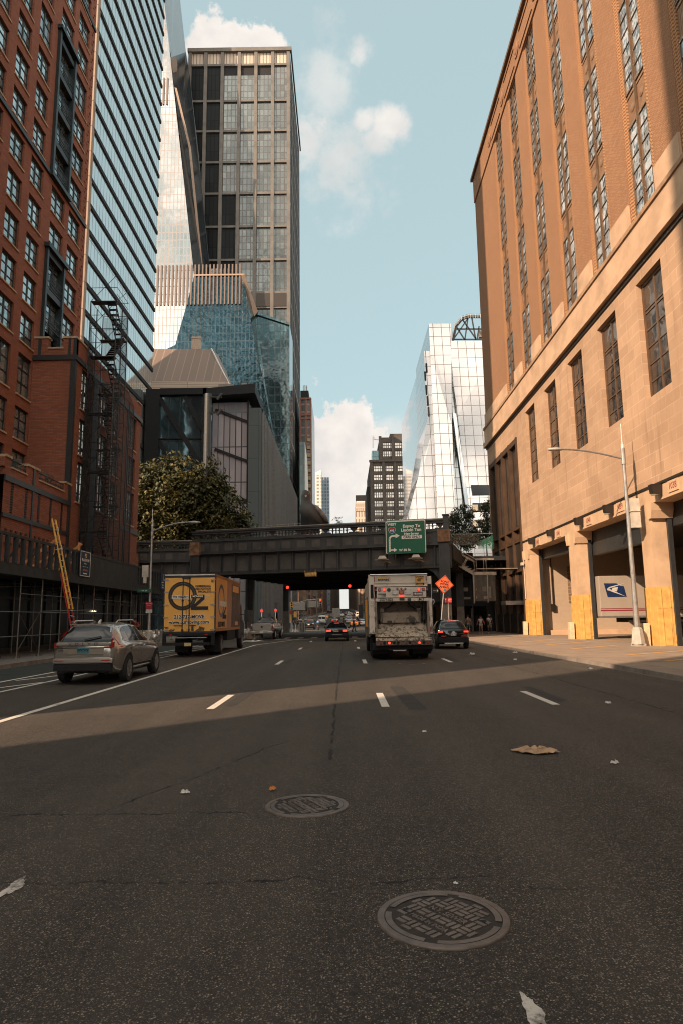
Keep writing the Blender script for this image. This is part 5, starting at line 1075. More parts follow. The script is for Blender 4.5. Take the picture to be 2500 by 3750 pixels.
# white glass block on the right, slanting facets
W2=cwall('pale_glass',(.50,.47,.455),(.10,.09,.085),2.0,2.52,.07,.9,.10,.012,.16,.10); W3=cwall('pale_glass_west',(.62,.62,.62),(.16,.16,.16),2.4,60,.06,.9,.04,.01,.1,.05); W4=cwall('pale_glass_recess',(.36,.38,.38),(.10,.1,.1),1.1,2.52,.08,.9,.1,.015,.16,.15)
rg=thing('white_glass_block','bright white glass block with slanting facets and square panes behind the sorting building','building',(25,145,0))
def pr_(pts,y,dy): return MB().prism([Q(px,py,y+(1895-py)/710*9) for px,py in pts],(0,dy,0))
pr_([(1568,1185),(1649,1185),(1653,1560),(1665,1900),(1665,2100),(1612,2100),(1600,1895),(1585,1560),(1573,1285)],143,30).build('tall_facet',W2,rg)
pr_([(1550,1285),(1574,1285),(1586,1560),(1602,1895),(1606,2100),(1450,2100),(1490,1895),(1530,1745),(1562,1545)],144,20).build('flared_facet',W2,rg)
pr_([(1648,1250),(1660,1250),(1674,1520),(1716,1895),(1735,2100),(1664,2100),(1664,1895),(1652,1560)],146,10).build('recess_facet',W4,rg)
pr_([(1643,1248),(1830,1248),(1850,1600),(1850,2100),(1730,2100),(1712,1880),(1674,1520),(1658,1400)],145,40).build('east_facet',W2,rg)
pr_([(1655,1510),(1668,1515),(1722,1895),(1708,1895)],144.4,.4).build('slanting_edge',W3,rg)
a=pY(1550,1285,152); b=MB().poly([(a.x,146,0),(a.x,215,0),(a.x,215,a.z+.5),(a.x,152,a.z),(a.x,151.6,a.z-3)]).box(a.x,40,215,216,0,a.z); b.build('west_facade',W3,rg)
b=MB()
for px,py in ((1551,1360),(1555,1410),(1560,1450),(1556,1330),(1564,1490)): b.prism([*[Q(a_,b_,143.7+(1895-b_)/710*9) for a_,b_ in ((px,py),(px+6,py),(px+8,py+32),(px+2,py+32))]],(0,.3,0))
parts(b,'open_vent',DKM,rg)
b=MB()
for y0,y1,x0 in ((1776,1812,1722),(1842,1872,1728),(1905,1930,1735)): b.prism([*[Q(a_,b_,144.6+(1895-b_)/710*9) for a_,b_ in ((x0,y0),(1840,y0),(1840,y1),(x0+6,y1))]],(0,.2,0))
parts(b,'strip_window',GLDK,rg)
b=MB()
for px in (1722,1752,1782): 
    for y0,y1 in ((1848,1870),(1907,1928)): b.prism([*[Q(a_,b_,144.4+(1895-b_)/710*9) for a_,b_ in ((px+6,y0),(px+26,y0),(px+27,y1),(px+7,y1))]],(0,.1,0))
parts(b,'window_blind',M('blind',(.3,.26,.2),.8),rg)
rd=thing('roof_steelwork','dark steel roof framework with a pale railing on top of the white glass block','roof structure',Q(1700,1248,150))
b=MB(); S=[(1656,1245),(1668,1195),(1690,1168),(1712,1160),(1830,1160)]
for yy in (155,164):
    for p_,q_ in zip(S,S[1:]): b.beam(Q(*p_,yy),Q(*q_,yy),.4,.6)
    for p_,q_ in (((1668,1195),(1700,1245)),((1690,1168),(1740,1240)),((1660,1240),(1712,1165)),((1700,1245),(1712,1160)),((1740,1245),(1725,1160)),((1668,1205),(1830,1205)),((1660,1243),(1830,1243)),((1745,1243),(1752,1195))): b.beam(Q(*p_,yy),Q(*q_,yy),.25,.3)
for p_ in S[:4]+[(1740,1160),(1770,1160)]: b.beam(Q(*p_,155),Q(*p_,164),.35,.4)
b.build('truss',BLK,rd); b=MB()
S2=[(1652,1235),(1663,1185),(1688,1158),(1712,1150),(1830,1150)]
for dz in (0,5,10):
    for p_,q_ in zip(S2,S2[1:]): b.cyl(Q(p_[0],p_[1]+dz,154.5),Q(q_[0],q_[1]+dz,154.5),.06,n=5)
for i in range(14): b.cyl(Q(1712+i*9,1150,154.5),Q(1712+i*9,1164,154.5),.05,n=5)
for p_ in ((1655,1215),(1663,1185),(1675,1172),(1688,1158),(1700,1154)): b.cyl(Q(*p_,154.5),Q(p_[0],p_[1]+14,154.5),.05,n=5)
b.build('railing',GALV,rd); MB().box(*sorted((Q(1750,1240,162)[0],Q(1840,1240,162)[0])),161,162,Q(1750,1240,162)[2],Q(1750,1215,162)[2]).build('plant_room',GRITP,rd)
# dark loft building
LF=M('loft_concrete',(.075,.062,.052),.85,ns=.2,na=.2); LG=cwall('loft_glass',(.62,.56,.50),(.05,.045,.04),1.1,1.5,.2,.6,.1,.05,.3,.35)
lf=thing('loft_building','dark grey loft building with pale gridded windows in front of the white glass block','building',(20,330,0))
b=MB(); xs=[(1389,1460,1600),(1356,1390,1690)]
fx=lambda px,py=1800: Q(px,py,330)[0]
fz=lambda py,px=1400: Q(px,py,330)[2]
wy=[(1620,1641),(1650,1671),(1706,1726),(1738,1758),(1771,1791),(1802,1823),(1834,1856),(1868,1890),(1900,1922),(1932,1954)]
wx=[(1404,1435),(1451,1470),(1368,1399)]
hol=[]
for i,(z1,z0) in enumerate(wy):
    for j,(a,c_) in enumerate([(1404,1435),(1449,1478),(1492,1520)] if i<2 else [(1369,1399),(1413,1440),(1455,1485),(1500,1530)]): hol.append((fx(a),fx(c_),fz(z0),fz(z1)))
Pl=lambda u,z,d:(u,330+d,z)
MB().wall(Pl,(fx(1356),fx(1560)),(0,fz(1688)),[h for h in hol if h[3]<fz(1690)],.6).box(fx(1356),fx(1356)+.1,330,380,0,fz(1688)).box(fx(1346),fx(1357),345,380,0,fz(1760)).wall(Pl,(fx(1392),fx(1560)),(fz(1687),fz(1602)),[h for h in hol if h[2]>fz(1690)],.6).box(fx(1392),fx(1392)+.2,330,372,fz(1688),fz(1602)).box(fx(1356),fx(1560),330.05,380,fz(1688)-.3,fz(1688)).box(fx(1432),fx(1480),332,350,fz(1602),fz(1585)).build('wall',LF,lf)
b=MB()
for px in (1360,1404,1446,1489): b.box(fx(px)-.7,fx(px)+.7,329.4,330,0,fz(1685))
for px in (1394,1441,1484): b.box(fx(px)-.7,fx(px)+.7,329.4,330,fz(1685),fz(1598))
b.box(fx(1352),fx(1560),329,330.6,fz(1692),fz(1685)).build('pilaster',LF,lf)
for h in hol: MB().poly([Pl(h[0],h[2],.5),Pl(h[1],h[2],.5),Pl(h[1],h[3],.5),Pl(h[0],h[3],.5)]).build('window',LG,lf)
MB().box(fx(1363),fx(1388),331,340,fz(1688),fz(1648)).build('penthouse_glass',TG2,lf); MB().beam(Q(1364,1640,332),Q(1364,1596,332),.4,.4).beam(Q(1362,1608,332),Q(1392,1612,332),.3,.3).beam(Q(1366,1600,332),Q(1372,1608,332),.2,.2).build('roof_crane',RAILM,lf)
b=MB()
for px in range(1400,1475,3): b.cyl(Q(px,1603,331),Q(px,1585,331),.08,n=4)
# far towers
def far(name,label,x0,x1,ytop,Y_,mat,dep=30,extra=None):
    a=Q(x0,ytop,Y_);c_=Q(x1,ytop,Y_); t=thing(name,label,'building',((a[0]+c_[0])/2,Y_,0)); MB().box(a[0],c_[0],Y_,Y_+dep,0,a[2]).build('wall',mat,t); return t,a[0],c_[0],a[2]
FW=cwall('far_brown_wall',(.03,.032,.034),(.19,.085,.055),3.0,4.1,.42,.3,.2,0,.2,.5)
t,xa,xb,zt=far('brown_frame_tower','slim dark tower with brown frames just right of the stone gridded tower','' or 1100,1140,1460,330,FW,40)
b=MB()
for px in (1101,1121,1139): x=Q(px,1500,330)[0]; b.box(x-.4,x+.4,329.3,330,0,zt)
for py in (1461,1520,1534,1700): z=Q(1120,py,330)[2]; b.box(xa,xb,329.2,330,z-.5,z+.5)
b.build('brown_frame',M('rust_brown_metal',(.16,.065,.042),.6),t); MB().box(xa,xa+4.2,332,350,zt,zt+5).build('plant_room',DKM,t); MB().cyl((xa+1.6,334,zt+5),(xa+1.6,334,zt+8.5),.35,n=8).cyl((xa+2.5,334,zt+5),(xa+2.5,334,zt+8.8),.35,n=8).cyl((xa+3.3,334,zt+5),(xa+3.3,334,zt+8.4),.35,n=8).build('flue',ALU,t)
b=MB(); 
for i in range(9): 
    z=Q(1120,1610+i*28,330)[2]; b.box(xb-2.2,xb-.4,329.1,330,z-1.2,z+.6)
b.build('olive_balcony',M('balcony_olive',(.26,.23,.13),.8),t)  # plain olive boxes for the balconies
t,xa,xb,zt=far('slim_front_slab','narrow dark slab with one white side below the brown framed tower','' or 1098,1117,1618,300,cwall('slab_teal',(.06,.09,.09),(.02,.03,.03),2,3,.2,.6,.1,0,.2,.3),30)
MB().poly([Q(1117,1620,299.5),Q(1126,1680,310),Q(1131,1830,310),Q(1131,2000,310),Q(1117,2000,299.5)]).build('white_side',PAPER,t)
t,xa,xb,zt=far('white_balcony_tower','distant white apartment tower with stacked balconies','' or 1155,1177,1740,620,cwall('far_white',(.2,.19,.18),(.52,.48,.44),3.6,3.3,.75,.2,.4,0,.2,.3)); MB().prism([(xa,620,zt),(xb,620,zt),(xb,620,zt+5),(xa,620,zt+2.4)],(0,15,0)).build('roof_screen',PAPER,t)
far('blue_glass_tower','distant blue glass tower beside the white balcony tower above the pigeon','' or 1179,1205,1748,640,cwall('far_blue',(.10,.15,.2),(.2,.24,.28),2.6,3.4,.5,.5,.2,0,.2,.5)); 
t,xa,xb,zt=far('hotel_building','distant building with a black rooftop sign left of the dark loft building','' or 1301,1372,1832,520,cwall('far_tan',(.16,.1,.08),(.46,.38,.3),2.2,40,.75,.1,.6,0,.2,.3),40)
z1=Q(1320,1814,520)[2]; MB().box(xa,xb,519.2,522,zt-.5,z1).build('sign_board',DKM,t); MB().box(xa,xb,519.5,520,Q(1320,1872,520)[2],zt-.5).build('top_storey',cwall('far_tan2',(.22,.17,.13),(.45,.36,.28),1.6,3.4,.4,.1,.6,0,.2,.3),t)
text('GOTHAM',3.6,((Q(1304,0,520)[0]),519.1,Q(1320,1826,520)[2]),t,TXW,align='LEFT',bold=.1,sx=.62,ext=.05)
MB().box(xa+.8,xb,519.3,519.6,zt-1.9,zt-1.0).build('parapet_light',TXW,t)
# canyon of smaller blocks along the avenue
cols_=[(.16,.10,.07),(.30,.21,.14),(.09,.075,.065),(.22,.12,.075),(.34,.25,.17),(.12,.09,.075),(.26,.15,.09),(.2,.17,.14)]
nm=['brown','tan','charcoal','red brick','cream','dark brown','orange brick','grey']
y=236.
for i in range(8):
    L_=[26,34,30,46,55,70,90,120][i]; h=[27,22,38,34,46,42,60,70][i]; mt=cwall('canyon_left_%d'%i,(.03,.032,.035),cols_[i],2.6,3.5,.75,.2,.3,0,.2,.4)
    t=thing('avenue_block','%s mid rise block, %s on the left side of the far avenue'%(nm[i],['first','second','third','fourth','fifth','sixth','seventh','last'][i]),'building',(-30,y,0),'blocks along the far avenue'); MB().box(-45,-15.9-(i%3)*.5,y,y+L_-2,0,h).build('wall',mt,t); MB().box(-45,-15.6-(i%3)*.5,y-.2,y+L_-1.8,h,h+.9).build('cornice',M('cornice_%d'%i,cols_[i],.8),t); MB().box(-15.95-(i%3)*.5,-15.6-(i%3)*.5,y+2,y+L_-4,.2,3.6).build('shopfront',GLDK,t)
    y+=L_
y=232.
for i in range(8):
    L_=[40,34,24,46,55,80,90,120][i]; h=[18,24,33,28,40,48,56,70][i]; k=(i+3)%8; mt=cwall('canyon_right_sunlit_%d'%i,(.04,.035,.03),sc3(cols_[k],1.5),2.8,3.6,.8,.2,.3,0,.2,.4)  # frame colours raised on this side to paint in sunlight
    t=thing('avenue_block','%s mid rise block, %s on the right side of the far avenue'%(nm[k],['first','second','third','fourth','fifth','sixth','seventh','last'][i]),'building',(28,y,0),'blocks along the far avenue'); MB().box(12.6+(i%3)*.6,40,y,y+L_-2,0,h).build('wall',mt,t); MB().box(12.3+(i%3)*.6,40,y-.2,y+L_-1.8,h,h+.9).build('cornice',M('cornice_%d'%k,cols_[k],.8),t); MB().box(12.25+(i%3)*.6,12.7+(i%3)*.6,y+2,y+L_-4,.2,3.6).build('shopfront',GLDK,t)
    y+=L_
for i,(x,y_) in enumerate(((10.6,205),(10.8,232),(10.4,262))):
    tree('street_tree',['dark street tree on the right pavement, nearest beyond the viaduct','dark street tree on the right pavement, middle of the far row','dark street tree on the right pavement, farthest of the row'][i],(x,y_,.13),[((x,y_,5.5),(1.9,2.2,1.9)),((x-.6,y_,7.2),(1.3,1.6,1.4)),((x+.8,y_,6.6),(1.2,1.4,1.3))],1100,.45,[L3,L2],.16,'street trees on the far right pavement')
# construction shed with white panels beyond the crossing
t=thing('white_panel_shed','construction shed with white panels and steel bracing beyond the crossing on the left','shed',(-12,184,0)); b=MB().box(-15.6,-10.6,184,200,4.2,6.5).box(-10.2,-7.2,184,200,4.9,6.7); b.build('panel',M('shed_white',(.46,.41,.36),.6,dirt=.2),t); b=MB()
for x in (-15.3,-13,-11,-9.9,-7.5): b.box(x-.12,x+.12,183.8,184.1,.1,9 if x>-10 else 4.3)
for p_,q_ in (((-15.4,7),(-9,12)),((-13,12),(-8,7)),((-15.5,9.6),(-7,9.9)),((-15.5,12.5),(-7.,12.7)),((-12,9.6),(-9,14)),((-15,2),(-11,3.5)),((-15,3.5),(-11,2))): b.beam((p_[0],184,p_[1]),(q_[0],184,q_[1]),.2,.25)
b.box(-12.5,-9.8,184,188,11.5,14).box(-8.6,-7.6,184,186,8,14).build('steelwork',GRITP,t)
for sd,x0,x1 in (('left',-60,-15.4),('right',12.4,60)):
    y=725
    for i,(L_,h,wh) in enumerate(((290,92,'nearest of three'),(480,128,'middle one of three'),(800,185,'farthest of three'))):
        c_=[(.34,.22,.14),(.26,.19,.15),(.40,.29,.2)][(i+(sd=='right'))%3]
        t=thing('far_block','tall far block closing the avenue, %s on the %s'%(wh,sd),'building',((x0+x1)/2,y,0),'far blocks closing the avenue')
        MB().box(x0,x1,y,y+L_-6,0,h).build('wall',cwall('far_block_%d_%s'%(i,sd),(.05,.045,.04),c_,3.2,3.8,1.0,.15,.4,0,.2,.4),t); MB().box(x0-.5,x1+.5,y-.5,y+L_-5.5,h,h+1.5).build('cornice',M('far_cornice',(.25,.19,.14),.8),t); y+=L_
# ---------------------------------------------------------------- vehicles
def paint(name,c,r_=.22,m=.35): return M(name,c,r_,m,ns=.6,na=.05,coat=.7,spec=.6)
def lerp_t(T,y):
    if y<=T[0][0]: return T[0][1]
    for (a,b_),(c,d) in zip(T,T[1:]):
        if y<=c:
            k=(y-a)/(c-a); k=k*k*(3-2*k)*.5+k*.5; return b_+(d-b_)*k
    return T[-1][1]
class Car:
    def __init__(s,name,label,T,W,L,body,glassm=None,wr=.35,wx=(.85,3.7),rim=ALU,group=None,trim=True,hubs=5):
        s.T=T;s.W=W;s.L=L;s.t=thing(name,label,'car',(0,0,0),group); s.body=body; g=glassm or GLDK
        ys=[0,.02,.05,.1]+[L*i/44 for i in range(1,44)]+[L-.06,L]; ys=sorted(y for y in ys)
        vs=[];fs=[];K=None
        st=[(-.07,.88,.06)]+[(y,1,0) for y in ys]+[(L+.05,.85,.05)]
        for y,kx,kz in st:
            h=s.sec(min(max(y,0),L)); zc=(h[0][1]+h[-1][1])/2
            h=[(x*kx,z+(zc-z)*kz*1.2) for x,z in h]; ring=h+[(-x,z) for x,z in h[-2:0:-1]]; K=len(ring)
            vs+=[(x,y,z) for x,z in ring]
        for j in range(len(st)-1):
            for k in range(K): fs.append((j*K+k,j*K+(k+1)%K,(j+1)*K+(k+1)%K,(j+1)*K+k))
        fs+=[tuple(range(K))[::-1],tuple((len(st)-1)*K+k for k in range(K))]
        MB().add(vs,fs).build('body',body,s.t,smooth=True)
        # wheel arches, wheels
        ar=MB()
        for y in wx:
            for e in (1,-1):
                P_=[(e*(s.sx(y,wr)+.004),y,wr)]; n=20; R_=(wr*.55,wr*1.06,wr*1.16)
                for r_ in R_:
                    for k in range(n):
                        a=6.283*k/n; z=max(wr+r_*math.sin(a),s.lt('zb',y)+.01); yy=y+r_*math.cos(a); P_.append((e*(s.sx(yy,z)+.004),yy,z))
                F=[(0,1+k,1+(k+1)%n) for k in range(n)]
                for q in range(2): F+=[(1+q*n+k,1+(q+1)*n+k,1+(q+1)*n+(k+1)%n,1+q*n+(k+1)%n) for k in range(n)]
                ar.add(P_,F)
        ar.build('wheel_arch',DKM,s.t)
        for y in wx:
            for e in (1,-1): wheel(s.t,(e*(lerp_t(T['w'],y)*W-.105),y,wr),wr,.11,e,rim,hubs)
    def lt(s,k,y): return lerp_t(s.T[k],y)
    def sec(s,y):
        w_=s.lt('w',y)*s.W; zb=s.lt('zb',y); zt=s.lt('zt',y); zl=min(s.lt('zl',y),zt-.03); g=zt-zl; wr=s.T['wr']*s.W; k=min(1,g/.42)
        wt=w_*.93-(w_*.93-wr)*k; pts=[(0,zb),(w_*.84,zb),(w_*.94,zb+.10),(w_*.985,zb+.45*(zl-zb)),(w_,zl-.14),(w_*.975,zl-.04),(w_*.93,zl),(w_*.93+(wt-w_*.93)*.5,zl+.45*g),(wt,zl+.84*g),(wt*.9,zl+.945*g),(wt*.55,zl+.99*g),(0,zt)]
        return pts
    def sx(s,y,z):
        h=s.sec(min(max(y,0),s.L))[1:10]
        if z<=h[0][1]: return h[1][0]
        for (a,b_),(c,d) in zip(h,h[1:]):
            if b_<=z<=d and d>b_: return a+(c-a)*(z-b_)/(d-b_)
        return h[-1][0]
    def tz(s,y,x):
        h=s.sec(min(max(y,0),s.L))[6:]; x=abs(x)
        for (a,b_),(c,d) in zip(h,h[1:]):
            if c<=x<=a and a>c: return b_+(d-b_)*(a-x)/(a-c)
        return h[-1][1] if x<h[-1][0]+.01 else h[0][1]
    def side(s,name,bot,top,mat,off=.006,n=8,m=4,both=True,parent=None):
        for e in (1,-1) if both else (1,):
            b=MB(); V=[]
            for j in range(m+1):
                for i in range(n+1):
                    q=i/n; def_=lambda P_: (lerp_t([(k_/(len(P_)-1),p[0]) for k_,p in enumerate(P_)],q),lerp_t([(k_/(len(P_)-1),p[1]) for k_,p in enumerate(P_)],q))
                    a=def_(bot);c=def_(top); y=a[0]+(c[0]-a[0])*j/m; z=a[1]+(c[1]-a[1])*j/m; V.append((e*(s.sx(y,z)+off),y,z))
            b.add(V,[(j*(n+1)+i,j*(n+1)+i+1,(j+1)*(n+1)+i+1,(j+1)*(n+1)+i) for j in range(m) for i in range(n)])
            o=b.build(name,mat,parent or s.t,smooth=True)
        return o
    def top(s,name,y0,y1,f0,f1,mat,off=.006,n=10,m=8):
        V=[]
        for j in range(m+1):
            y=y0+(y1-y0)*j/m; f=f0+(f1-f0)*j/m
            for i in range(n+1):
                x=-f+2*f*i/n; V.append((x,y,s.tz(y,x)))
        nn=[]
        dz=(s.lt('zt',y1)-s.lt('zt',y0)); dl=math.hypot(y1-y0,dz); ny,nz=-dz/dl*off,(y1-y0)/dl*off
        V=[(x,y+ny,z+nz) for x,y,z in V]
        return MB().add(V,[(j*(n+1)+i,j*(n+1)+i+1,(j+1)*(n+1)+i+1,(j+1)*(n+1)+i) for j in range(m) for i in range(n)]).build(name,mat,s.t,smooth=True)
    def rear(s,name,x0,x1,z0,z1,mat,y=-.075,th=.03,both=False,bev=.01):
        b=MB().box(x0,x1,y-.012,y+th,z0,z1)
        o=b.build(name,mat,s.t,bevel=bev)
        if both: MB().box(-x1,-x0,y-.012,y+th,z0,z1).build(name,mat,s.t,bevel=bev)
        return o
def wheel(parent,c,r_,hw,e,rim,spk=5,name='wheel'):
    c=Vector(c); b=MB().lathe([(r_*.62,-hw),(r_*.93,-hw),(r_,-hw*.6),(r_,hw*.6),(r_*.93,hw),(r_*.62,hw),(r_*.6,hw*.6)],c,'x',22)
    w_=b.build(name,RUB,parent,smooth=False); rb=MB()
    x=c.x+e*hw*.75; rb.lathe([(r_*.62,0),(r_*.62,e*hw*.2),(r_*.56,e*hw*.24),(r_*.55,e*-.02)],(x,c.y,c.z),'x',22)
    for k in range(spk):
        a=6.283*k/spk; d=Vector((0,math.cos(a),math.sin(a))); rb.beam(Vector((x+e*.015,c.y,c.z)),Vector((x+e*.015,c.y,c.z))+d*r_*.58,.07 if spk<6 else .045,.03,0,(1,0,0))
    rb.cyl((x-e*.01,c.y,c.z),(x+e*.03,c.y,c.z),.07,n=10); rb.build('rim',rim,w_); return w_
T_SUV=dict(zb=[(0,.5),(.2,.33),(.5,.26),(4.1,.26),(4.69,.42)],zl=[(0,1.04),(1,1.09),(2.6,1.05),(3.5,1.0),(4.4,.86),(4.69,.70)],zt=[(0,1.06),(.05,1.10),(.48,1.57),(.75,1.62),(1.6,1.66),(2.3,1.62),(2.75,1.48),(3.45,1.07),(4.3,.94),(4.69,.74)],w=[(0,.86),(.15,.93),(.6,1),(3.8,1),(4.3,.93),(4.69,.7)],wr=.66)
T_SED=dict(zb=[(0,.45),(.3,.26),(4.1,.22),(4.55,.35)],zl=[(0,.86),(1,.93),(3.3,.90),(4.2,.75),(4.55,.62)],zt=[(0,.93),(.12,1.01),(.75,1.06),(1.5,1.39),(2.05,1.43),(2.6,1.38),(3.35,.98),(4.2,.82),(4.55,.66)],w=[(0,.82),(.2,.93),(.7,1),(3.7,1),(4.2,.93),(4.55,.68)],wr=.64)
T_PIC=dict(zb=[(0,.62),(.2,.5),(1,.42),(5,.42),(5.8,.5)],zl=[(0,1.36),(2,1.36),(4.2,1.28),(5.3,1.14),(5.8,.95)],zt=[(0,1.39),(.05,1.40),(2.0,1.41),(2.06,1.46),(2.28,1.88),(2.7,1.95),(3.4,1.93),(4.25,1.34),(5.3,1.2),(5.8,.98)],w=[(0,.97),(.2,1),(5,1),(5.5,.95),(5.8,.78)],wr=.7)
T_VAN=dict(zb=[(0,.5),(.3,.35),(4.6,.32),(5.2,.42)],zl=[(0,1.2),(4.2,1.15),(5.2,.85)],zt=[(0,1.3),(.03,1.7),(.12,2.2),(.4,2.3),(3.7,2.28),(4.5,1.35),(5.2,.95)],w=[(0,.95),(.15,1),(4.6,1),(5.2,.75)],wr=.86)
SILV=paint('silver_paint',(.40,.375,.34),.2,.55); BLKP=paint('black_car_paint',(.010,.011,.012),.12,.2); WHP=paint('white_car_paint',(.6,.56,.5),.3,.0); GRYP=paint('grey_car_paint',(.16,.155,.15),.25,.5); TAXI=paint('taxi_paint',(.75,.30,.02),.3,.0); SLV2=paint('light_silver_paint',(.5,.47,.43),.25,.5); REDP=paint('dark_red_paint',(.2,.02,.02),.25,.2); BLUP=paint('blue_car_paint',(.02,.04,.09),.2,.3)
def plate(c,z,mat=None,txt=None,y=-.1,w_=.3,h=.15,tm=TXB):
    p_=MB().box(-w_/2,w_/2,y-.01,y+.03,z,z+h).build('number_plate',mat or PAPER,c if not hasattr(c,'t') else c.t)
    if txt: text(txt,h*.62,(0,y-.014,z+h*.5),p_,tm,bold=.002,name='plate_number')
# silver SUV, nearest
def near_suv():
    c=Car('silver_suv','silver suv with blue number plate, nearest vehicle, in the left lane',T_SUV,.945,4.69,SILV,wr=.375,wx=(.93,3.82),hubs=10)
    c.top('rear_window',.075,.44,.68,.60,GLDK,.008); c.top('windscreen',2.5,3.35,.62,.74,GLDK)
    c.side('side_window',[(.62,1.2),(.85,1.135),(1.02,1.13)],[(.72,1.36),(.85,1.48),(1.05,1.52)],GLDK); c.side('side_window',[(1.1,1.125),(1.6,1.11),(2.02,1.10)],[(1.1,1.525),(1.6,1.545),(1.98,1.545)],GLDK); c.side('side_window',[(2.1,1.10),(2.6,1.09),(3.1,1.10)],[(2.06,1.545),(2.35,1.50),(2.75,1.32)],GLDK)
    c.side('window_trim',[(.58,1.165),(1.,1.105),(2.,1.075),(3.2,1.07)],[(.6,1.19),(1.,1.125),(2.,1.095),(3.2,1.09)],ALU,.009,20,1)
    c.side('window_trim',[(.62,1.24),(.8,1.5),(1.6,1.565),(2.35,1.52),(3.2,1.09)],[(.6,1.22),(.8,1.53),(1.6,1.59),(2.38,1.54),(3.24,1.09)],ALU,.009,24,1)
    for e in (1,-1):
        b=MB(); 
        V=[]
        pts=[(.02,.98),(.02,1.12),(.08,1.22),(.2,1.36),(.33,1.48)]; pt2=[(.42,.98),(.3,1.06),(.22,1.2),(.3,1.36),(.42,1.48)]
        for (y,z),(y2,z2) in zip(pts,pt2): V+=[(e*(c.sx(y,z)+.012),y,z),(e*(c.sx(y2,z2)+.012),y2,z2)]
        b.add(V,[(2*i,2*i+1,2*i+3,2*i+2) for i in range(4)]).box(min(e*.56,e*.76),max(e*.56,e*.76),-.086,-.05,.975,1.01).box(min(e*.72,e*.79),max(e*.72,e*.79),-.07,.05,.98,1.12).build('tail_light',LENS,c.t)
    c.rear('tailgate_lip',-.74,.74,1.03,1.13,SILV,-.10,.1,bev=.03); c.rear('tailgate_recess',-.55,.55,.80,.98,M('silver_shade_panel',(.3,.265,.22),.3,.5),-.072); c.rear('bumper',-.80,.80,.56,.71,SILV,-.13,.15,bev=.04); c.rear('lower_bumper',-.78,.78,.36,.56,DKM,-.11,.15,bev=.03); c.rear('reflector',.5,.74,.63,.655,LENS,-.14,both=True)
    c.rear('black_strip',-.74,.74,.965,.99,BLK,-.085)
    plate(c,.84,M('plate_blue',(.05,.17,.22),.4),'SWDW',-.095,.31,.15)
    text('V O L V O',.10,(0,-.114,1.075),c.t,DK,name='badge',sx=1.35,bold=.003,track=1.35); text('XC60',.06,(-.6,-.09,.91),c.t,DK,name='badge'); text('T5',.06,(.62,-.09,.91),c.t,DK,name='badge')
    MB().cyl((.45,-.1,.42),(.45,.05,.42),.045,n=10).build('exhaust',ALU,c.t); MB().beam((-.05,.10,1.19),(.38,.17,1.27),.03,.03).build('wiper',BLK,c.t)
    for e in (1,-1):
        MB().tube([(e*.60,.7,1.64),(e*.6,.85,1.70),(e*.6,2.2,1.71),(e*.6,2.5,1.63)],.02,6).build('roof_rail',ALU,c.t)
        m_=MB().sph((e*1.06,3.0,1.17),(.12,.07,.1),n=12,m=8).beam((e*.92,3.03,1.1),(e*1.02,3.02,1.13),.05,.05).build('mirror',SILV,c.t,smooth=True)
        MB().beam((e*(c.sx(1.35,.98)+.01),1.3,.985),(e*(c.sx(1.5,.98)+.01),1.52,.985),.03,.03).beam((e*(c.sx(2.4,.98)+.01),2.4,.97),(e*(c.sx(2.6,.98)+.01),2.62,.97),.03,.03).build('door_handle',ALU,c.t)
    b=MB()
    for y0 in (1.06,2.06):
        for e in (1,-1):
            for z0,z1 in ((.45,.7),(.7,.95),(.95,1.08)): b.prism([(e*(c.sx(y0,z0)+.003),y0,z0),(e*(c.sx(y0+.012,z0)+.003),y0+.012,z0),(e*(c.sx(y0+.012,z1)+.003),y0+.012,z1),(e*(c.sx(y0,z1)+.003),y0,z1)],(e*.001,0,0))
    b.build('door_gap',DKM,c.t); c.side('sill_trim',[(1.35,.40),(2.4,.40),(3.35,.40)],[(1.35,.46),(2.4,.46),(3.35,.46)],DKM,.006,10,1); c.side('sill_chrome',[(1.4,.465),(2.4,.465),(3.3,.465)],[(1.4,.485),(2.4,.485),(3.3,.485)],ALU,.008,10,1)
    MB().prism([(-.03,1.0,1.64),(.03,1.0,1.64),(0.01,1.12,1.73),(-.01,1.12,1.73)],(0,.1,-.0)).build('antenna_fin',PAPER,c.t)
    MB().box(-.62,.62,.47,.5,1.585,1.61).build('spoiler',SILV,c.t)
    return place(c.t,(-7.03,18.4,0),R(.6))
near_suv()
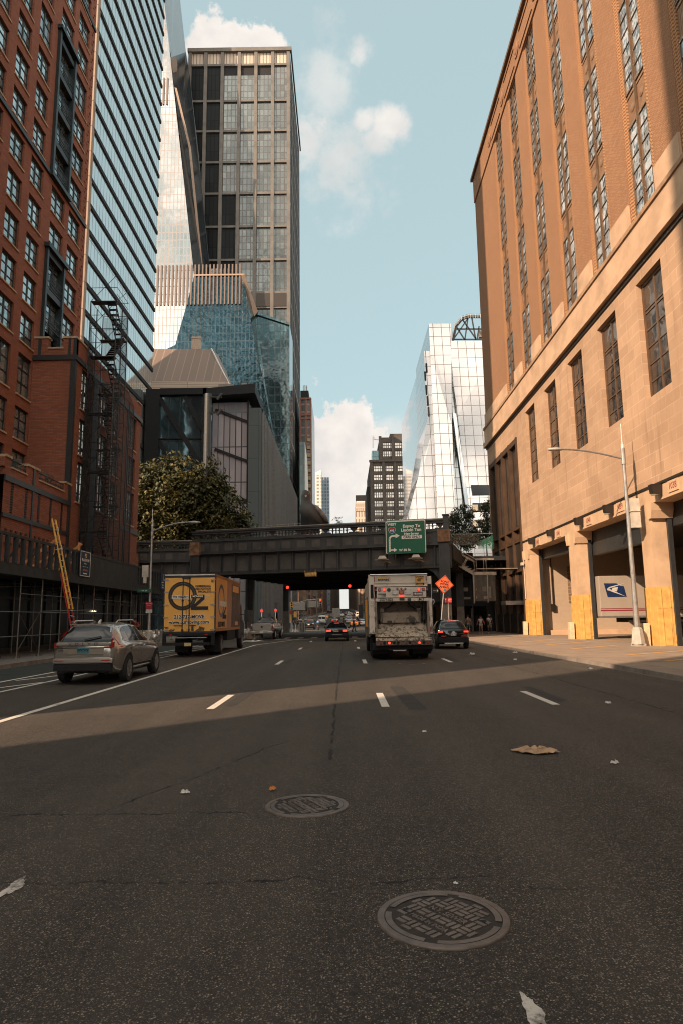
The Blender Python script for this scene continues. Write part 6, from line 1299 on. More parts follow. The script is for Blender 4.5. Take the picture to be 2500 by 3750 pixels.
def std(c,kind,lit=True,platec=None,txt=None):
    """rear and side furniture shared by the smaller vehicles"""
    L_=LITR if lit else LENS
    if kind=='sedan':
        c.top('rear_window',.78,1.42,.66,.56,GLDK); c.top('windscreen',2.55,3.28,.58,.72,GLDK); c.side('side_window',[(1.2,1.0),(1.9,.975),(3.0,.96)],[(1.45,1.24),(1.9,1.31),(2.55,1.27)],GLDK,n=14)
        c.rear('tail_light',.42,.76,.72,.86,L_,-.075,.06,True); c.rear('bumper',-.78,.78,.34,.58,DKM if c.body is BLKP else c.body,-.11,.12,bev=.03); plate(c,.72,platec,txt); c.top('brake_lamp',1.33,1.39,.2,.2,L_,.012,4,2); c.rear('chrome_strip',-.35,.35,.5,.515,ALU,-.12)
    if kind=='suv':
        c.top('rear_window',.075,.44,.66,.58,GLDK,.008); c.top('windscreen',2.5,3.35,.62,.74,GLDK); c.side('side_window',[(.62,1.18),(1.6,1.12),(3.1,1.10)],[(.75,1.42),(1.6,1.54),(2.72,1.34)],GLDK,n=14)
        c.rear('tail_light',.55,.80,.93,1.02,L_,-.07,.08,True); c.rear('bumper',-.80,.80,.36,.66,DKM,-.13,.15,bev=.04); plate(c,.76,platec,txt); c.top('brake_lamp',.45,.49,.24,.24,L_,.014,4,2)
    if kind=='pickup':
        c.top('rear_window',2.09,2.25,.74,.68,GLDK,.012); c.top('windscreen',3.5,4.2,.66,.78,GLDK); c.side('side_window',[(2.4,1.42),(3.2,1.40),(3.95,1.37)],[(2.45,1.78),(3.0,1.82),(3.55,1.76)],GLDK,n=12)
        c.rear('tailgate',-.78,.78,.78,1.36,c.body,-.075,.03,bev=.02); c.rear('tail_light',.84,.95,.9,1.15,LENS,-.075,.1,True,.02); c.rear('bumper',-.97,.97,.5,.7,SLV2,-.2,.15,bev=.03); c.rear('reflector_strip',-.55,.55,.66,.69,LENS,-.21); plate(c,.55,platec,txt,-.22)
        MB().sph((0,-.10,1.08),(.1,.02,.1),n=10,m=6).build('tailgate_badge',BLK,c.t); c.rear('bed_cap',-.95,.95,1.37,1.41,DK,-.06,.08); c.top('cab_lamp',2.28,2.33,.18,.18,PAPER,.014,4,2)
    if kind=='van':
        c.rear('rear_window',.05,.8,1.4,1.95,GLDK,-.04,.03,True,.02); c.top('windscreen',3.75,4.45,.72,.8,GLDK); c.side('side_window',[(3.2,1.25),(3.6,1.25),(4.1,1.22)],[(3.2,1.8),(3.5,1.8),(3.75,1.65)],GLDK,n=8); c.rear('tail_light',.84,.95,.9,1.35,L_,-.06,.08,True,.02); c.rear('bumper',-.9,.9,.4,.6,DKM,-.12,.12,bev=.03); plate(c,.75,platec,txt)
    for e in (1,-1):
        y={'sedan':3.05,'suv':3.05,'pickup':3.9,'van':4.2}[kind]; z={'sedan':1.0,'suv':1.15,'pickup':1.45,'van':1.35}[kind]; x=c.sx(y,z-.05)
        MB().sph((e*(x+.14),y,z),(.12,.07,.09),n=10,m=6).beam((e*(x-.02),y,z-.05),(e*(x+.1),y,z-.03),.04,.04).build('mirror',c.body,c.t,smooth=True)
    return c.t
c=Car('black_sedan','black sedan with glowing tail lights stopped between the pickup and the garbage truck',T_SED,.885,4.55,BLKP,wr=.32,wx=(.95,3.7)); place(std(c,'sedan',True,M('plate_yellow',(.62,.45,.2),.5),'DRK 4821'),(-.62,51.6,0))
c=Car('dark_hatchback','black compact crossover with lit brake lights standing right of the garbage truck',T_SUV,.90,4.69,BLKP,wr=.34,wx=(.9,3.72)); t=std(c,'suv',True,PAPER,'JTM 7702'); 
MB().lathe([(.1,0),(.1,.02),(.07,.02)],(0,-.1,.9),'y',14).build('badge',ALU,t); MB().box(-.66,-.4,-.15,-.1,.7,.76).box(.4,.66,-.15,-.1,.7,.76).build('fog_lamp',LENS,t); MB().box(-.5,.5,-.155,-.12,.3,.36).build('skid_plate',SLV2,t); MB().cyl((0,.9,1.64),(0,.75,1.86),.012,n=5).build('aerial',BLK,t); place(t,(5.75,36.3,0)); t.scale=(1,.93,.94)
c=Car('silver_pickup','pale silver pickup truck stopped under the viaduct left of the black sedan',T_PIC,1.0,5.8,SLV2,wr=.4,wx=(1.25,4.75)); t=std(c,'pickup',True); place(t,(-7.15,58.8,0),R(-3))
# ---------------------------------------------------------------- yellow moving truck
def disc(r0,r1,c,n=36,ax='y',o=0,sy=1.):
    vs=[]
    for r_ in (r0,r1):
        for k in range(n):
            a=6.28318*k/n; vs.append((c[0]+r_*math.cos(a),c[1],c[2]+r_*math.sin(a)) if ax=='y' else (c[0],c[1]+r_*sy*math.cos(a),c[2]+r_*math.sin(a)))
    return vs,[(k,(k+1)%n,n+(k+1)%n,n+k) for k in range(n)]
def moving_truck():
    t=thing('moving_truck','yellow box moving truck with a large dark ring logo on its rear doors','truck')
    TY=M('truck_yellow',(.86,.42,.085),.42,ns=.7,na=.07,dirt=.1); TYS=M('truck_side_orange',(.50,.20,.035),.4,ns=.5,na=.15,dirt=.35); DB=M('decal_bronze',(.045,.035,.03),.3,.5); 
    MB().box(-1.2,1.2,.06,8.1,1.16,3.74).box(-1.225,1.225,.05,8.1,3.74,3.82).build('box_body',TYS,t)
    MB().box(-1.225,-1.17,0,.06,1.1,3.82).box(1.17,1.225,0,.06,1.1,3.82).box(-1.225,1.225,-.02,.08,3.7,3.84).box(-1.17,1.17,0,.06,1.1,1.17).build('rear_frame',DK,t); MB().box(-1.17,1.17,-.03,-.01,3.77,3.83).build('roof_trim',PAPER,t)
    for nme,x0,x1 in (('left',-1.165,-.135),('right',-.125,1.165)):
        MB().box(x0,x1,-.01,.06,1.18,3.66).build('rear_door',TY,t,bevel=.008)
    b=MB()
    for x in (-.31,.0): b.cyl((x,-.045,1.12),(x,-.045,3.7),.022,n=8)
    for x in (-.31,.0):
        for z in (3.65,2.6,1.25): b.box(x-.05,x+.05,-.06,-.01,z-.03,z+.03)
    b.box(-.3,.0,-.06,-.01,3.62,3.7).box(-.7,-.31,-.06,-.02,1.44,1.47).box(0,.33,-.06,-.02,1.44,1.47).build('lock_rod',BLK,t)
    b=MB()
    for z in (3.57,3.0,2.4,1.83,1.25):
        for x0,x1 in ((-1.2,-.98),(.98,1.2)): b.box(x0,x1,-.035,-.01,z-.03,z+.03)
    b.build('hinge',GALV,t)
    y=-.018
    MB().add(*disc(.485,.67,(-.33,y,2.82))).build('ring_logo',DB,t); MB().add(*disc(.565,.595,(-.33,y-.003,2.82))).build('ring_shine',M('ring_shine',(.085,.075,.068),.35,.3),t)
    X=lambda px:(px-568)*.00312; Z=lambda py:3.85-(py-100)*.00312
    MB().poly([(X(a),y-.008,Z(b_)) for a,b_ in ((592,415),(792,415),(792,482),(672,588),(850,588),(850,640),(590,640),(590,598),(735,468),(592,466))]).build('z_logo',TXB,t)
    MB().poly([(X(a),y-.010,Z(b_)) for a,b_ in ((302,420),(592,420),(592,470),(302,470))]).build('bar_logo',TXW,t)
    b=MB()
    for k in range(6): x1=880-k*16; b.box(X(794),X(x1),y-.004,y,Z(424+k*12)-.007,Z(424+k*12)+.007)
    b.build('speed_line',TXW,t)
    text('THE WIZARD OF',.115,(X(450),y-.014,Z(444)),t,TXB,bold=.004,sx=.92); text('MOVING',.115,(X(690),y-.014,Z(440)),t,TXW,bold=.004,sx=1.05)
    for s_,py,px in (('COMMERCIAL',287,885),('RELOCATION',327,887),('SPECIALISTS',370,890)): text(s_,.125,(X(px),y-.006,Z(py)),t,TXB,align='RIGHT',bold=.004,sx=.93)
    for s_,sz,pz,sx in (('212-737-MOVE',.225,742,.98),('www.ozmoving.com',.225,820,1.0)): text(s_,sz,(0,y-.006,Z(pz)),t,TXW,bold=.022,sx=sx); text(s_,sz,(0,y-.012,Z(pz)),t,TXB,bold=.006,sx=sx)
    b=MB()
    for pts in (((260,945),(300,918),(330,925),(362,918),(340,950),(305,960)),((605,870),(635,865),(640,950),(600,945)),((660,945),(710,915),(720,880),(805,905),(790,945),(700,955)),((195,880),(260,890),(270,905),(220,915))): b.poly([(X(a),y-.005,Z(c_)) for a,c_ in pts])
    parts(b,'worn_decal',M('worn_decal',(.12,.07,.035),.7,ns=6,na=.6),t)
    MB().lathe([(.06,-.02),(.06,0)],(X(905),-.012,Z(215)),'y',14).build('speed_disc',M('decal_brown',(.2,.09,.03),.6),t)
    # right side artwork
    xs=1.205
    MB().box(1.2,1.204,.08,3.3,1.3,3.7).build('side_panel',TY,t); MB().box(1.2,1.212,3.3,3.42,1.2,3.7).box(1.2,1.21,4.7,4.8,1.2,3.7).build('seam_strip',GALV,t)
    MB().add(*disc(.62,.8,(xs+.004,1.6,2.62),ax='x',sy=1.15)).build('side_ring',DB,t); MB().prism([(xs+.003,1.2,2.35),(xs+.003,3.1,2.35),(xs+.003,3.1,2.6),(xs+.003,1.2,2.6)],(.004,0,0)).build('side_bar',TXW,t)
    MB().prism([(xs+.003,2.0,1.75),(xs+.003,3.1,1.75),(xs+.003,3.1,1.95),(xs+.003,2.5,1.95),(xs+.003,3.1,2.35),(xs+.003,2.9,2.35),(xs+.003,2.0,1.9)],(.005,0,0)).build('side_z',TXB,t)
    MB().box(1.2,1.203,4.8,8.0,1.3,3.6).build('side_photo',M('photo_panel',(.10,.06,.035),.5,ns=1.2,na=.7),t); MB().box(1.2,1.206,5.2,7.4,3.2,3.55).box(1.2,1.206,6.2,7.2,1.4,1.6).build('side_label',TY,t)
    text('212-737-MOVE',.34,(1.215,1.7,1.47),t,TXB,(R(90),0,R(90)),bold=.01,sx=.9)
    # chassis
    MB().box(-1.15,1.15,-.12,.1,.98,1.1).box(-1.0,1.0,-.25,-.1,.55,.68).box(-.5,-.4,.0,8,.75,1.1).box(.4,.5,0,8,.75,1.1).box(-1.2,-1.05,-.1,.0,.55,1.1).box(1.05,1.2,-.1,0,.55,1.1).build('bumper',DKM,t)
    MB().box(-.85,.85,-.14,-.1,.88,.92).build('step_edge',GALV,t); parts(MB().box(-1.1,-.45,2.0,2.05,.15,.9).box(.45,1.1,2.0,2.05,.15,.9),'mud_flap',RUB,t)
    MB().box(.9,1.2,3.6,6.2,.65,1.15).box(-1.2,-.9,3.6,6.2,.65,1.15).build('side_skirt',DKM,t)
    MB().box(-.14,.16,-.27,-.255,.52,.67).build('number_plate',M('plate_yellow',(.62,.45,.2),.5),t); MB().box(-.9,-.75,-.14,-.12,1.0,1.06).box(.75,.9,-.14,-.12,1.0,1.06).build('tail_light',LENS,t)
    cb=MB().prism([(-1.1,8.25,.6),(-1.1,10.6,.6),(-1.1,10.6,1.5),(-1.1,9.9,1.7),(-1.1,9.4,2.6),(-1.1,8.25,2.7)],(2.2,0,0)).build('cab',BLK,t,bevel=.05); MB().prism([(1.105,8.7,1.7),(1.105,9.75,1.7),(1.105,9.35,2.45),(1.105,8.7,2.5)],(.01,0,0)).build('cab_window',GLDK,t)
    MB().box(1.25,1.5,9.55,9.7,1.6,2.3).beam((1.1,9.6,2.0),(1.3,9.6,2.0),.05,.05).box(-1.5,-1.25,9.55,9.7,1.6,2.3).build('mirror',BLK,t)
    for e in (1,-1):
        wheel(t,(e*.95,2.6,.49),.49,.14,e,GALV,6); wheel(t,(e*.6,2.6,.49),.49,.14,e,GALV,6); wheel(t,(e*1.0,9.6,.49),.49,.14,e,GALV,6)
    return place(t,(-7.22,31.5,0),R(.6))
moving_truck()
# ---------------------------------------------------------------- garbage truck
def garbage_truck():
    t=thing('garbage_truck','dirty white garbage truck seen from behind with open scratched loading hopper','truck')
    def dirtyw(name,col,amt,sc_):
        m,nt,b=nodes(name); tc=nt.nodes.new('ShaderNodeTexCoord'); o=tc.outputs['Object']; sp=nt.nodes.new('ShaderNodeSeparateXYZ'); nt.links.new(o,sp.inputs[0])
        f=ramp(nt,mth(nt,'ADD',noise(nt,o,sc_,8,.75),mth(nt,'MULTIPLY',mth(nt,'SUBTRACT',1.6,sp.outputs[2]),amt)),.50,.62)
        c=mixc(nt,ramp(nt,noise(nt,o,1.2,4),.3,.7),sc3(col,.85),col); c=mixc(nt,mth(nt,'MULTIPLY',f,.9),c,(.035,.026,.02)); nt.links.new(c,b.inputs['Base Color']); b.inputs['Roughness'].default_value=.6; return m
    GW=dirtyw('truck_white',(.70,.61,.51),.055,2.2); GD=dirtyw('hopper_scratched',(.62,.5,.38),.06,7.); GI=dirtyw('hopper_inner',(.28,.22,.17),.02,3.)
    X=lambda px:(px-775)*.00213; Z=lambda py:3.44-(py-120)*.00213
    MB().box(-1.25,1.25,1.4,7.4,.95,3.35).build('packer_body',GW,t,bevel=.05)
    parts(MB().box(X(150),X(262),.0,1.4,Z(1250),Z(170)).box(X(1270),X(1348),.0,1.4,Z(1250),Z(170)),'side_post',GW,t,bevel=.02)
    MB().box(X(185),X(240),-.012,.0,Z(580),Z(320)).box(X(1270),X(1335),-.012,.0,Z(580),Z(320)).build('post_slot',DKM,t)
    MB().box(X(262),X(1270),.02,1.4,Z(350),Z(165)).box(X(262),X(1270),-.03,1.3,Z(360),Z(345)).box(X(262),X(1270),-.02,1.3,Z(292),Z(284)).build('top_hood',GW,t,bevel=.01)
    MB().box(X(175),X(1270),.05,1.3,Z(165),Z(132)).box(X(380),X(490),.02,.3,Z(150),Z(122)).box(X(960),X(1075),.02,.3,Z(150),Z(118)).box(X(150),X(240),0,.4,Z(170),Z(130)).build('roof_gear',GW,t); MB().tube([(X(180),-.02,Z(135)),(X(1270),-.02,Z(130))],.03,6).build('roof_pipe',ALU,t)
    MB().box(X(300),X(1240),-.06,1.0,Z(572),Z(375)).build('lamp_panel',GW,t,bevel=.015); MB().box(X(275),X(1275),-.05,.2,Z(640),Z(582)).build('header_beam',GW,t,bevel=.01)
    # stickers and lettering
    MB().box(X(288),X(566),.008,.02,Z(265),Z(168)).build('sticker',M('sticker_pale',(.5,.44,.36),.5),t); text('SLOW',.105,(X(450),.004,Z(192)),t,M('sticker_yellow',(.68,.42,.08),.5),bold=.006,sx=1.2); text('DOWN',.095,(X(432),.004,Z(232)),t,TXB,bold=.006,sx=1.35); MB().poly([(X(310),.003,Z(213)),(X(372),.003,Z(213)),(X(345),.003,Z(172))]).build('triangle',M('sticker_yellow',(.68,.42,.08),.5),t)
    MB().box(X(1035),X(1212),.006,.02,Z(345),Z(166)).build('caution_sticker',M('sticker_orange',(.70,.33,.05),.5),t); MB().box(X(1058),X(1205),.002,.006,Z(342),Z(285)).build('sticker_band',TXB,t); text('CAUTION',.075,(X(1124),.003,Z(181)),t,TXB,bold=.004); text('WIDE',.06,(X(1130),.0,Z(299)),t,M('sticker_orange',(.70,.33,.05),.5),bold=.003,sx=1.2); text('TURNS',.06,(X(1130),.0,Z(328)),t,M('sticker_orange',(.70,.33,.05),.5),bold=.003,sx=1.2); MB().poly([(X(a),.002,Z(c_)) for a,c_ in ((1065,240),(1110,205),(1180,210),(1190,225),(1150,230),(1140,268),(1095,270))]).build('turn_symbol',M('decal_brown',(.2,.09,.03),.6),t)
    text('25DY-822',.135,(X(478),-.056,Z(610)),t,TXB,bold=.003,sx=.95); text('M.5',.15,(X(1145),-.056,Z(608)),t,TXB,bold=.004)
    p_=MB().box(X(985),X(1168),-.075,-.06,Z(535),Z(468)).build('id_plate',M('maroon',(.06,.015,.015),.5),t); text('HE-5000',.105,(X(1076),-.08,Z(502)),t,TXW,bold=.003,sx=.9)
    p_=MB().box(X(325),X(475),-.07,-.06,Z(565),Z(485)).build('number_plate',M('plate_pale',(.5,.45,.38),.5),t); text('1563',.1,(X(430),-.075,Z(530)),t,TXB,bold=.003); MB().box(X(325),X(475),-.073,-.07,Z(510),Z(492)).build('plate_band',TXB,t)
    def lamp(px,py,r_,mat,nm='tail_lamp',y=-.06):
        l=MB().lathe([(r_*.00213,-.03),(r_*.00213*.8,-.045),(r_*.00213*.8,-.045)],(X(px),y,Z(py)),'y',16).build(nm,mat,t); MB().lathe([(r_*1.18*.00213,-.02),(r_*1.18*.00213,0)],(X(px),y,Z(py)),'y',16).build('lamp_bezel',BLK,l)
    for px,py,r_,m_ in ((352,420,28,LENS),(441,420,28,LITR),(531,424,30,BLK),(1097,420,28,LITR),(1186,420,28,LENS),(693,403,17,LENS),(769,403,17,LENS),(845,403,17,LENS),(282,425,14,LENS),(1254,425,14,LENS)): lamp(px,py,r_,m_)
    lamp(768,470,42,M('amber_lens',(.32,.07,.02),.25),'beacon')
    for px in (645,895):
        b=MB(); 
        pts=[]
        for k in range(32): a=6.283*k/32; q=.098*(1+.13*math.cos(8*a)); pts.append((X(px)+q*math.cos(a),-.10,Z(470)+q*math.sin(a)))
        b.prism(pts,(0,.04,0)).build('work_light',PAPER,t)
    MB().box(X(725),X(815),-.1,-.06,Z(552),Z(520)).build('brake_lamp',LITR,t); MB().box(X(588),X(950),-.075,-.06,Z(432),Z(424)).box(X(588),X(950),-.075,-.06,Z(522),Z(514)).build('lamp_guard',TAN,t); MB().box(X(730),X(822),-.08,-.05,Z(622),Z(582)).box(X(880),X(945),-.08,-.05,Z(635),Z(585)).build('camera',BLK,t)
    # hopper: side walls, packing blade, scratched lip
    MB().box(X(262),X(300),-.02,1.2,Z(1300),Z(640)).box(X(1250),X(1290),-.02,1.2,Z(1300),Z(640)).build('hopper_side',GI,t)
    MB().prism([(X(300),.75,Z(640)),(X(1250),.75,Z(640)),(X(1250),1.1,Z(900)),(X(300),1.1,Z(900))],(0,.3,0)).prism([(X(375),.45,Z(830)),(X(1150),.45,Z(830)),(X(1150),.6,Z(1050)),(X(375),.6,Z(1050))],(0,.12,0)).box(X(370),X(445),.4,.6,Z(840),Z(770)).box(X(1070),X(1140),.4,.6,Z(840),Z(770)).build('packer_blade',GI,t); MB().box(X(415),X(1100),.44,.47,Z(1040),Z(850)).build('blade_plate',dirtyw('blade_paint',(.36,.28,.21),.03,4.),t); MB().box(X(500),X(590),.41,.45,Z(1040),Z(1000)).box(X(948),X(1030),.41,.45,Z(1040),Z(1000)).build('blade_hinge',DK,t)
    for px in (328,1205): MB().cyl((X(px),.25,Z(640)),(X(px),.35,Z(890)),.06,n=10).cyl((X(px),.3,Z(880)),(X(px),.3,Z(990)),.085,n=10).build('hydraulic_ram',DK,t)
    MB().tube([(X(620),.5,Z(655)),(X(570),.5,Z(720)),(X(450),.45,Z(780))],.035,6).tube([(X(905),.5,Z(655)),(X(960),.5,Z(720)),(X(1060),.45,Z(780))],.035,6).build('hose',RUB,t)
    V=[(X(300),.62,Z(1060)),(X(1250),.62,Z(1060)),(X(1265),.42,Z(1170)),(X(285),.42,Z(1170)),(X(1270),.2,Z(1235)),(X(280),.2,Z(1235)),(X(1275),-.02,Z(1300)),(X(275),-.02,Z(1300))]
    MB().add(V,[(0,1,2,3),(3,2,4,5),(5,4,6,7)]).build('hopper_floor',GD,t)
    b=MB()
    for py,y in ((1172,.4),(1236,.18),(1298,-.03)): b.box(X(280),X(1270),y-.02,y+.03,Z(py)-.012,Z(py)+.012)
    b.box(X(265),X(1310),-.14,.1,Z(1372),Z(1318)).build('hopper_lip',GD,t)
    MB().box(X(265),X(1330),-.1,.4,Z(1455),Z(1375)).build('lamp_bar',dirtyw('lamp_bar',(.2,.13,.09),.05,9.),t)
    for px,m_ in ((355,LENS),(425,DKM),(515,LITR),(608,DKM),(680,DKM),(900,DKM),(1078,LITR),(1160,DKM),(1240,LENS)): lamp(px,1413,24,m_,'lower_lamp',-.1)
    b=MB()
    for i in range(11):
        if i%2==0: b.box(X(252),X(268),-.035,-.02,Z(260+i*95),Z(170+i*95)).box(X(1240+i*5),X(1256+i*5),-.035,-.02,Z(260+i*95),Z(170+i*95))
    b.build('reflective_tape',M('tape_red',(.25,.03,.025),.4),t)
    for e,px in ((-1,215),(1,1345)): MB().tube([(X(px)-.08,-.03,Z(620)),(X(px)+.07,-.03,Z(620)),(X(px)+.09,-.03,Z(660)),(X(px)+.05,-.03,Z(700)),(X(px)-.08,-.03,Z(700))],.014,6).build('grab_rail',PAPER,t); 
    for px in (215,1330): MB().lathe([(.045,-.03),(.045,.0)],(X(px),-.01,Z(645)),'y',10).build('side_lamp',PAPER,t)
    MB().box(X(90),X(130),.6,1.0,Z(1110),Z(590)).build('broom_handle',M('broom_orange',(.6,.25,.04),.6),t); MB().box(-1.31,-1.25,1.2,7,.9,2.6).build('side_frame',GRITP,t)
    MB().box(-1.2,1.2,.1,.6,.42,.66).box(-.5,.5,.6,7.5,.5,.95).box(-1.25,-1.15,.7,1.3,.3,.9).box(1.15,1.25,.7,1.3,.3,.9).build('chassis',DKM,t); MB().box(-.4,.12,.05,.1,.36,.40).build('tow_bar',GALV,t)
    parts(MB().box(-1.24,-.5,1.0,1.04,.2,.9).box(.5,1.24,1.0,1.04,.2,.9),'mud_flap',RUB,t)
    MB().box(-1.2,1.2,7.5,9.6,.7,2.9).build('cab',GW,t,bevel=.06)
    for e in (1,-1):
        for y in (1.75,3.15): wheel(t,(e*1.03,y,.52),.52,.15,e,DK,6); wheel(t,(e*.68,y,.52),.52,.15,e,DK,6)
        wheel(t,(e*1.05,8.4,.52),.52,.15,e,DK,6); MB().box(e*1.45-.12,e*1.45+.12,8.9,9.0,1.7,2.4).beam((e*1.2,8.95,2.1),(e*1.4,8.95,2.1),.05,.05).build('mirror',BLK,t)
    return place(t,(2.30,27.3,0),0)
garbage_truck()
# ---------------------------------------------------------------- traffic beyond the viaduct; the avenue climbs gently there
zr_=lambda y:max(0,(y-140)*.018)
tag(MB().poly([(-12.6,140,.004),(8.4,140,.004),(8.4,1400,zr_(1400)),(-12.6,1400,zr_(1400))]).build('road_rise',ASPH),kind='structure')
tag(MB().prism([(8.42,140,.1),(14,140,.1),(14,140,-.3),(8.42,140,-.3)],(0,1260,zr_(1400))).prism([(-18,140,.1),(-12.62,140,.1),(-12.62,140,-.3),(-18,140,-.3)],(0,1260,zr_(1400))).build('pavement_rise',PAVL),kind='structure')
PROT={}
def proto(kind,body,nm,lit=False):
    key=(kind,body.name)
    if key not in PROT:
        T_,W_,L_,wr,wx={'sedan':(T_SED,.9,4.55,.33,(.95,3.7)),'suv':(T_SUV,.95,4.69,.37,(.93,3.82)),'van':(T_VAN,1.0,5.2,.36,(.95,4.2))}[kind]
        c=Car(nm,'',T_,W_,L_,body,wr=wr,wx=wx,group='traffic on the far avenue'); std(c,kind,lit)
        if body is TAXI: MB().box(-.3,.3,1.7,1.85,(1.43 if kind=='sedan' else 1.66),(1.6 if kind=='sedan' else 1.83)).build('roof_sign',PAPER,c.t)
        PROT[key]=[c.t,0]
    return PROT[key]
TRAF=[('suv',BLKP,'black_suv',-5.9,112,'black suv just beyond the crossing behind the delineator posts'),('van',WHP,'white_van',-5.3,158,'white van beyond the black suv on the left lanes'),('suv',TAXI,'yellow_taxi',-6.3,190,'yellow taxi on the left, behind the white van'),('sedan',GRYP,'grey_sedan',-2.6,176,'grey sedan in the second lane between white van and box truck'),
 ('sedan',TAXI,'yellow_taxi',1.9,143,'orange yellow taxi just past the crossing right of the walking figure'),('sedan',SLV2,'silver_sedan',4.0,147,'silver sedan beside the orange taxi on the right'),('sedan',WHP,'white_sedan',1.0,170,'white sedan behind the orange taxi'),('suv',GRYP,'grey_suv',4.4,172,'grey suv behind the silver sedan on the right'),('sedan',SLV2,'silver_sedan',.9,190,'silver sedan third in the right centre lane'),('suv',BLKP,'black_suv',4.6,196,'black suv third in the right lane'),('suv',WHP,'white_suv',1.2,214,'white suv fourth in the right centre lane'),('sedan',GRYP,'grey_sedan',4.8,222,'grey sedan fourth in the right lane'),('sedan',WHP,'white_sedan',1.3,240,'white sedan fifth in the right centre lane'),('van',WHP,'white_van',4.9,250,'white van far off in the right lane'),('suv',BLKP,'black_suv',-3.2,236,'black suv far off left of the box truck'),('sedan',TAXI,'yellow_taxi',-6.4,232,'second yellow taxi farther off on the left'),('suv',GRYP,'grey_suv',1.5,270,'grey suv sixth in the right centre lane'),('sedan',SLV2,'silver_sedan',-1.2,285,'silver sedan ahead of the box truck'),('suv',WHP,'white_suv',2.6,305,'white suv near the far end of the traffic'),('suv',BLKP,'black_suv',.6,335,'black suv at the far end of the traffic under the sky gap'),('sedan',REDP,'red_sedan',-4.6,300,'dark red sedan far off on the left lanes'),('van',GRYP,'grey_van',5.2,310,'grey van far off near the right kerb'),('suv',SLV2,'silver_suv',2.,370,'silver suv small at the far end of the right lanes'),('suv',BLUP,'blue_suv',-2.4,360,'dark blue suv small at the far end of the left lanes')]
for kd,bd,nm,x,y,lb in TRAF:
    P_=proto(kd,bd,nm,bd in (GRYP,BLKP,TAXI))
    if P_[1]==0: o=P_[0]; P_[1]=1
    else: o=copy_tree(P_[0])
    o.name=nm; o['label']=lb; o['category']='taxi' if 'taxi' in nm else 'van' if 'van' in nm else 'car'; place(o,(x,y,zr_(y)),0)
def boxtruck():
    t=thing('box_truck','pale box truck far ahead in the middle of the avenue traffic','truck'); MB().box(-1.2,1.2,0,6,1.0,3.75).build('box_body',WHT,t,bevel=.03); MB().box(-1.12,1.12,-.02,0,1.1,3.6).build('roll_door',M('roll_door',(.48,.44,.38),.6),t); b=MB()
    for i in range(8): b.box(-1.1,1.1,-.03,-.02,1.35+i*.28,1.37+i*.28)
    b.build('door_rib',GRITP,t); MB().box(-1.1,1.1,6.1,7.8,.6,2.4).build('cab',WHP,t,bevel=.06); MB().box(-1.1,1.1,-.1,.1,.6,.8).build('bumper',DKM,t); MB().box(-1.1,-.85,-.04,0,.82,.95).box(.85,1.1,-.04,0,.82,.95).build('tail_light',LENS,t)
    for e in (1,-1): wheel(t,(e*.95,1.5,.45),.45,.14,e,DK,6); wheel(t,(e*.98,6.9,.45),.45,.14,e,DK,6)
    place(t,(-2.7,222,zr_(222)))
boxtruck()
def bus():
    t=thing('city_bus','dark old bus with boxy front far left in the traffic','bus'); MB().box(-1.25,1.25,0,11,.5,3.0).build('body',paint('bus_brown',(.12,.07,.05),.4,.1),t,bevel=.08); MB().box(-1.1,1.1,-.02,0,1.7,2.7).build('rear_window',GLDK,t); MB().box(-1.27,-1.25,.5,10.5,1.6,2.5).box(1.25,1.27,.5,10.5,1.6,2.5).build('side_window',GLDK,t); MB().box(-1.15,-.9,-.03,0,.9,1.2).box(.9,1.15,-.03,0,.9,1.2).build('tail_light',LENS,t)
    for e in (1,-1): wheel(t,(e*1.1,2.5,.48),.48,.15,e,DK,6); wheel(t,(e*1.1,8.5,.48),.48,.15,e,DK,6)
    place(t,(-5.6,262,zr_(262)))
bus()
# ---------------------------------------------------------------- people
def skin(name,V,E,root,mat,parent,sub=1):
    """one continuous surface grown along a jointed skeleton; V: name -> (pos, radius)"""
    ks=list(V); me=bpy.data.meshes.new(name); me.from_pydata([V[k][0] for k in ks],[(ks.index(a),ks.index(b_)) for a,b_ in E],[])
    o=bpy.data.objects.new(name,me); COL.objects.link(o); md=o.modifiers.new('skin','SKIN'); md.use_smooth_shade=True
    for i,k in enumerate(ks):
        r_=V[k][1]; r_=(r_,r_) if not isinstance(r_,tuple) else r_
        me.skin_vertices[0].data[i].radius=r_; me.skin_vertices[0].data[i].use_root=(k==root)
    if sub: s_=o.modifiers.new('sub','SUBSURF'); s_.levels=sub; s_.render_levels=sub
    dg=bpy.context.evaluated_depsgraph_get(); m2=bpy.data.meshes.new_from_object(o.evaluated_get(dg)); bpy.data.objects.remove(o)
    m2.materials.clear(); m2.materials.append(mat); m2.name=name; o=bpy.data.objects.new(name,m2); COL.objects.link(o); o.parent=parent; return o
